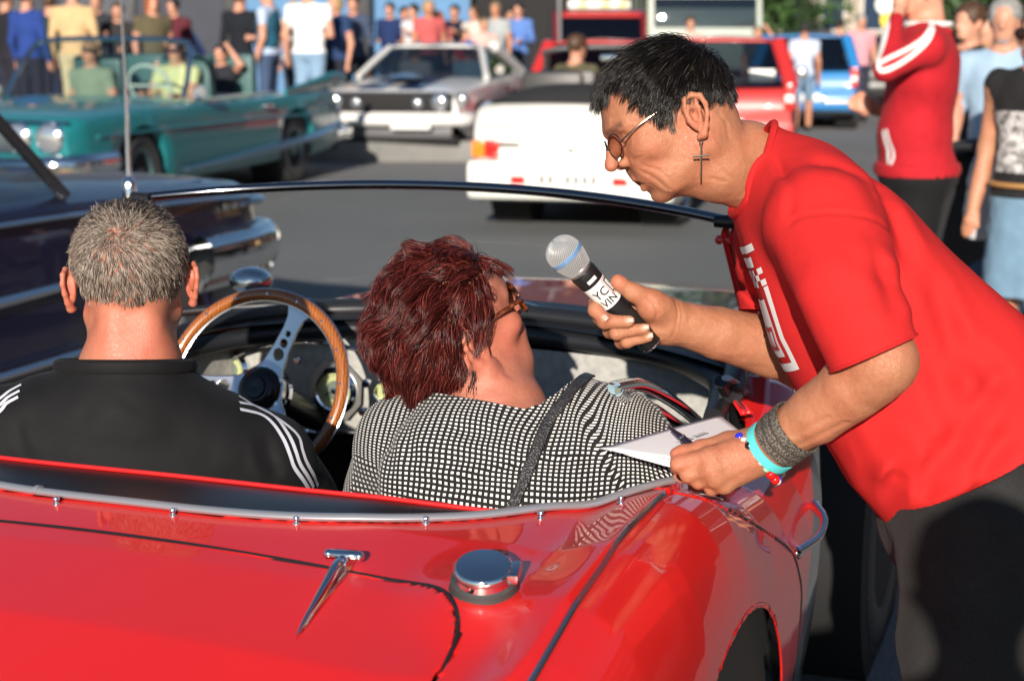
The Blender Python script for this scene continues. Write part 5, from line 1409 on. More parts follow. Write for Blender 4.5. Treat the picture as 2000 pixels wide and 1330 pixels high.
for h_, d_ in ((haR, 1), (haL, -1)):
    SD.ell(h_ + RF * .04, (.042, .045, .022), None, .02)
    for k in range(4): SD.chain([h_ + RF * .06 + RR * (.03 - .02 * k), h_ + RF * .10 + RR * (.03 - .02 * k) - RZ * .015, h_ + RF * .085 + RR * (.03 - .02 * k) - RZ * .04], [.011, .010, .009], .008)
    SD.chain([h_ + RR * -.035 * d_ + RF * .02, h_ - RR * .05 * d_ + RF * .06, h_ - RR * .045 * d_ + RF * .085], [.014, .012, .010], .01)
SD.disp = lambda P: vnoise(P, 50, 1) * .0006
alld = np.array([HD0 + V3(0, 0, .2), HD0 - V3(.2, .2, .3), elR, elL, haR, haL, shL, W(240, 1150, 1320)])
dv, df = SD.mesh(alld.min(0) - .14, alld.max(0) + .18, .0032)
me = mesh_np('body', dv, df); skin_attrs(me, dv, [(HD.w(0, -.085, -.085), .06, .35), (HD.w(.08, -.012, 0), .035, .5), (HD.w(-.08, -.012, 0), .035, .5), (HD.w(0, -.04, -.13), .06, .25)])
link('body', me, [SKIN_D], D)
loc = HD.loc(dv); x, y, z = (loc / 1.03).T
line = np.where(y > .05, .072, np.where(y > .012, interp(y, [.012, .03, .05], [-.02, .03, .06]), interp(y, [-.10, -.05, -.032, -.02, .012], [-.066, -.070, -.045, .036, .040])))
er = np.hypot(y + .012, z - .003) < .034
hmD = np.clip((z - line) / .012, 0, 1) * (np.linalg.norm(loc - np.array([0, -.012, .03]), axis=1) < .13) * (~((np.abs(x) > .072) & er)) * (z > -.075)
SALT = hairmat('salt_pepper_hair', [(0, (.035, .027, .02)), (.35, (.12, .09, .07)), (.7, (.30, .24, .19)), (1, (.52, .46, .40))], .38)
DARKB = hairmat('dark_brown_hair', [(0, (.012, .009, .008)), (.6, (.035, .026, .02)), (1, (.10, .08, .065))], .38)
crownD = np.array([-.012, -.085, .085])
radD = [.00034, .00034, .00033, .00031, .00027, .0002, .0001]
dcr = np.linalg.norm(loc - crownD, axis=1)
lenD = lambda q: interp(q[:, 2], [-.075, -.055, -.02, .04, .12], [.003, .0065, .013, .017, .020])
thin = .75 + .25 * np.clip(dcr / .05, 0, 1)
make_hair('hair', dv, df, hmD * thin * np.clip((.128 - z) / .03, 0.1, 1), HD, 30000, lenD, comb_head(HD, cc_, crownD, .1, .75, .5), SALT, D, radD, 11, lift=.30, frizz=.14, clump=.35, ncl=900)
make_hair('hair', dv, df, hmD * np.clip((z - .085) / .03 + np.clip((-.025 - z) / .02, 0, 1) * .8, 0, 1), HD, 6500, lenD, comb_head(HD, cc_, crownD, .3, .75, .3), DARKB, D, radD, 12, lift=.35, frizz=.15, clump=.35, ncl=400)
make_hair('hair', dv, df, hmD * np.exp(-(dcr / .028) ** 2), HD, 3200, .012, lambda P: comb_head(HD, cc_, crownD, 0, .3, 1.2)(P) + np.random.default_rng(4).normal(0, .5, P.shape), SALT, D, radD, 15, lift=.2, frizz=.3, clump=0)
# T-shirt
BLACKC = clothmat('black_jersey', (.008, .008, .009), .72, 1300, .28, .1, .02)
TS = SDF()
tD = W(255, 800, 1285)
TS.chain([nD + RZ * .012, W(256, 824, 1288), W(252, 930, 1268), W(240, 1150, 1245)], [.082, .105, .150, .165], .05)
TS.chain([W(256, 812, 1288), W(420, 864, 1275), shR], [.080, .074, .068], .05); TS.chain([W(256, 810, 1288), W(100, 828, 1290), shL], [.080, .078, .072], .05)
TS.chain([shR, shR + (elR - shR) * .75], [.072, .066], .03); TS.chain([shL, shL + (elL - shL) * .75], [.072, .066], .03)
TS.ell(W(160, 930, 1285), (.13, .09, .12), None, .06); TS.ell(W(360, 940, 1278), (.13, .09, .12), None, .06)
crD = []
for pts, amp, wd in (([(330, 770, 1370), (430, 850, 1380), (455, 900, 1380)], .006, .012), ([(150, 790, 1380), (120, 850, 1400), (110, 900, 1400)], .006, .012), ([(472, 785, 1340), (464, 860, 1360), (455, 945, 1360)], .003, .0035), ([(500, 830, 1340), (520, 900, 1320), (545, 940, 1310)], .006, .010),
    ([(200, 770, 1380), (260, 800, 1390), (320, 780, 1380)], .005, .010), ([(400, 800, 1360), (330, 860, 1400), (230, 890, 1400)], .006, .014), ([(20, 800, 1360), (60, 860, 1390), (70, 920, 1390)], .007, .014), ([(300, 830, 1390), (260, 880, 1400), (180, 920, 1400)], .005, .012), ([(380, 880, 1390), (420, 910, 1380), (440, 945, 1370)], .005, .010),
    ([(10, 820, 1360), (15, 880, 1380), (30, 910, 1390)], .006, .008), ([(345, 775, 1370), (420, 790, 1360), (480, 820, 1340)], .004, .008)):
    fold_line(crD, pts, amp, wd)
def dispD(P): return vnoise(P, 9, 5) * .004 + vnoise(P, 24, 6) * .0022 + folds(P, crD)
TS.disp = dispD
tv, tf = TS.mesh(np.min([shL, elR, elL, W(240, 1150, 1320)], 0) - .2, np.max([nD, shR, elR, elL], 0) + .2, .0045)
nkD = W(255, 720, 1290); nkn = nrm(V3(0, .18, 1))
tv, tf = cut_mesh(tv, tf, [lambda P: np.minimum(plane(nkD, nkn)(P), .13 - np.linalg.norm((P - nkD)[:, :2], axis=1)), plane(RC(0, 0, .55), -RZ)])
ts_ = link('t_shirt', mesh_np('t_shirt', tv, tf), [BLACKC], D); solidify(ts_, .002)
for lp in edge_loops(tf):
    P = tv[lp]
    if len(lp) > 40 and P[:, 2].mean() > .9:
        for _ in range(3): P = (np.roll(P, 1, 0) + P * 2 + np.roll(P, -1, 0)) / 4
        m = MB(); m.tube(P[::2] + RZ * .004, .009, 8, closed=True, up=(0, 0, 1), flat=1.3); m.build('collar', BLACKC, ts_)
bvD = BVHTree.FromPolygons([Vector(p) for p in tv], [tuple(map(int, q)) for q in tf])
def cast(bv, px, py):
    d = CF + (px - 1000) / FPX * CR + (665 - py) / FPX * CU; h = bv.ray_cast(Vector(CC), Vector(nrm(d)), 8.0); return None if h[0] is None else np.array(h[0])
STRIPE = mat('stripe_pale', (.56, .58, .66), .6)
def ribbon(bv, pts, wd, name, m_, parent, lift=.0015, n=40, k=3):
    P = smoothcurve(pts, n); rows = []
    for _ in range(2): P = np.array([np.array(bv.find_nearest(Vector(p))[0]) for p in P])
    for _ in range(2): P[1:-1] = (P[:-2] + P[1:-1] * 2 + P[2:]) / 4
    T = np.gradient(P, axis=0)
    for p, t in zip(P, T):
        q, nn, _, _ = bv.find_nearest(Vector(p)); nn = np.array(nn); sdr = nrm(np.cross(t, nn)); row = []
        for s in np.linspace(-.5, .5, k):
            w_ = p + sdr * wd * s; h = bv.find_nearest(Vector(w_)); row.append(np.array(h[0]) + np.array(h[1]) * lift)
        rows.append(row)
    m = MB(); m.grid(rows); return m.build(name, m_, parent)
for off in (0, 1, 2):
    pts = []
    for (x, y), (nx, ny) in zip(((467, 787), (505, 796), (540, 818), (563, 850), (578, 885), (590, 915)), ((.1, 1), (.15, 1), (-.45, .9), (-.75, .65), (-.9, .45), (-.95, .3))):
        p = cast(bvD, x + (off - 1) * 13 * nx, y + (off - 1) * 13 * ny)
        if p is not None and np.linalg.norm(p - shR) < .3: pts.append(p)
    if len(pts) >= 3:
        pts.append(pts[-1] + nrm(pts[-1] - pts[-2]) * .05 + RF * .03)
        ribbon(bvD, pts, .0062, 'sleeve_stripe', STRIPE, ts_)
for off in (0, 1, 2):
    pts = [cast(bvD, 42 - off * 3, 752 + off * 12), cast(bvD, 20 - off * 3, 764 + off * 12), cast(bvD, 2, 778 + off * 12)]
    pts = [p for p in pts if p is not None and np.linalg.norm(p - shL) < .3]
    if len(pts) >= 2:
        d = nrm(pts[-1] - pts[0]); pts += [pts[-1] + d * .03, pts[-1] + d * .06 - RZ * .03]; ribbon(bvD, pts, .0062, 'sleeve_stripe', STRIPE, ts_)
# trousers on the seat
Q = SDF(); hc_ = RC(.12, -.36, .56); Q.ell(hc_, (.20, .17, .13), None, .05)
for s in (-1, 1): Q.chain([hc_ + RR * .1 * s, hc_ + RR * .13 * s + RF * .48 + RZ * .08, hc_ + RR * .12 * s + RF * .88 - RZ * .22], [.095, .07, .05], .05)
Q.disp = lambda P: vnoise(P, 22, 3) * .003
a_, b_ = Q.mesh(hc_ - V3(.5, .4, .4), hc_ + V3(.8, 1.1, .35), .009); link('trousers', mesh_np('trousers', a_, b_), [clothmat('olive_grey_cotton', (.035, .036, .032), .8)], D)
# ================================================================ the passenger with dark red hair
SKIN_P = skinmat('skin_pink', (.45, .18, .12), wr=.35)
Pn = person('passenger with dark red layered hair and a checked black and white blouse', None, RC(.1, .3, .26))
SP = SDF()
HP0 = W(888, 652, 1300); al, pi_ = math.radians(60), math.radians(25)
fwP = V3(math.sin(al) * math.cos(pi_), math.cos(al) * math.cos(pi_), math.sin(pi_)); HP = frame_fz(HP0, fwP, V3(-.10, -.05, 1))
add_head(SP, HP, 1.04, 1.0, .9, k=1.02)
nP = W(962, 815, 1305)
SP.chain([HP.w(0, -.02, -.03), HP.w(.005, -.012, -.075), nP], [.056, .052, .056], .03)
SP.chain([nP, W(1000, 950, 1320), W(1000, 1150, 1330)], [.08, .13, .15], .06)
sR, sL = W(1205, 862, 1330), W(790, 862, 1290)
eR = W(1318, 985, 1330); hR = W(1392, 968, 1180); eL = W(720, 1050, 1200); hL = W(830, 1020, 1020)
for a_, b_, c_, sg in ((sR, eR, hR, 1), (sL, eL, hL, -1)):
    SP.chain([a_, b_], [.058, .050], .05); SP.chain([b_, (b_ + c_) / 2, c_], [.047, .040, .030], .02)
    d_ = nrm(c_ - b_); sd = nrm(np.cross(d_, RZ)); SP.ell(c_ + d_ * .045, (.036, .036, .02), None, .02)
    for k in range(4): SP.chain([c_ + d_ * .07 + sd * (.027 - .018 * k), c_ + d_ * .115 + sd * (.027 - .018 * k) - RZ * .012, c_ + d_ * .125 + sd * (.026 - .017 * k) - RZ * .038], [.010, .009, .008], .008)
    SP.chain([c_ - sd * .03 * sg + d_ * .02, c_ - sd * .05 * sg + d_ * .06, c_ - sd * .05 * sg + d_ * .085], [.013, .011, .009], .01)
pl_ = [((994, 785), (975, 800), (950, 805)), ((1012, 775), (985, 790), (955, 790))]
SP.disp = lambda P: vnoise(P, 50, 1) * .0006
al_ = np.array([HP0 + V3(.2, .2, .2), HP0 - V3(.2, .2, .3), eR, hR, eL, hL, sR, sL, W(1000, 1150, 1330)])
pv, pf = SP.mesh(al_.min(0) - .14, al_.max(0) + .16, .003)
me = mesh_np('body', pv, pf); skin_attrs(me, pv, [(HP.w(.05, .06, -.02), .04, .25), (HP.w(0, .1, -.055), .013, .5), (HP.w(.08, -.012, 0), .03, .4), (HP.w(0, .11, -.018), .016, .3)], brows=[(HP.w(s * .016, .093, .032), HP.w(s * .045, .078, .033), .0045) for s in (-1, 1)])
link('body', me, [SKIN_P], Pn)
loc = HP.loc(pv); x, y, z = (loc / 1.02).T
line = np.where(y > .05, .064 + 1.2 * np.maximum(0, np.abs(x) - .030), np.where(y > .002, interp(y, [.002, .02, .05], [.024, .040, .062]), interp(y, [-.10, -.05, -.03, .002], [-.085, -.08, -.03, .030])))
hmP = ((z > line) & (np.linalg.norm(loc - np.array([0, -.012, .03]), axis=1) < .135) & ~((np.abs(x) > .070) & (np.hypot(y + .012, z - .003) < .036))).astype(float)
REDHAIR = hairmat('dark_red_hair', [(0, (.012, .003, .003)), (.5, (.050, .008, .007)), (.85, (.13, .020, .016)), (1, (.28, .06, .045))], .30, .35)
crownP = np.array([0.015, .078, .100])
radP = [.00042, .00042, .00041, .00039, .00036, .00032, .00026, .00018, .00007]
ch = comb_head(HP, cc_, crownP, -.25, .35)
def combP(P):
    d = ch(P); q = HP.loc(P); w_ = vnoise(P, 26, 3)[:, None]; 
    return d + np.stack([vnoise(P, 34, 4), vnoise(P, 34, 5), vnoise(P, 34, 6)], 1) * .75 + np.array([0, 0, -.30]) * np.clip(.4 - q[:, 2:3] / .12, 0, 1)
lp_ = lambda q: interp(q[:, 2], [-.09, -.04, .03, .09, .13], [.052, .068, .060, .050, .048]) * np.where(q[:, 1] > .03, .8, 1)
make_hair('hair', pv, pf, hmP, HP, 24000, lp_, combP, REDHAIR, Pn, radP, 21, k=9, lift=.66, frizz=.12, droop=.16, clump=.62, ncl=330)
make_hair('hair', pv, pf, hmP * np.clip(.5 - z / .1, 0, 1) * (y < -.01), HP, 12000, .086, combP, REDHAIR, Pn, radP, 22, k=9, lift=.42, frizz=.10, droop=.7, clump=.6, ncl=170)
# sunglasses
TORT = NT('tortoiseshell'); TORT.col(TORT.ramp(TORT.noise(90, 3, .6), [(.38, (.012, .005, .003)), (.6, (.16, .035, .008)), (.75, (.30, .10, .02))])); TORT.set(rough=.12, coat=.8)
sg_o = bpy.data.objects.new('sunglasses', None); COL.objects.link(sg_o); sg_o.parent = Pn; sg_o.matrix_parent_inverse = world_matrix(Pn).inverted(); sg_o.location = HP.w(0, .1, .01)
for s in (-1, 1):
    c = HP.w(s * .034, .103, .012); ex, ez = HP.d(1, -.30 * s, 0), HP.d(0, -.12, 1)
    ring = [c + ex * .031 * math.copysign(abs(math.cos(t)) ** .85, math.cos(t)) + ez * .0235 * math.copysign(abs(math.sin(t)) ** .85, math.sin(t)) for t in np.linspace(0, 2 * math.pi, 41)[:-1]]
    m = MB(); m.tube(ring, .0030, 8, closed=True); m.build('lens_rim', TORT.m, sg_o)
    m = MB(); m.add([c] + ring, [(0, 1 + i, 1 + (i + 1) % 40) for i in range(40)]); m.build('lens', mat('dark_lens', (.02, .012, .01), .06), sg_o)
    tq = [c + ex * s * .032 + ez * .010, HP.w(s * .078, .080, .022), HP.w(s * .084, .045, .024), HP.w(s * .0855, .005, .022), HP.w(s * .083, -.02, .008)]
    m = MB(); m.tube(smoothcurve(tq, 24), [.0052] * 8 + [.0042] * 16, 10, flat=.5); m.build('temple', TORT.m, sg_o)
m = MB(); m.tube([HP.w(-.006, .108, .018), HP.w(0, .110, .020), HP.w(.006, .108, .018)], .003, 8); m.build('bridge', TORT.m, sg_o)
# checked blouse
CHK = NT('checked_blouse'); uvn = CHK.n('ShaderNodeUVMap'); sp = CHK.n('ShaderNodeSeparateXYZ'); CHK.l(uvn.outputs['UV'], sp.inputs[0])
def band(o): 
    fr = CHK.math('FRACT', o); return CHK.math('LESS_THAN', CHK.math('ABSOLUTE', CHK.math('SUBTRACT', fr, .5)), .245)
sq = CHK.math('MULTIPLY', band(sp.outputs[0]), band(sp.outputs[1]))
CHK.col(CHK.mix(sq, (.012, .012, .013), (.72, .70, .66))); CHK.set(rough=.8, spec=.2, sheen=.1)
CHK.bump(CHK.math('ADD', CHK.noise(900, 2), CHK.math('MULTIPLY', CHK.noise(30, 3), 3.0)), .25, .0012)
BS = SDF()
BS.chain([W(975, 835, 1308), W(1000, 960, 1325), W(1000, 1160, 1335)], [.09, .148, .165], .06)
BS.chain([W(985, 842, 1308), W(1110, 838, 1320), sR], [.080, .082, .070], .05); BS.chain([W(960, 842, 1308), W(880, 838, 1300), sL], [.080, .080, .068], .05)
BS.ell(W(900, 960, 1340), (.12, .08, .13), None, .05); BS.ell(W(1130, 960, 1340), (.13, .08, .13), None, .05)
BS.chain([sR, sR + (eR - sR) * .62, sR + (eR - sR) * 1.1], [.072, .068, .066], .03); BS.chain([sL, sL + (eL - sL) * .7, eL], [.070, .066, .066], .03)
crP = []
for pts, amp, wd in (([(1172, 800, 1400), (1150, 870, 1420), (1165, 950, 1420)], .008, .010), ([(760, 790, 1380), (790, 860, 1400), (800, 950, 1400)], .006, .010), ([(760, 880, 1400), (840, 910, 1420), (950, 900, 1430), (1060, 920, 1430)], .006, .010),
    ([(780, 930, 1400), (880, 955, 1420), (1000, 945, 1430)], .006, .010), ([(1060, 800, 1400), (1030, 860, 1420), (1000, 930, 1430)], .005, .008), ([(1170, 900, 1420), (1210, 930, 1420), (1260, 940, 1400)], .006, .010), ([(870, 830, 1390), (930, 850, 1400), (990, 845, 1400)], .005, .01), ([(1190, 930, 1420), (1230, 900, 1410), (1275, 905, 1400)], .006, .008), ([(740, 850, 1370), (760, 900, 1390), (750, 940, 1390)], .006, .009)):
    fold_line(crP, pts, amp, wd)
def dispP(P): return vnoise(P, 11, 5) * .004 + vnoise(P, 30, 6) * .0014 + folds(P, crP)
BS.disp = dispP
bv_, bf_ = BS.mesh(np.min([sL, eR, eL, W(1000, 1160, 1335)], 0) - .2, np.max([nP, sR, eR, eL], 0) + .2, .0042)
nkP = W(975, 798, 1305); nkpn = nrm(V3(.22, .30, 1)); arm = nrm(eR - sR); slP = sR + (eR - sR) * .66
def cut_slP(P):
    q = P - slP; ad = np.linalg.norm(q - (q @ arm)[:, None] * arm, axis=1); return np.minimum(q @ arm, .10 - ad)
bv_, bf_ = cut_mesh(bv_, bf_, [lambda P: np.minimum(plane(nkP, nkpn)(P), .125 - np.linalg.norm((P - nkP)[:, :2], axis=1)), plane(RC(0, 0, .55), -RZ), cut_slP])
BS.disp = None; _, nn_ = BS.grad(bv_, .022); BS.disp = dispP
q = RL(bv_); yb = q[:, 0] - np.percentile(q[:, 0], 5); n_l = np.stack([nn_ @ RF, nn_ @ RR, nn_ @ RZ], 1)
uu = q[:, 1] + yb * np.clip(n_l[:, 1], 0, 1) * .6; vv = q[:, 2] + yb * np.clip(n_l[:, 2], 0, 1) * .9
uu = uu + vnoise(bv_, 7, 7) * .003; vv = vv + vnoise(bv_, 7, 8) * .003 + .10 * (q[:, 1] - .3) ** 2
UVP = np.stack([uu / .0092, vv / .0092], 1)
bl = link('blouse', mesh_np('blouse', bv_, bf_, uv=UVP), [CHK.m], Pn); solidify(bl, .0018)
bvP = BVHTree.FromPolygons([Vector(p) for p in bv_], [tuple(map(int, q)) for q in bf_])
STRAP = NT('braided_strap'); vz = STRAP.n('ShaderNodeTexVoronoi'); vz.inputs['Scale'].default_value = 330; STRAP.l(STRAP.n('ShaderNodeTexCoord').outputs['Object'], vz.inputs['Vector']); STRAP.col(STRAP.ramp(vz.outputs['Distance'], [(.2, (.008, .008, .009)), (.8, (.05, .05, .055))])); STRAP.set(rough=.4); STRAP.bump(vz.outputs['Distance'], .8, .002)
pts = [cast(bvP, x, y) for x, y in ((1098, 790), (1075, 820), (1055, 860), (1040, 900), (1022, 940))]
pts = [p for p in pts if p is not None]
if len(pts) > 2:
    pts = [pts[0] + nrm(pts[0] - pts[1]) * .05 + RF * .05] + pts + [pts[-1] + nrm(pts[-1] - pts[-2]) * .12]
    o = ribbon(bvP, pts, .015, 'bag_strap', STRAP.m, Pn, .004, 50, 7); solidify(o, .003, 1)
Q = SDF(); hc_ = RC(.12, .36, .56); Q.ell(hc_, (.20, .17, .13), None, .05)
for s in (-1, 1): Q.chain([hc_ + RR * .09 * s, hc_ + RR * .12 * s + RF * .46 + RZ * .14, hc_ + RR * .12 * s + RF * .80 - RZ * .22], [.10, .072, .05], .05)
Q.disp = lambda P: vnoise(P, 22, 3) * .003
a_, b_ = Q.mesh(hc_ - V3(.5, .4, .4), hc_ + V3(.8, 1.1, .4), .009); link('jeans', mesh_np('jeans', a_, b_), [clothmat('blue_denim', (.09, .16, .28), .85)], Pn)
# ================================================================ the other cars
TYRE = RUBBER
SMOKE = glassmat('car_glass', (.30, .34, .36), .35)
CLEARG = glassmat('clear_car_glass', (.80, .86, .86), .3)
def dk(name, c, **k): return mat(name, c, **k)
LAMP = mat('headlamp_glass', (.75, .76, .78), .08, .85)
REDL = mat('tail_red', (.55, .02, .015), .15, coat=.8); ORGL = mat('tail_orange', (.85, .22, .02), .15, coat=.8); WHTL = mat('reverse_white', (.75, .75, .72), .2)
PLATE = mat('number_plate', (.76, .76, .74), .4)
def lwheel(root, x, y, R, wd, side, rimm=None, rr=.62):
    e = bpy.data.objects.new('wheel', None); COL.objects.link(e); e.parent = root; e.location = (x, y, R); e.empty_display_size = .1
    h = wd / 2; ax = (side, 0, 0); r0 = R * rr
    m = MB(); m.lathe([(r0, -h * .8), (R * .85, -h), (R * .97, -h * .8), (R, -h * .5), (R, h * .5), (R * .97, h * .8), (R * .85, h), (r0, h * .8)], (0, 0, 0), ax, 32); m.build('tyre', TYRE, e, world=False)
    m = MB(); m.lathe([(r0, -h * .7), (r0 + .008, h * .82), (r0 * .9, h * .8), (r0 * .82, h * .35), (r0 * .35, h * .5), (r0 * .3, h * .75), (0, h * .8)], (0, 0, 0), ax, 28); m.build('rim', rimm or CHROME, e, world=False)
    return e
def car(name, label, pos, head, sp, group=None):
    """sp: y stations forward from the rear axle; returns the root, built in its own axes (x right, y forward)"""
    root = empty(name, (pos[0], pos[1], pos[2] if len(pos) > 2 else 0), -head, label, sp.get('cat', 'car'), group)
    Y = np.array(sp['y'], float); lo, hi = Y[0], Y[-1]
    ax_y = sp['axles']; R = sp.get('R', .32); arch = R + .06
    st = np.unique(np.concatenate([np.linspace(lo, hi, 46)] + [a + np.linspace(-arch, arch, 13) for a in ax_y])); st = st[(st >= lo) & (st <= hi)]
    Wm = sp['w']; ws_ = np.interp(st, Y, sp['wide']) if 'wide' in sp else Wm * (1 - .10 * np.clip(np.abs((st - (lo + hi) / 2) / ((hi - lo) / 2)), 0, 1) ** 6)
    zs = np.interp(st, Y, sp['zs']); zc = np.interp(st, Y, sp['zc']); zb0 = sp.get('sill', .22)
    zb = np.interp(st, Y, sp['zb']) if 'zb' in sp else np.full(len(st), zb0)
    for a in ax_y:
        q = arch ** 2 - (st - a) ** 2; zb = np.where(q > 0, np.maximum(zb, R + np.sqrt(np.maximum(q, 0))), zb)
    rows = []
    cr = sp.get('crease', .03)
    for y, w, z, c, b in zip(st, ws_, zs, zc, zb):
        half = [(0, c), (.45 * w, c - .004), (.72 * w, c * .6 + z * .4 + .004), (.90 * w, z + .012), (.965 * w, z - .01), (.985 * w, z - .05), (w, z - .14), (w * 1.004, (z - .14) * .55 + b * .45), (w * .985, min(b + .04, z - .15)), (w * .95, min(b, z - .16))]
        rows.append([(-x, y, max(q, b)) for x, q in half[:0:-1]] + [(x, y, max(q, b)) for x, q in half])
    m = MB(); m.grid(rows); n = len(rows[0])
    m.f.append(list(range(n))); m.mi.append(0); m.f.append([(len(rows) - 1) * n + i for i in range(n)][::-1]); m.mi.append(0)
    body = m.build('body', sp['paint'], root, world=False)
    m = MB(); m.box((0, (lo + hi) / 2, zb0 + .05), (Wm * 1.72, hi - lo - .15, .06)); m.build('underbody', DARK, root, world=False)
    for a in ax_y:
        for s in (-1, 1):
            lwheel(root, s * (Wm - .11), a, R, sp.get('tw', .19), s, sp.get('rim'))
            m = MB(); m.lathe([(0, 0), (arch - .005, 0), (arch - .005, .30)], (s * (Wm - .36), a, R), (s, 0, 0), 20); m.build('wheel_well', DARK, root, world=False)
    if 'cab' in sp: cabin(root, sp, sp['cab'])
    return root
def cabin(root, sp, c):
    """c: base y's and z's: wf (windscreen foot), rf (roof front), rr (roof rear), bf (back window foot), zf, zr belt heights, zt roof height, wb, wt half widths"""
    wf, rf, rr, bf, zf, zr, zt, wb, wt = (c[k] for k in ('wf', 'rf', 'rr', 'bf', 'zf', 'zr', 'zt', 'wb', 'wt'))
    P = c.get('paint', sp['paint']); t = .05
    def pt(y, s, k): # y along the belt/roof
        return None
    b = {'A': ((wb, wf, zf), (wt, rf, zt - .03)), 'C': ((wb * .97, bf, zr), (wt * .97, rr, zt - .03))}
    mid = c.get('bpillar')
    rows = []
    for y in np.linspace(rr - .02, rf + .02, 9):
        k = (y - rr) / (rf - rr); e = .03 * (1 - (2 * k - 1) ** 2)
        rows.append([(x, y, z) for x, z in ((-wt, zt - .055), (-wt * .97, zt - .02), (-wt * .7, zt + e * .7), (0, zt + e + .01), (wt * .7, zt + e * .7), (wt * .97, zt - .02), (wt, zt - .055))])
    m = MB(); m.grid(rows); ro = m.build('roof', P, root, world=False); solidify(ro, .035)
    for s in (-1, 1):
        for nm, (p0, p1) in b.items():
            p0 = np.array(p0) * [s, 1, 1]; p1 = np.array(p1) * [s, 1, 1]; m = MB(); m.tube([p0, (p0 + p1) / 2 + [0, 0, .01], p1], c.get('pil', .045) * (1.0 if nm == 'A' else c.get('cfat', 1.3)), 8); m.build('pillar', P, root, world=False)
        if mid is not None:
            m = MB(); m.tube([(s * wb, mid, (zf + zr) / 2), (s * wt, mid - .03, zt - .03)], .04, 8); m.build('pillar', P, root, world=False)
        g = lambda y0, y1, yt0, yt1: [[(s * (wb * (1 - k) + wt * k + .004), (a0 * (1 - k) + a1 * k), (zz * (1 - k) + (zt - .05) * k)) for k in np.linspace(.02, .98, 5)] for a0, a1, zz in ((y0, yt0, zr), ((y0 + y1) / 2, (yt0 + yt1) / 2, (zr + zf) / 2), (y1, yt1, zf))]
        m = MB(); m.grid(g(bf, wf, rr, rf)); m.build('side_window', c.get('glass', SMOKE), root, world=False)
    for nm, y0, y1, z0 in (('windscreen', wf, rf, zf), ('rear_window', bf, rr, zr)):
        if nm in c.get('skip', ()): continue
        dy = .10 if nm == 'windscreen' else -.06
        m = MB(); m.grid([[((wb * (1 - k) + wt * k) * .97 * q, y0 * (1 - k) + y1 * k + dy * (1 - q * q), z0 * (1 - k) + (zt - .02) * k) for q in np.linspace(-1, 1, 9)] for k in np.linspace(.0, 1, 5)]); m.build(nm, c.get('glass', SMOKE), root, world=False)
def lbox(root, name, c, d, m_, bev=.015, M=None):
    m = MB(); m.box(c, d, M, bev); return m.build(name, m_, root, world=False)
def lamp(root, name, c, r, axis, m_=None, rim=True, parent=None):
    m = MB(); m.lathe([(r * 1.18, -.03), (r * 1.18, .004), (r * 1.02, .012), (r, .004)], c, axis, 24); o = m.build(name, CHROME, root, world=False)
    m = MB(); m.lathe([(r, .002), (r * .8, .012), (r * .4, .020), (0, .022)], c, axis, 20); m.build('lens', m_ or LAMP, o, world=False); return o
def seats(root, ys, xs, z, m_):
    for y in ys:
        for x in xs:
            m = MB(); m.box((x, y + .22, z), (.5, .5, .16), None, .05); m.box((x, y, z + .28), (.5, .14, .55), None, .05); m.build('seat', m_, root, world=False)
def swheel(root, c, r=.19, m_=None):
    m = MB(); ax = nrm((0, -.9, .45)); x = V3(1, 0, 0); y = np.cross(ax, x); m.tube([np.array(c) + r * (math.cos(t) * x + math.sin(t) * y) for t in np.linspace(0, 2 * math.pi, 25)[:-1]], .014, 8, closed=True); m.tube([np.array(c) - x * r, np.array(c) + x * r], .012, 6); m.build('steering_wheel', m_ or BLACKTRIM, root, world=False)
def strip(root, name, pts, r, m_, flat=.5, n=8):
    m = MB(); m.tube(pts, r, n, flat=flat); return m.build(name, m_, root, world=False)
def onside(sp, s, y, z, out=.006):
    Y = sp['y']; w = np.interp(y, Y, sp['wide']) if 'wide' in sp else sp['w'] * (1 - .10 * min(1, abs((y - (Y[0] + Y[-1]) / 2) / ((Y[-1] - Y[0]) / 2))) ** 6)
    return (s * (w + out), y, z)
# ---- dark violet-blue saloon at the left, ahead of the roadster, same heading
VIOLET = paint('violet_blue_paint', (.006, .005, .028), .1, coat=.6)
sp = dict(y=[-1.25, -1.1, -.6, 0, 1.2, 2.0, 2.45, 3.0, 3.5, 3.86, 3.94], w=.98, wide=[.90, .95, .97, .98, .98, .98, .98, .975, .965, .95, .90], zs=[.74, .82, .88, .92, .94, .93, .925, .905, .885, .865, .80], zc=[.80, .90, .95, .96, .96, .96, 1.0, .975, .945, .90, .82], zb=[.45, .32, .30, .28, .28, .28, .28, .28, .30, .42, .50], axles=[0, 3.05], R=.345, paint=VIOLET, cat='car',
          cab=dict(wf=2.60, rf=2.16, rr=.35, bf=-.45, zf=.93, zr=.93, zt=1.47, wb=.90, wt=.72, pil=.024, paint=mat('frame_dark_chrome', (.16, .16, .18), .2, .9), glass=CLEARG, bpillar=None))
hd = math.radians(20.5); hv = np.array([math.sin(hd), math.cos(hd)]); hr = np.array([math.cos(hd), -math.sin(hd)])
corner = np.array([-1.08, 6.95]); org = corner - hv * 3.92 - hr * .92
v = car('vintage_saloon', 'dark violet-blue vintage saloon with chrome side spears beside the driver', org, hd, sp)
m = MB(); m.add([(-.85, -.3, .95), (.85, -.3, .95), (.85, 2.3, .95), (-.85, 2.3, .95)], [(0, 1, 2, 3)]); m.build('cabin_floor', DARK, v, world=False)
PALE = mat('satin_trim', (.62, .63, .65), .22, 1.0)
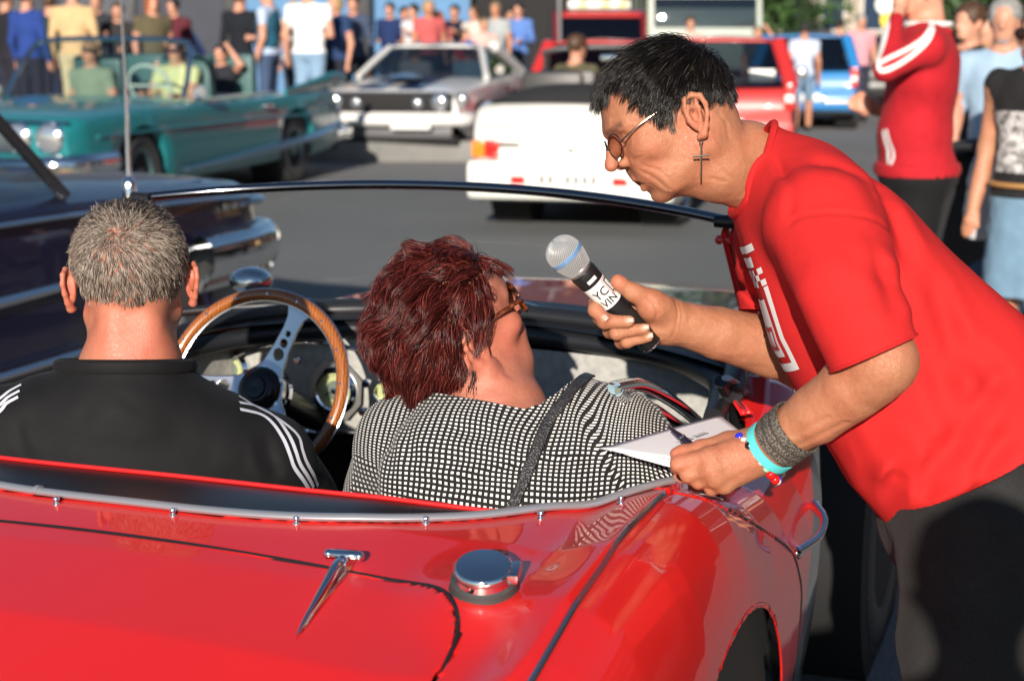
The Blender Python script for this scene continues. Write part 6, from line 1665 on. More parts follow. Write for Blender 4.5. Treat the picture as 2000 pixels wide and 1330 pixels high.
for s in (-1, 1):
    strip(v, 'side_moulding', [onside(sp, s, y, float(np.interp(y, sp['y'], sp['zs'])) - .045, .002) for y in np.linspace(-.9, 3.9, 30)], .022, PALE)
    strip(v, 'side_spear', smoothcurve([onside(sp, s, y, z, .004) for y, z in ((-.8, .64), (.8, .64), (2.0, .64), (3.0, .655), (3.5, .675))], 30), interp(np.linspace(0, 1, 30), [0, .5, 1], [.03, .04, .006]), PALE, .6)
    strip(v, 'sill_trim', [onside(sp, s, y, .40, .002) for y in np.linspace(.45, 2.55, 12)], .035, PALE)
    for k in range(3): lbox(v, 'wing_badge', onside(sp, s, 3.72 - .07 * k, .80, .003), (.012, .045, .03), CHROME, .004)
bump_pts = smoothcurve([(-1.01, 3.3, .62), (-1.0, 3.75, .62), (-.88, 3.99, .62), (-.4, 4.05, .62), (0, 4.06, .62), (.4, 4.05, .62), (.88, 3.99, .62), (1.0, 3.75, .62), (1.01, 3.3, .62)], 60)
strip(v, 'front_bumper', bump_pts, .062, CHROME, 1.5, 14)
strip(v, 'bumper_lower_edge', bump_pts - [0, .01, .10], .03, CHROME, 1.0)
strip(v, 'grille_top_bar', smoothcurve([(-.93, 3.60, .80), (-.9, 3.92, .81), (0, 4.0, .83), (.9, 3.92, .81), (.93, 3.60, .80)], 40), .022, PALE)
for s in (-1, 1):
    for k in (0, 1): lamp(v, 'headlight', (s * (.72 - .24 * k), 3.95, .74), .075, (0, 1, 0))
    lbox(v, 'door_handle', onside(sp, s, 1.1, .84, .02), (.03, .16, .03), CHROME, .01)
lbox(v, 'grille', (0, 3.93, .74), (1.0, .05, .11), mat('grille_dark', (.03, .03, .035), .4), .01)
ap_ = WZ(252, 362, .95)[:2] - org; ax0, ay0 = float(ap_ @ hr), float(ap_ @ hv)
m = MB(); m.tube([(ax0, ay0, .90), (ax0, ay0, 1.0), (ax0 + .01, ay0 - .01, 1.3), (ax0 + .02, ay0 - .03, 1.62)], [.014, .009, .006, .004], 8); m.build('aerial', CHROME, v, world=False)
m = MB(); m.lathe([(.024, 0), (.024, .07), (.014, .09), (0, .10)], (ax0, ay0, .89), (0, 0, 1), 14); m.build('aerial_base', CHROME, v, world=False)
strip(v, 'wiper', [(.2, 2.55, .99), (.55, 2.50, 1.0)], .012, CHROME); strip(v, 'wing_ornament', [(.82, 3.35, .905), (.82, 3.62, .90)], .014, CHROME)
swheel(v, (-.35, 1.75, 1.0)); seats(v, [.7], [-.35, .35], .75, SEATLEATHER)
# ---- teal convertible, coming towards the camera on the left
TEAL = paint('teal_paint', (.012, .19, .21), .1, coat=.6)
sp = dict(y=[-1.55, -1.5, -1.2, -.6, 0, .8, 1.6, 2.3, 3.0, 3.7, 4.15, 4.22], w=1.0, wide=[.70, .86, .95, 1.0, 1.01, 1.0, 1.0, 1.0, 1.0, .98, .95, .90], zs=[.62, .78, .88, .90, .885, .87, .88, .89, .88, .86, .83, .76], zc=[.60, .74, .80, .83, .85, .86, .88, .95, .93, .90, .85, .78], zb=[.40, .34, .28, .26, .26, .26, .26, .26, .26, .30, .42, .48], axles=[0, 3.2], R=.345, paint=TEAL, rim=mat('wheel_teal_grey', (.12, .20, .22), .3, .7))
f0 = WZ(565, 358, 0); hv = nrm([-.26, -.966]); hd = math.atan2(hv[0], hv[1]); hr = np.array([math.cos(hd), -math.sin(hd)])
org = f0[:2] - hr * (-.90) * 1.0
side = 1 if ((org - f0[:2]) @ np.array([0, 1])) > 0 else -1
tl = car('teal_convertible', 'open teal convertible with long tail fins and chrome windscreen frame behind the violet saloon', org, hd, sp)
m = MB(); m.box((0, .95, .89), (1.66, 1.9, .02), None, .005); m.build('cockpit_opening', mat('white_interior', (.50, .55, .50), .6), tl, world=False)
seats(tl, [.3, 1.25], [-.45, .45], .72, mat('seat_deep_teal', (.03, .10, .10), .5)); swheel(tl, (-.42, 1.95, 1.02), .2, mat('white_wheel', (.5, .6, .55), .4))
fr = smoothcurve([(-.86, 2.20, .93), (-.84, 2.05, 1.12), (-.76, 1.86, 1.36), (-.6, 1.82, 1.415), (0, 1.84, 1.43), (.6, 1.82, 1.415), (.76, 1.86, 1.36), (.84, 2.05, 1.12), (.86, 2.20, .93)], 60)
strip(tl, 'windscreen_frame', fr, .026, CHROME, .8)
m = MB(); m.grid([[(.80 * q * (1 - .1 * k), 2.22 - .36 * k + .12 * (1 - q * q), .93 + .48 * k) for q in np.linspace(-1, 1, 9)] for k in np.linspace(0, 1, 4)]); m.build('windscreen', CLEARG, tl, world=False)
for s in (-1, 1):
    strip(tl, 'lower_skeg', smoothcurve([onside(sp, s, y, z, .01) for y, z in ((2.5, .34), (1.6, .36), (.6, .40), (-.4, .45), (-1.1, .50), (-1.5, .53))], 30), interp(np.linspace(0, 1, 30), [0, .4, 1], [.02, .05, .035]), mat('skeg_silver', (.30, .48, .60), .15, .9), 1.0)
    strip(tl, 'tail_fin', smoothcurve([(s * .96, y, z) for y, z in ((.2, .90), (-.5, .95), (-1.1, 1.0), (-1.45, .99))], 20), interp(np.linspace(0, 1, 20), [0, .6, 1], [.02, .05, .03]), TEAL, 1.6)
    strip(tl, 'body_crease', smoothcurve([onside(sp, s, y, z, .0) for y, z in ((3.9, .70), (2.5, .70), (1.0, .69), (-.3, .67), (-1.4, .62))], 30), .022, TEAL, .6)
    for k in (0, 1): lamp(tl, 'headlight', (s * (.76 - .27 * k), 4.24, .70), .10, (0, 1, 0))
    lamp(tl, 'tail_light', (s * .8, -1.52, .62), .07, (0, -1, 0), REDL)
    lamp(tl, 'wing_mirror', (s * 1.0, 2.15, .98), .055, (0, -1, 0)); strip(tl, 'mirror_stem', [(s * .95, 2.2, .89), (s * 1.0, 2.17, .96)], .012, CHROME)
    lbox(tl, 'door_handle', onside(sp, s, .75, .80, .02), (.03, .18, .03), CHROME, .01)
strip(tl, 'front_bumper', smoothcurve([(-1.0, 3.7, .50), (-.95, 4.2, .50), (-.5, 4.34, .48), (0, 4.36, .48), (.5, 4.34, .48), (.95, 4.2, .50), (1.0, 3.7, .50)], 40), .06, CHROME, 1.4, 12)
strip(tl, 'bonnet_lip', smoothcurve([(-.9, 4.2, .82), (0, 4.27, .84), (.9, 4.2, .82)], 20), .02, CHROME)
lbox(tl, 'grille', (0, 4.22, .68), (.95, .06, .18), mat('grille_silver', (.30, .30, .31), .3, .9), .02)
strip(tl, 'rear_bumper', smoothcurve([(-1.0, -1.0, .42), (-.9, -1.58, .42), (0, -1.66, .42), (.9, -1.58, .42), (1.0, -1.0, .42)], 30), .055, CHROME, 1.3)
# ---- white coupe with dark blue bonnet stripes
WHITE = paint('white_paint', (.70, .70, .68), .1, coat=.6); NAVYP = paint('navy_stripe', (.010, .022, .075), .1, coat=.6)
sp = dict(y=[-1.15, -1.1, -.7, 0, .9, 1.9, 2.6, 3.2, 3.6, 3.72], w=.92, zs=[.70, .82, .90, .90, .89, .88, .85, .82, .795, .71], zc=[.76, .88, .93, .92, .92, .94, .915, .875, .835, .74], zb=[.4, .3, .26, .24, .24, .24, .24, .26, .40, .46], axles=[0, 2.74], R=.325, paint=WHITE, cab=dict(wf=1.95, rf=1.15, rr=.2, bf=-.75, zf=.93, zr=.93, zt=1.31, wb=.82, wt=.60, pil=.04, cfat=2.0, glass=SMOKE))
f0 = WZ(775, 314, 0)[:2]; hv = nrm([-.17, -.985]); hd = math.atan2(hv[0], hv[1])
mu = car('white_coupe', 'white vintage coupe with dark blue bonnet stripes and black grille facing the camera', f0 - hv * 3.3, hd, sp)
for x in (-.23, .23):
    m = MB(); m.grid([[(x + dx, y, float(np.interp(y, sp['y'], sp['zc'])) + .006 - .01 * abs(x)) for dx in (-.15, .15)] for y in np.linspace(1.95, 3.68, 14)]); m.build('bonnet_stripe', NAVYP, mu, world=False)
m = MB(); m.grid([[(-.20 + .4 * i / 6, y, .96 + .05 * (1 - abs(i - 3) / 3) ** .5 * (1 - ((y - 2.7) / .5) ** 2)) for i in range(7)] for y in np.linspace(2.2, 3.2, 8)]); m.build('bonnet_scoop', NAVYP, mu, world=False)
lbox(mu, 'grille', (0, 3.70, .69), (1.52, .08, .22), mat('grille_black', (.006, .006, .007), .8), .02)
for s in (-1, 1):
    lamp(mu, 'headlight', (s * .62, 3.75, .70), .085, (0, 1, 0)); lamp(mu, 'inner_lamp', (s * .36, 3.74, .69), .055, (0, 1, 0)); lamp(mu, 'headlight', (s * .84, 3.62, .72), .07, (0, 1, 0))
    lbox(mu, 'side_scoop', onside(sp, s, .55, .72, .0), (.03, .22, .10), BLACKTRIM, .01); lamp(mu, 'wing_mirror', (s * .95, 1.75, 1.02), .055, (0, -1, 0))
strip(mu, 'grille_surround', [(-.80, 3.74, .81), (.80, 3.74, .81), (.84, 3.70, .57), (-.84, 3.70, .57), (-.80, 3.74, .81)], .014, CHROME)
strip(mu, 'front_bumper', smoothcurve([(-.93, 3.3, .50), (-.9, 3.66, .50), (-.5, 3.80, .50), (0, 3.83, .50), (.5, 3.80, .50), (.9, 3.66, .50), (.93, 3.3, .50)], 40), .055, WHITE, 1.3, 12)
lbox(mu, 'lower_valance', (0, 3.66, .36), (1.5, .10, .14), mat('valance_grey', (.10, .10, .11), .5), .03)
lbox(mu, 'number_plate', (-.30, 3.86, .46), (.46, .02, .13), PLATE, .006)
strip(mu, 'windscreen_trim', smoothcurve([(-.83, 1.97, .94), (-.62, 1.18, 1.29), (0, 1.22, 1.33), (.62, 1.18, 1.29), (.83, 1.97, .94)], 30), .014, CHROME)
# ---- white cabriolet seen from the rear
IVORY = paint('ivory_paint', (.73, .72, .67), .12)
sp = dict(y=[-.84, -.82, -.70, -.5, 0, .9, 1.7, 2.3, 2.9, 3.12], w=.80, wide=[.74, .77, .79, .80, .80, .80, .80, .80, .77, .70], zs=[.55, .72, .90, .95, .93, .92, .91, .88, .80, .62], zc=[.56, .74, .945, .975, .95, .94, .94, .92, .86, .66], zb=[.24, .22, .22, .20, .20, .20, .20, .20, .24, .3], axles=[0, 2.4], R=.295, tw=.175, paint=IVORY)
hd = math.radians(13); hv = np.array([math.sin(hd), math.cos(hd)])
cb0 = np.array([.445, 12.25])
cv = car('white_cabriolet', 'white open cabriolet seen from behind with a black folded hood', cb0 + hv * .84, hd, sp)
m = MB(); m.box((0, .55, .945), (1.34, 1.7, .02), None, .004); m.build('cockpit_opening', DARK, cv, world=False)
rows = [[(x * .70, y, .955 + h * (1 - abs(x) ** 3) * .9 + .01) for x in np.linspace(-1, 1, 15)] for y, h in ((-.62, .0), (-.56, .06), (-.42, .13), (-.25, .15), (-.10, .11), (-.04, .0))]
m = MB(); m.grid(rows); m.build('folded_hood', mat('hood_cloth', (.02, .02, .021), .8, bump=.3, bscale=60, bdist=.01), cv, world=False)
strip(cv, 'windscreen_frame', smoothcurve([(-.72, 1.55, .94), (-.62, 1.2, 1.24), (-.56, 1.08, 1.33), (0, 1.12, 1.36), (.56, 1.08, 1.33), (.62, 1.2, 1.24), (.72, 1.55, .94)], 40), .03, mat('frame_grey', (.16, .16, .17), .3, .5), .7)
m = MB(); m.grid([[(.68 * q * (1 - .15 * k), 1.56 - .46 * k + .06 * (1 - q * q), .95 + .38 * k) for q in np.linspace(-1, 1, 9)] for k in np.linspace(0, 1, 4)]); m.build('windscreen', SMOKE, cv, world=False)
lbox(cv, 'rear_view_mirror', (0, 1.05, 1.26), (.24, .03, .07), mat('mirror_glass', (.8, .8, .8), .05, 1.0), .01)
seats(cv, [.15, .75], [-.35, .35], .62, SEATLEATHER)
for x in (-.35, .35): lbox(cv, 'head_restraint', (x, .80, 1.10), (.26, .10, .16), SEATLEATHER, .04)
lbox(cv, 'rear_bumper', (0, -.86, .40), (1.58, .20, .30), mat('bumper_white', (.70, .69, .65), .4), .06)
lbox(cv, 'bumper_groove', (0, -.958, .50), (1.44, .012, .018), mat('groove_grey', (.35, .35, .36), .5), .003)
for s in (-1, 1):
    o = lbox(cv, 'tail_light', (s * .655, -.835, .625), (.20, .06, .13), REDL, .012)
    lbox(o, 'indicator_lens', (s * .71, -.852, .625), (.10, .05, .125), ORGL, .01); lbox(o, 'reversing_lens', (s * .60, -.856, .575), (.07, .04, .03), REDL, .006)
    lbox(cv, 'reflector', (s * .385, -.963, .405), (.11, .012, .055), REDL, .004)
lbox(cv, 'number_plate', (0, -.966, .415), (.52, .012, .11), PLATE, .004)
r = np.random.default_rng(2); m = MB()
for k in range(7):
    if k != 2: m.box((-.20 + .065 * k, -.974, .415), (.03, .004, .065), None, .002)
pl3 = m.build('plate_characters', mat('plate_ink', (.12, .12, .12), .6), cv, world=False); pl3['kind'] = 'stuff'
lbox(cv, 'name_badge', (-.48, -.826, .655), (.16, .012, .026), BLACKTRIM, .003); lbox(cv, 'maker_badge', (0.0, -.842, .625), (.06, .012, .035), mat('badge_grey', (.25, .25, .26), .3, .6), .01); lbox(cv, 'name_badge', (.42, -.826, .655), (.14, .012, .024), mat('badge_pale', (.5, .5, .5), .3), .003)
lbox(cv, 'tailgate_line', (0, -.79, .80), (1.40, .012, .008), mat('groove_grey', (.35, .35, .36), .5), .002)
# ---- more cars further back
def hatch(label, px, py, head, paint_, w=.85, h=1.42, L=3.9, name='parked_car', group=None, tail=1.0, sticker=False, glass=SMOKE, z=0):
    p = WZ(px, py, 0)[:2]; hv = np.array([math.sin(head), math.cos(head)])
    k = h / 1.42
    sp = dict(y=[-.72, -.70, -.4, 0, 1.0, 1.9, 2.5, L - .9, L - .72], w=w, zs=[.70 * k, .86 * k, .90 * k, .90 * k, .90 * k, .88 * k, .84 * k, .78 * k, .55 * k], zc=[.72 * k, .88 * k, .92 * k, .93 * k, .93 * k, .93 * k, .90 * k, .84 * k, .60 * k], zb=[.3, .26, .22, .22, .22, .22, .22, .26, .3], axles=[0, 2.45], R=.31, paint=paint_, cab=dict(wf=2.1, rf=1.35, rr=-.35, bf=-.66, zf=.92 * k, zr=.90 * k, zt=h, wb=w * .93, wt=w * .74, pil=.05, cfat=1.7, bpillar=.75, glass=glass))
    o = car(name, label, p + hv * .72, head, sp, group)
    lbox(o, 'rear_bumper', (0, -.72, .42), (w * 1.9, .16, .20), paint_, .05); lbox(o, 'front_bumper', (0, L - .74, .42), (w * 1.8, .16, .20), paint_, .05)
    for s in (-1, 1):
        q = lbox(o, 'tail_light', (s * w * .88, -.705, .80 * k), (.12, .06, .30 * k), REDL, .02); lbox(q, 'reversing_lens', (s * w * .88, -.735, .78 * k), (.10, .02, .08), WHTL, .006)
        lamp(o, 'headlight', (s * w * .72, L - .74, .62 * k), .08, (0, 1, 0))
        lamp(o, 'wing_mirror', (s * (w + .06), 1.85, 1.0 * k), .07, (0, -1, 0), None)
    lbox(o, 'number_plate', (0, -.80, .50 * k), (.50, .012, .11), PLATE, .004)
    if sticker: lbox(o, 'window_sticker', (w * .52, -.60, 1.03 * k), (.28, .012, .13), PLATE, .004)
    return o
CARRED = paint('bright_red_paint', (.52, .022, .02), .1, coat=.6); CARBLUE = paint('sky_blue_paint', (.020, .20, .50), .1, coat=.6); CARNAVY = paint('navy_paint', (.010, .020, .07), .1, coat=.6); CARDARK = paint('charcoal_paint', (.02, .021, .024), .1, coat=.6)
hatch('red estate car with a dark rear window and a white sticker behind the interviewer', 1405, 330, math.radians(9), CARRED, .84, 1.40, 4.2, sticker=True)
hatch('bright blue hatchback seen from behind next to the walking man', 1568, 255, math.radians(12), CARBLUE, .84, 1.42)
hatch('red hatchback roof showing behind the white cabriolet', 1155, 300, math.radians(10), CARRED, .82, 1.36)
hatch('charcoal car parked beyond the bright blue hatchback', 1668, 215, math.radians(12), CARDARK, .84, 1.40)
hatch('small far red car seen past the charcoal car', 1705, 190, math.radians(12), CARRED, .80, 1.38)
hatch('navy blue estate car standing behind the teal convertible', 370, 235, math.radians(-75), CARNAVY, .9, 1.62, 4.4)
# red service van with a light bar
def boxvan(label, px, py, head, sp2):
    p = WZ(px, py, 0)[:2]; root = empty(sp2['name'], (p[0], p[1], 0), -head, label, sp2['cat'])
    w, L, h, zb = sp2['w'], sp2['L'], sp2['h'], sp2['belt']
    prof = sp2['prof']                                                         # (y, z) outline of the side, front at 0
    rows = []
    for x, k in ((-w, .0), (-w, .02), (-w * .97, .05), (w * .97, .05), (w, .02), (w, 0)): rows.append([(x, y, z) for y, z in prof])
    m = MB(); m.prism([(y, z) for y, z in prof], (-w, 0, 0), (0, 1, 0), (0, 0, 1), (1, 0, 0), 2 * w); m.build('body', sp2['paint'], root, world=False)
    return root, w
def slab(root, name, c, d, m_, tilt=0.0, bev=.02):
    M = np.array([[1, 0, 0], [0, math.cos(tilt), -math.sin(tilt)], [0, math.sin(tilt), math.cos(tilt)]]); return lbox(root, name, c, d, m_, bev, M)
MAROON = paint('maroon_paint', (.16, .008, .012), .1, coat=.6)
van, w_ = boxvan('dark red service truck with a white light bar on its cab roof', 1178, 238, 0, dict(name='service_truck', cat='truck', w=.80, L=4.6, h=1.85, belt=1.15, paint=MAROON, prof=[(0, .35), (0, .95), (.12, 1.05), (.9, 1.12), (1.35, 1.80), (1.6, 1.86), (4.6, 1.86), (4.6, .35)]))
slab(van, 'windscreen', (0, 1.09, 1.455), (1.42, .02, .70), SMOKE, -.586); slab(van, 'sun_strip', (0, 1.275, 1.765), (1.40, .02, .10), mat('strip_red', (.40, .02, .02), .5), -.586)
for s in (-1, 1):
    lamp(van, 'headlight', (s * .6, -.02, .78), .09, (0, -1, 0)); lwheel(van, s * .70, .85, .34, .2, s); lwheel(van, s * .70, 3.6, .34, .2, s); lamp(van, 'wing_mirror', (s * .92, 1.0, 1.25), .09, (0, -1, 0))
slab(van, 'front_bumper', (0, -.06, .48), (1.6, .14, .2), CHROME); slab(van, 'grille', (0, -.01, .78), (.8, .04, .18), BLACKTRIM)
lb = slab(van, 'light_bar', (0, 1.75, 1.94), (1.08, .30, .13), mat('light_bar_white', (.78, .78, .74), .3)); 
for x in (-.3, .1, .4): slab(lb, 'beacon_lens', (x, 1.59, 1.945), (.18, .02, .09), mat('beacon_yellow', (.75, .66, .25), .2))
m = MB(); m.tube([(-.70, 1.0, 1.1), (-.72, 1.05, 2.3)], .03, 8); m.build('aerial_mast', mat('mast_grey', (.35, .36, .36), .4, .6), van, world=False)
bus, w_ = boxvan('pale green-grey bus with a band of blue-tinted windows in the distance', 1375, 205, 0, dict(name='bus', cat='bus', w=1.15, L=9, h=2.6, belt=1.5, paint=paint('bus_paint', (.34, .38, .33), .2), prof=[(0, .4), (-.02, 1.4), (.25, 2.5), (.5, 2.66), (9, 2.66), (9, .4)]))
slab(bus, 'windscreen', (0, .08, 1.85), (2.1, .03, .62), SMOKE, -.19); slab(bus, 'destination_board', (0, .205, 2.38), (1.6, .04, .2), mat('board_cream', (.62, .60, .45), .5), -.19); slab(bus, 'front_bumper', (0, -.06, .6), (2.3, .12, .24), BLACKTRIM)
for s in (-1, 1):
    lamp(bus, 'headlight', (s * .85, -.03, .95), .11, (0, -1, 0)); lwheel(bus, s * .98, 1.6, .45, .28, s); lwheel(bus, s * .98, 6.6, .45, .28, s)
    for k in range(5): slab(bus, 'side_window', (s * 1.156, 1.4 + 1.45 * k, 1.9), (.02, 1.25, .7), SMOKE)
# ================================================================ people in the background
HAIRM = {k: mat('hair_' + k, c, .5, var=.3, vscale=60, bump=.5, bscale=120, bdist=.006) for k, c in dict(black=(.012, .010, .009), brown=(.07, .035, .018), blond=(.36, .24, .12), auburn=(.30, .095, .028), grey=(.28, .27, .26), sandy=(.24, .15, .08)).items()}
SKINB = [skinmat('skin_far_pale', (.58, .32, .22)), skinmat('skin_far_warm', (.50, .26, .16)), skinmat('skin_far_brown', (.26, .13, .075))]
CLM = {}
def cm(c):
    if c not in CLM: CLM[c] = clothmat('cloth_%d' % len(CLM), c, .85, 300, .3, .12)
    return CLM[c]
def bperson(label, px, s, foot, face, top, bottom, hair='brown', hs='short', height=1.74, arms=('down', 'down'), skin=0, sleeves='short', legs='trousers', fat=1.0, h=.017, group=None, detail=None, base=0.0, seated=False, gait=0.0, hat=None, shoes=(.03, .03, .03)):
    """one standing figure: px image column, s scale there, base its ground height; face: heading (radians, 0 = away from the camera)"""
    d = FPX / s; X = (px - 1000) / s; Yw = (d + ((base if seated else CAM_H) - CAM_H) * math.sin(PITCH)) / math.cos(PITCH)
    o = np.array([X, Yw, base]); k = height / 1.75
    root = empty('person', o, 0, label, 'person', group)
    f = Frame(o, (math.cos(face), -math.sin(face), 0), (math.sin(face), math.cos(face), 0), (0, 0, 1))
    p = lambda x, y, z: f.w(x * k, y * k, z * k)
    B = SDF(); F_ = fat
    drop = -.48 if seated else 0.0
    hf = Frame(p(0, .01, 1.615 + drop), f.M[0], f.M[1], f.M[2])
    lowres = h > .011
    if lowres:
        B.ell(hf.w(0, -.005 * k, .03 * k), (.074 * k, .094 * k, .095 * k), f.M, .02); B.ell(hf.w(0, .035 * k, -.05 * k), (.05 * k, .055 * k, .06 * k), f.M, .03); B.ell(hf.w(0, .105 * k, -.012 * k), (.014 * k, .02 * k, .02 * k), f.M, .015)
        for sd_ in (-1, 1): B.ell(hf.w(sd_ * .076 * k, -.01 * k, 0), (.009 * k, .018 * k, .03 * k), f.M, .006)
    else: add_head(B, hf, k=k)
    B.cap(hf.w(0, -.02, -.05 * k), p(0, -.02, 1.44 + drop), .052 * k, .06 * k, .03)
    B.ell(p(0, 0, 1.30 + drop), (.185 * k * F_, .115 * k * F_, .20 * k), f.M, .04); B.ell(p(0, .015 * F_, 1.08 + drop), (.155 * k * F_, .12 * k * F_, .18 * k), f.M, .06); B.ell(p(0, 0, .93 + drop), (.168 * k * F_, .125 * k * F_, .12 * k), f.M, .05)
    for sd_, a in ((-1, arms[0]), (1, arms[1])):
        sh = p(sd_ * .185 * F_, -.01, 1.41 + drop)
        B.cap(p(0, -.01, 1.42 + drop), sh, .06 * k, .062 * k, .05)
        if a == 'down': e, ha = p(sd_ * (.235 * F_), -.03, 1.12 + drop), p(sd_ * (.245 * F_), .06, .86 + drop)
        elif a == 'bent': e, ha = p(sd_ * (.235 * F_), -.05, 1.13 + drop), p(sd_ * .10, .26, 1.12 + drop)
        elif a == 'phone': e, ha = p(sd_ * .25, .05, 1.14 + drop), p(sd_ * .12, .30, 1.30 + drop)
        elif a == 'face': e, ha = p(sd_ * .34, .14, 1.33 + drop), p(sd_ * .12, .10, 1.53 + drop)
        elif a == 'belly': e, ha = p(sd_ * .26, -.04, 1.12 + drop), p(sd_ * .12, .17, 1.17 + drop)
        elif a == 'hip': e, ha = p(sd_ * .36 * F_, -.06, 1.16 + drop), p(sd_ * .20, .05, 1.0 + drop)
        elif a == 'up': e, ha = p(sd_ * .30, .12, 1.50 + drop), p(sd_ * .16, .12, 1.70 + drop)
        elif a == 'wheel': e, ha = p(sd_ * .24, .16, 1.16 + drop), p(sd_ * .16, .42, 1.20 + drop)
        B.chain([sh, e], [.055 * k, .043 * k], .04); B.chain([e, ha], [.042 * k, .028 * k], .02)
        dv_ = nrm(ha - e); B.ell(ha + dv_ * .05 * k, (.030 * k, .030 * k, .040 * k), None, .015)
        sidev = nrm(np.cross(dv_, f.M[1]) + 1e-6)
        for q in range(4): B.chain([ha + dv_ * .07 * k + sidev * (.024 - .016 * q) * k, ha + dv_ * (.125 - .008 * abs(q - 1)) * k + sidev * (.022 - .015 * q) * k], [.0095 * k, .008 * k], .006)
        B.chain([ha + dv_ * .02 * k - sidev * .025 * k, ha + dv_ * .075 * k - sidev * .045 * k], [.012 * k, .009 * k], .01)
    for sd_ in (-1, 1):
        g = gait * sd_
        if seated: hip_, kn, an = p(sd_ * .09, 0, .44), p(sd_ * .12, .45, .50), p(sd_ * .11, .55, .10)
        else: hip_, kn, an = p(sd_ * .09, 0, .90), p(sd_ * .095, g * .55 + .02, .49), p(sd_ * .10, g, .09 + max(0, -g) * .12)
        B.chain([hip_, kn, an], [.092 * k * F_, .066 * k, .048 * k], .04)
        if not seated: B.chain([an - f.M[1] * .03 * k, an + f.M[1] * .15 * k - RZ * .04 * k], [.045 * k, .036 * k], .02)
    if legs == 'skirt':
        B.loft(p(0, 0, .50), RZ, f.M[0], [0, .2 * k, .45 * k, .55 * k], [0] * 4, [0] * 4, [.20 * k, .195 * k, .165 * k, .15 * k], [.16 * k, .155 * k, .13 * k, .12 * k], .02)
    sd0 = int(abs(px) * 7 + s) % 97
    B.disp = lambda P: vnoise(P, 12, sd0) * .005 + vnoise(P, 30, sd0 + 1) * .0025
    lo_, hi_ = o - V3(.55, .60, .02) * k, o + V3(.55, .60, 1.85) * k
    V, Q = B.mesh(lo_, hi_, h, 0)
    me = mesh_np('body', V, Q)
    c = (V[Q].mean(1) - o) / k; lx, ly, lz = (c @ f.M.T).T; lz = lz - drop
    hd = np.linalg.norm(c - (hf.o - o) / k, axis=1)
    idx = np.zeros(len(Q), int)                                                 # 0 skin 1 top 2 bottom 3 shoes
    far_arm = np.abs(lx) > .205 * F_
    armlen = {'short': 1.17, 'long': 0.0, 'none': 1.45}[sleeves]
    torso = (lz < 1.53) & (lz > .90) & ~((np.hypot(lx, ly + .01) < .082) & (lz > 1.45))
    idx[torso] = 1
    for sd_, a in ((-1, arms[0]), (1, arms[1])):
        pass
    idx[(lz <= .93)] = 2 if True else 0
    if seated: idx[(lz <= .98)] = 2
    idx[(lz < .09)] = 3
    if legs == 'shorts': idx[(lz < .50) & (lz >= .09)] = 0
    if legs == 'skirt': idx[(lz < .50) & (lz >= .09)] = 0
    # forearms and hands: those nearest to the arm bones beyond the sleeve
    for sd_, a in ((-1, arms[0]), (1, arms[1])):
        sh = p(sd_ * .185 * F_, -.01, 1.41 + drop)
        e, ha = {'down': (p(sd_ * (.235 * F_), -.03, 1.12 + drop), p(sd_ * (.245 * F_), .06, .86 + drop)), 'bent': (p(sd_ * (.235 * F_), -.05, 1.13 + drop), p(sd_ * .10, .26, 1.12 + drop)), 'phone': (p(sd_ * .25, .05, 1.14 + drop), p(sd_ * .12, .30, 1.30 + drop)),
                 'face': (p(sd_ * .34, .14, 1.33 + drop), p(sd_ * .12, .10, 1.53 + drop)), 'belly': (p(sd_ * .26, -.04, 1.12 + drop), p(sd_ * .12, .17, 1.17 + drop)), 'hip': (p(sd_ * .36 * F_, -.06, 1.16 + drop), p(sd_ * .20, .05, 1.0 + drop)), 'up': (p(sd_ * .30, .12, 1.50 + drop), p(sd_ * .16, .12, 1.70 + drop)), 'wheel': (p(sd_ * .24, .16, 1.16 + drop), p(sd_ * .16, .42, 1.20 + drop))}[a]
        FC = V[Q].mean(1); hand = ha + nrm(ha - e) * .13 * k
        def near_(a_, b_, r): 
            ab = b_ - a_; t = np.clip((FC - a_) @ ab / (ab @ ab), 0, 1); return np.linalg.norm(FC - a_ - t[:, None] * ab, axis=1) < r * k
        idx[near_(sh, e, .075) & (np.abs(lx) > .17 * F_)] = 1
        idx[near_(e, ha, .06)] = 1 if sleeves == 'long' else 0
        if sleeves == 'short': idx[near_(sh + (e - sh) * .62, e, .065) & (np.abs(lx) > .19 * F_)] = 0
        if sleeves == 'none': idx[near_(sh + (e - sh) * .12, e, .07) & (np.abs(lx) > .18 * F_)] = 0
        idx[near_(ha + nrm(ha - e) * .02, hand, .055)] = 0
    for m_ in (SKINB[skin], cm(top), cm(bottom), cm(shoes)): me.materials.append(m_)
    me.polygons.foreach_set('material_index', idx.astype(np.int32)); 
    ob = link('body', me, None, root)
    # hair
    if hs != 'none':
        Hh = SDF(); Hh.ell(hf.w(0, -.018 * k, .045 * k), (.088 * k, .104 * k, .095 * k), f.M, .02)
        if hs == 'long': Hh.ell(hf.w(0, -.05 * k, -.06 * k), (.095 * k, .07 * k, .15 * k), f.M, .05)
        if hs == 'bob': Hh.ell(hf.w(0, -.035 * k, -.01 * k), (.10 * k, .085 * k, .10 * k), f.M, .04)
        Hh.ell(hf.w(0, .115 * k, -.02 * k), (.075 * k, .07 * k, .095 * k), f.M, .02, 's')
        Hh.half(hf.w(0, .02, -.055 * k if hs == 'short' else -.3), f.d(0, .5, -1), .01)
        if hs == 'short':
            for sd_ in (-1, 1): Hh.ell(hf.w(sd_ * .085 * k, .005 * k, -.02 * k), (.03 * k, .035 * k, .045 * k), f.M, .01, 's')
        Hh.disp = lambda P: vnoise(P, 45, sd0) * .006
        a_, b_ = Hh.mesh(hf.o - V3(.2, .2, .3), hf.o + V3(.2, .2, .22), max(.009, h * .7), 0)
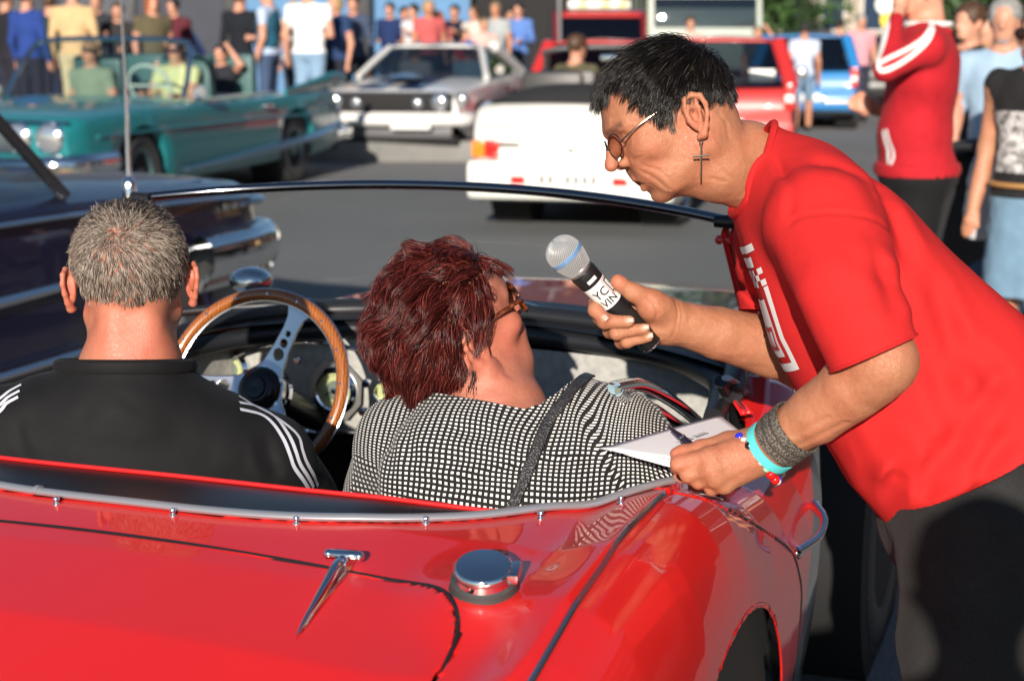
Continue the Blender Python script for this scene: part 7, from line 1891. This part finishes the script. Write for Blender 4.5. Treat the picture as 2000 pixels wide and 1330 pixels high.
        link('hair', mesh_np('hair', a_, b_), [HAIRM[hair]], root)
    if hat:
        m = MB(); m.lathe([(.10 * k, 0), (.098 * k, .05 * k), (.07 * k, .10 * k), (0, .115 * k)], hf.w(0, -.01, .055 * k), (0, 0, 1), 20); m.ball(hf.w(0, .12 * k, .06 * k), (.075 * k, .07 * k, .008), 12); m.build('cap', cm(hat), root)
    return root, f, hf, k
R180 = math.pi
PV = .26                                                                        # height of the raised pavement on the left
# --- left, on the raised pavement behind the teal convertible
bperson('person in a royal blue jacket at the far left edge behind the convertible', 55, 164, 0, .4, (.02, .05, .22), (.02, .02, .03), 'black', height=1.74, base=PV, sleeves='long')
bperson('person in a tan jacket with their back turned behind the convertible windscreen', 145, 164, 0, .1, (.55, .38, .20), (.48, .42, .26), 'sandy', height=1.80, base=PV, sleeves='long', fat=1.12)
bperson('person in a dark coat holding something white beside the tan jacket', 232, 160, 0, R180, (.03, .028, .03), (.03, .03, .035), 'brown', height=1.58, base=PV, sleeves='long', arms=('bent', 'phone'))
bperson('person with long auburn hair in an olive top behind the convertible', 300, 160, 0, R180 - .5, (.10, .085, .05), (.04, .04, .05), 'auburn', 'long', 1.68, base=PV, arms=('bent', 'down'))
o = bperson('man in a light blue shirt and dark waistcoat seen from the side', 524, 160, 0, -1.3, (.42, .52, .70), (.05, .08, .15), 'grey', 'short', 1.80, base=PV, arms=('down', 'bent'), sleeves='short')
G_ = SDF(); f_, k_ = o[1], o[3]
G_.ell(f_.w(0, 0, 1.30 * k_), (.20 * k_, .135 * k_, .20 * k_), f_.M, .03); G_.ell(f_.w(0, .01, 1.08 * k_), (.17 * k_, .14 * k_, .17 * k_), f_.M, .05); G_.cap(f_.w(-.26, .02, 1.40 * k_), f_.w(-.30, .02, 1.39 * k_), .09, .09, .01, 's'); G_.cap(f_.w(.26, .02, 1.40 * k_), f_.w(.30, .02, 1.39 * k_), .09, .09, .01, 's')
a_, b_ = G_.mesh(o[1].o - V3(.4, .4, 0), o[1].o + V3(.4, .4, 1.8), .016, 0); link('waistcoat', mesh_np('waistcoat', a_, b_), [cm((.02, .10, .16))], o[0])
bperson('man in a loose white shirt and pale jeans with his back turned', 603, 162, 0, .25, (.78, .78, .80), (.22, .34, .48), 'grey', 'short', 1.84, base=PV, arms=('down', 'bent'), fat=1.2)
bperson('blond woman in a navy top beside the man in the white shirt', 655, 158, 0, R180 + .6, (.02, .045, .12), (.015, .018, .03), 'blond', 'bob', 1.68, base=PV, sleeves='short')
bperson('person in black standing against the blue wall left of the waistcoat', 470, 155, 0, .3, (.012, .014, .02), (.012, .013, .02), 'black', height=1.76, base=PV, sleeves='long')
bperson('person in a dark green coat with a grey rucksack left of the tan jacket', 100, 150, 0, .2, (.025, .05, .035), (.02, .02, .03), 'brown', height=1.70, base=PV, sleeves='long')
bperson('person in dark maroon behind the auburn-haired one', 340, 150, 0, R180 + .3, (.10, .02, .03), (.02, .02, .03), 'black', height=1.66, base=PV, arms=('bent', 'bent'), sleeves='long')
bperson('person in a charcoal hooded top between the tan jacket and the dark coat', 190, 148, 0, R180, (.03, .032, .04), (.02, .02, .03), 'sandy', height=1.72, base=PV, sleeves='long')
bperson('person in a pale cream blouse next to the blue wall', 575, 150, 0, R180 - .4, (.55, .48, .38), (.05, .06, .09), 'grey', 'bob', 1.64, base=PV, arms=('bent', 'down'))
bperson('person in a slate blue coat right of the blond woman', 690, 150, 0, R180 + .2, (.05, .07, .12), (.02, .02, .03), 'black', height=1.70, base=PV, sleeves='long')
bperson('person in a black coat standing before the dark windows at far left', 15, 150, 0, .6, (.015, .015, .02), (.02, .02, .03), 'black', height=1.76, base=PV, sleeves='long')
# --- crowd behind the white coupe
crowd = [(762, 118, (.015, .03, .10), 'black', 'short', 'person in dark blue leftmost of the crowd by the wall', 1.76, 'long'), (790, 116, (.02, .03, .07), 'black', 'short', 'person in navy half hidden behind the white-shirted one', 1.70, 'long'), (808, 122, (.62, .64, .68), 'black', 'short', 'dark-haired person in a white shirt among the crowd', 1.72, 'short'),
         (838, 128, (.48, .10, .10), 'blond', 'bob', 'fair-haired woman in a dusty red top in the crowd', 1.76, 'short'), (855, 126, (.50, .13, .13), 'auburn', 'bob', 'person in a rose pink top next to the fair-haired woman', 1.60, 'short'), (888, 118, (.012, .014, .03), 'black', 'short', 'person in black leaning in the doorway', 1.72, 'long'),
         (908, 132, (.60, .03, .03), 'brown', 'bob', 'child in a bright red shirt behind the coupe', 1.32, 'short'), (926, 120, (.60, .52, .46), 'brown', 'short', 'person with brown hair behind the child in red', 1.70, 'short'), (945, 132, (.66, .42, .38), 'sandy', 'short', 'child in a pale pink shirt behind the coupe', 1.48, 'short'),
         (968, 125, (.34, .37, .38), 'sandy', 'short', 'young man in a grey T-shirt behind the coupe', 1.74, 'short'), (1012, 118, (.10, .20, .50), 'black', 'short', 'person in a bright blue shirt at the dark doorway', 1.76, 'long'), (994, 112, (.02, .03, .05), 'black', 'short', 'person in dark clothes behind the bright blue shirt', 1.68, 'long')]
for i, (px, s, c, hr_, hs_, lab, ht, sl) in enumerate(crowd):
    bperson(lab, px, s, 0, R180 + [.3, -.5, .6, -.2, .4][i % 5], c, (.03, .035, .05), hr_, hs_, ht, base=PV - .06, skin=i % 2, sleeves=sl, arms=(['down', 'bent', 'phone'][i % 3], ['bent', 'down'][i % 2]), h=.021, group='people watching from the pavement')
# --- right
bperson('man in a pale blue shirt and denim shorts walking past the blue hatchback', 1572, 131, 0, .2, (.48, .54, .70), (.16, .25, .36), 'black', 'short', 1.62, arms=('down', 'down'), legs='shorts', skin=1, gait=.18, h=.018)
bperson('person in a pink checked shirt far down the street', 1682, 118, 0, R180, (.62, .28, .32), (.03, .03, .05), 'grey', height=1.76, h=.021)
bperson('person in black beyond the blue hatchback', 1640, 112, 0, .5, (.012, .012, .014), (.015, .015, .02), 'black', height=1.70, sleeves='long', h=.021)
bperson('person waving behind the red estate car', 1480, 122, 0, R180, (.10, .11, .13), (.03, .03, .05), 'sandy', height=1.56, arms=('up', 'down'), h=.021)
bperson('man standing in the shade between the red estate and the bus', 1348, 112, 0, R180, (.50, .45, .40), (.03, .03, .05), 'brown', height=1.74, h=.021)
bperson('person with blond hair in an ochre jacket behind the pushchair', 1930, 300, 0, R180 + .6, (.42, .28, .10), (.02, .02, .03), 'blond', 'long', 1.62, sleeves='long', h=.016)
pb_ = bperson('person in a black jacket looking at a phone behind the red tracksuit', 1893, 350, 0, R180 + .9, (.02, .02, .022), (.02, .022, .03), 'brown', 'short', 1.66, arms=('phone', 'bent'), sleeves='long', h=.014)
bperson('person in a blue and white speckled shirt at the right edge', 1962, 400, 0, R180 + .4, (.30, .42, .55), (.06, .09, .15), 'grey', 'short', 1.66, arms=('bent', 'down'), sleeves='short', h=.014)
# the man in the red tracksuit top, a hand at his face
o = bperson('man in a red tracksuit top with white stripes holding a hand to his face', 1806, 505, 0, -1.35, (.42, .014, .022), (.010, .010, .011), 'grey', 'short', 1.79, arms=('face', 'belly'), sleeves='long', fat=1.22, h=.009)
f_, hf_, k_ = o[1], o[2], o[3]; bo = [c for c in o[0].children if c.name.startswith('body')][0]
vv = np.empty(len(bo.data.vertices) * 3, np.float32); bo.data.vertices.foreach_get('co', vv); vv = vv.reshape(-1, 3).astype(float)
bvM = BVHTree.FromPolygons([Vector(p) for p in vv], [tuple(p.vertices) for p in bo.data.polygons])
WST = mat('stripe_white', (.74, .72, .70), .7)
sh_, el_, ha_ = f_.w(-.185 * 1.22 * k_, -.01 * k_, 1.41 * k_), f_.w(-.34 * k_, .14 * k_, 1.33 * k_), f_.w(-.12 * k_, .10 * k_, 1.53 * k_)
for dz_ in (.035, -.005):
    outv = -f_.M[0]
    pts = [f_.w(-.06, -.02, 1.47 * k_), sh_ + outv * .06 + RZ * (.03 + dz_), (sh_ + el_) / 2 + outv * .05 + RZ * dz_, el_ + outv * .05 + f_.M[1] * (.02 + dz_ * .3) + RZ * dz_, (el_ + ha_) / 2 + outv * .05 + f_.M[1] * (.03 + dz_ * .6), ha_ + outv * .03 + f_.M[1] * (.02 + dz_ * .4) - RZ * .02]
    ribbon(bvM, pts, .019, 'sleeve_stripe', WST, o[0], .003, 50)
for zz in (1.435, 1.462, 1.489):
    m = MB(); m.tube([f_.w(.080 * math.cos(t) * k_, (-.012 + .082 * math.sin(t)) * k_, zz * k_) for t in np.linspace(0, 2 * math.pi, 33)[:-1]], .012, 8, closed=True); m.build('collar_rib', WST if zz != 1.462 else cm((.42, .014, .022)), o[0])
pts = [f_.w(-.13, .17, 1.10 * k_), f_.w(-.15, .165, 1.06 * k_), f_.w(-.16, .15, 1.01 * k_), f_.w(-.155, .155, .97 * k_)]
ribbon(bvM, pts, .02, 'pocket_stripe', WST, o[0], .003, 30); ribbon(bvM, [p - f_.M[1] * .05 for p in pts], .012, 'pocket_stripe', WST, o[0], .003, 30)
m = MB(); m.tube([f_.w(.19 * math.cos(t) * k_, (.005 + .145 * math.sin(t)) * k_, .945 * k_) for t in np.linspace(0, 2 * math.pi, 41)[:-1]], .022, 8, closed=True, up=(0, 0, 1), flat=1.4); m.build('waistband', cm((.42, .014, .022)), o[0])
ph = tag(lbox(None, 'mobile_phone', f_.w(.10 * k_, .31 * k_, 1.19 * k_), (.13, .07, .012), mat('phone_white', (.7, .7, .7), .3), .006), 'white mobile phone held in front of the red tracksuit', 'phone')
# the woman at the right edge
o = bperson('woman in a black and white printed top and denim skirt at the right edge', 2035, 500, 0, R180 + .75, (.02, .02, .022), (.16, .27, .38), 'black', 'long', 1.60, arms=('down', 'down'), sleeves='none', legs='skirt', skin=1, h=.009)
f_, hf_, k_ = o[1], o[2], o[3]
PRT = NT('grey_print'); PRT.col(PRT.ramp(PRT.noise(30, 4, .7), [(.42, (.62, .62, .62)), (.6, (.10, .10, .10))])); PRT.set(rough=.8)
bo = [c for c in o[0].children if c.name.startswith('body')][0]; vv = np.empty(len(bo.data.vertices) * 3, np.float32); bo.data.vertices.foreach_get('co', vv); vv = vv.reshape(-1, 3).astype(float)
bvM = BVHTree.FromPolygons([Vector(p) for p in vv], [tuple(p.vertices) for p in bo.data.polygons])
rows = []
for z_ in np.linspace(1.04, 1.30, 14):
    row = []
    for a in np.linspace(-1.2, 1.2, 15):
        d_ = f_.d(math.sin(a), math.cos(a), 0); h_ = bvM.ray_cast(Vector(f_.w(0, 0, z_ * k_) + d_ * .6), Vector(-d_)); row.append((np.array(h_[0]) if h_[0] else f_.w(0, 0, z_ * k_) + d_ * .13) + d_ * .003)
    rows.append(row)
m = MB(); m.grid(rows); m.build('printed_panel', PRT.m, o[0])
m = MB(); m.tube([f_.w(.172 * math.cos(t) * k_, (.01 + .135 * math.sin(t)) * k_, .985 * k_) for t in np.linspace(0, 2 * math.pi, 37)[:-1]], .02, 8, closed=True, up=(0, 0, 1), flat=.6); m.build('belt', mat('tan_leather', (.42, .22, .08), .5), o[0])
for s in (-1, 1):
    c = hf_.w(s * .033, .100, .012); m = MB(); m.ball(c, (.030, .012, .024), 14, f_.M.T); m.build('sunglass_lens', mat('dark_lens', (.02, .012, .01), .06), o[0])
m = MB(); m.tube([hf_.w(-.07, .05, .02), hf_.w(-.06, .09, .02), hf_.w(0, .115, .018), hf_.w(.06, .09, .02), hf_.w(.07, .05, .02)], .004, 6); m.build('sunglass_frame', BLACKTRIM, o[0])
# people in the cars behind
def rider(label, root, x, y, z, **kw):
    p = world_matrix(root) @ Vector((x, y, z)); v_ = np.array(p) - CC; d = float(v_ @ CF); s = FPX / d; px = 1000 + FPX * p.x / d
    return bperson(label, px, s, 0, kw.pop('face'), kw.pop('top'), (.03, .03, .05), base=p.z, seated=True, **kw)
hc = -world_matrix(cv).to_euler().z; ht_ = -world_matrix(tl).to_euler().z; hm_ = -world_matrix(mu).to_euler().z
rider('driver of the white cabriolet, a head with brown hair above the folded hood', cv, -.30, .92, .30, face=hc + .5, top=(.10, .09, .05), hair='brown', height=1.62)
rider('driver in a pale green shirt at the wheel of the teal convertible', tl, -.42, 1.42, .27, face=ht_, top=(.55, .58, .30), hair='black', arms=('wheel', 'wheel'), height=1.6)
rider('passenger in sage green in front of the teal convertible', tl, .45, 1.42, .25, face=ht_, top=(.22, .28, .20), hair='sandy', height=1.6)
rider('child in dark clothes on the back seat of the teal convertible', tl, -.40, .42, .36, face=ht_, top=(.02, .022, .03), hair='black', arms=('up', 'wheel'), height=1.4)
rider('child with a red bag on the back seat of the teal convertible', tl, .30, .30, .30, face=ht_ + .4, top=(.45, .02, .03), hair='brown', height=1.35)
rider('driver with a blue cap behind the windscreen of the white coupe', mu, -.36, .75, .22, face=hm_, top=(.20, .30, .40), hair='brown', height=1.55, hat=(.03, .10, .40))
rider('passenger behind the windscreen of the white coupe', mu, .36, .75, .22, face=hm_, top=(.30, .30, .32), hair='black', height=1.55)
rider('driver in the cab of the red service truck', van, .30, 1.9, .75, face=R180, top=(.04, .04, .06), hair='brown', height=1.55)
# pushchair with a white bag behind the red tracksuit
pc = W(1888, 640, 430); pcp = np.array([pc[0], 7.4, 0])
pch = empty('pushchair', pcp, 0, 'black and grey folding pushchair behind the red tracksuit', 'pushchair')
for sx_ in (-.22, .22):
    for y_, r_ in ((-.30, .14), (.32, .11)):
        m = MB(); m.tube([pcp + V3(sx_, y_ + r_ * math.cos(t), r_ + r_ * math.sin(t) * .92 + .01) for t in np.linspace(0, 2 * math.pi, 25)[:-1]], .018, 8, closed=True); w0 = m.build('wheel', RUBBER, pch)
        m = MB()
        for q in range(6):
            t = q * math.pi / 3; m.tube([pcp + V3(sx_, y_, r_), pcp + V3(sx_, y_ + r_ * .9 * math.cos(t), r_ + r_ * .85 * math.sin(t))], .006, 5)
        m.build('spoke_set', mat('spoke_grey', (.45, .45, .45), .4, .7), w0)
    m = MB(); m.tube(smoothcurve([pcp + V3(sx_, .32, .12), pcp + V3(sx_, 0, .48), pcp + V3(sx_, -.35, .90), pcp + V3(sx_, -.50, 1.02)], 14), .013, 8); m.build('frame_tube', mat('frame_silver', (.45, .46, .47), .35, .8), pch)
    m = MB(); m.tube([pcp + V3(sx_, -.30, .14), pcp + V3(sx_, .12, .55)], .013, 8); m.build('frame_tube', mat('frame_silver', (.45, .46, .47), .35, .8), pch)
m = MB(); m.tube([pcp + V3(-.22, -.50, 1.02), pcp + V3(.22, -.50, 1.02)], .018, 8); m.build('handle', BLACKTRIM, pch)
m = MB(); m.grid([[pcp + V3(x, .30 - .5 * k, .42 + .12 * abs(x) / .2 + (.0 if k < .5 else (k - .5) * 1.0)) for x in np.linspace(-.2, .2, 7)] for k in np.linspace(0, 1, 9)]); o2 = m.build('seat', mat('pushchair_fabric', (.02, .02, .024), .8), pch); solidify(o2, .03)
m = MB(); m.grid([[pcp + V3(.22 * math.cos(t), -.22 + .28 * math.sin(k), .86 + .18 * math.cos(k) * abs(math.sin(t)) ** .5) for t in np.linspace(.15, math.pi - .15, 11)] for k in np.linspace(-.6, 1.3, 8)]); o2 = m.build('sun_hood', mat('pushchair_fabric', (.02, .02, .024), .8), pch); solidify(o2, .01)
bgp = np.array([(1926 - 1000) / 455, 6.95, 0.0])
G_ = SDF(); G_.loft(bgp + V3(0, 0, .62), RZ, (1, 0, 0), [0, .05, .25, .38, .42], [0] * 5, [0] * 5, [.09, .12, .10, .07, .05], [.05, .07, .06, .04, .03], .02); G_.disp = lambda P: vnoise(P, 16, 3) * .010
a_, b_ = G_.mesh(bgp + V3(-.2, -.2, .55), bgp + V3(.2, .2, 1.12), .009, 0); bag = tag(link('carrier_bag', mesh_np('carrier_bag', a_, b_), [mat('white_plastic', (.74, .74, .76), .4)]), 'white plastic carrier bag hanging beside the woman in the denim skirt', 'bag')
m = MB(); m.tube(smoothcurve([bgp + V3(-.05, 0, 1.02), bgp + V3(-.03, 0, 1.14), bgp + V3(.03, 0, 1.14), bgp + V3(.05, 0, 1.02)], 12), .008, 6); m.build('bag_handle', mat('white_plastic', (.74, .74, .76), .4), bag)

# the photographer, whose shadow falls on the interviewer's jeans
bperson('photographer standing at the camera, seen only by the shadow on the black jeans', 1000 - 2700, -10000, 0, 0, (.05, .05, .06), (.03, .03, .05), 'brown', 'short', 1.67, arms=('bent', 'bent'), sleeves='long', h=.02)
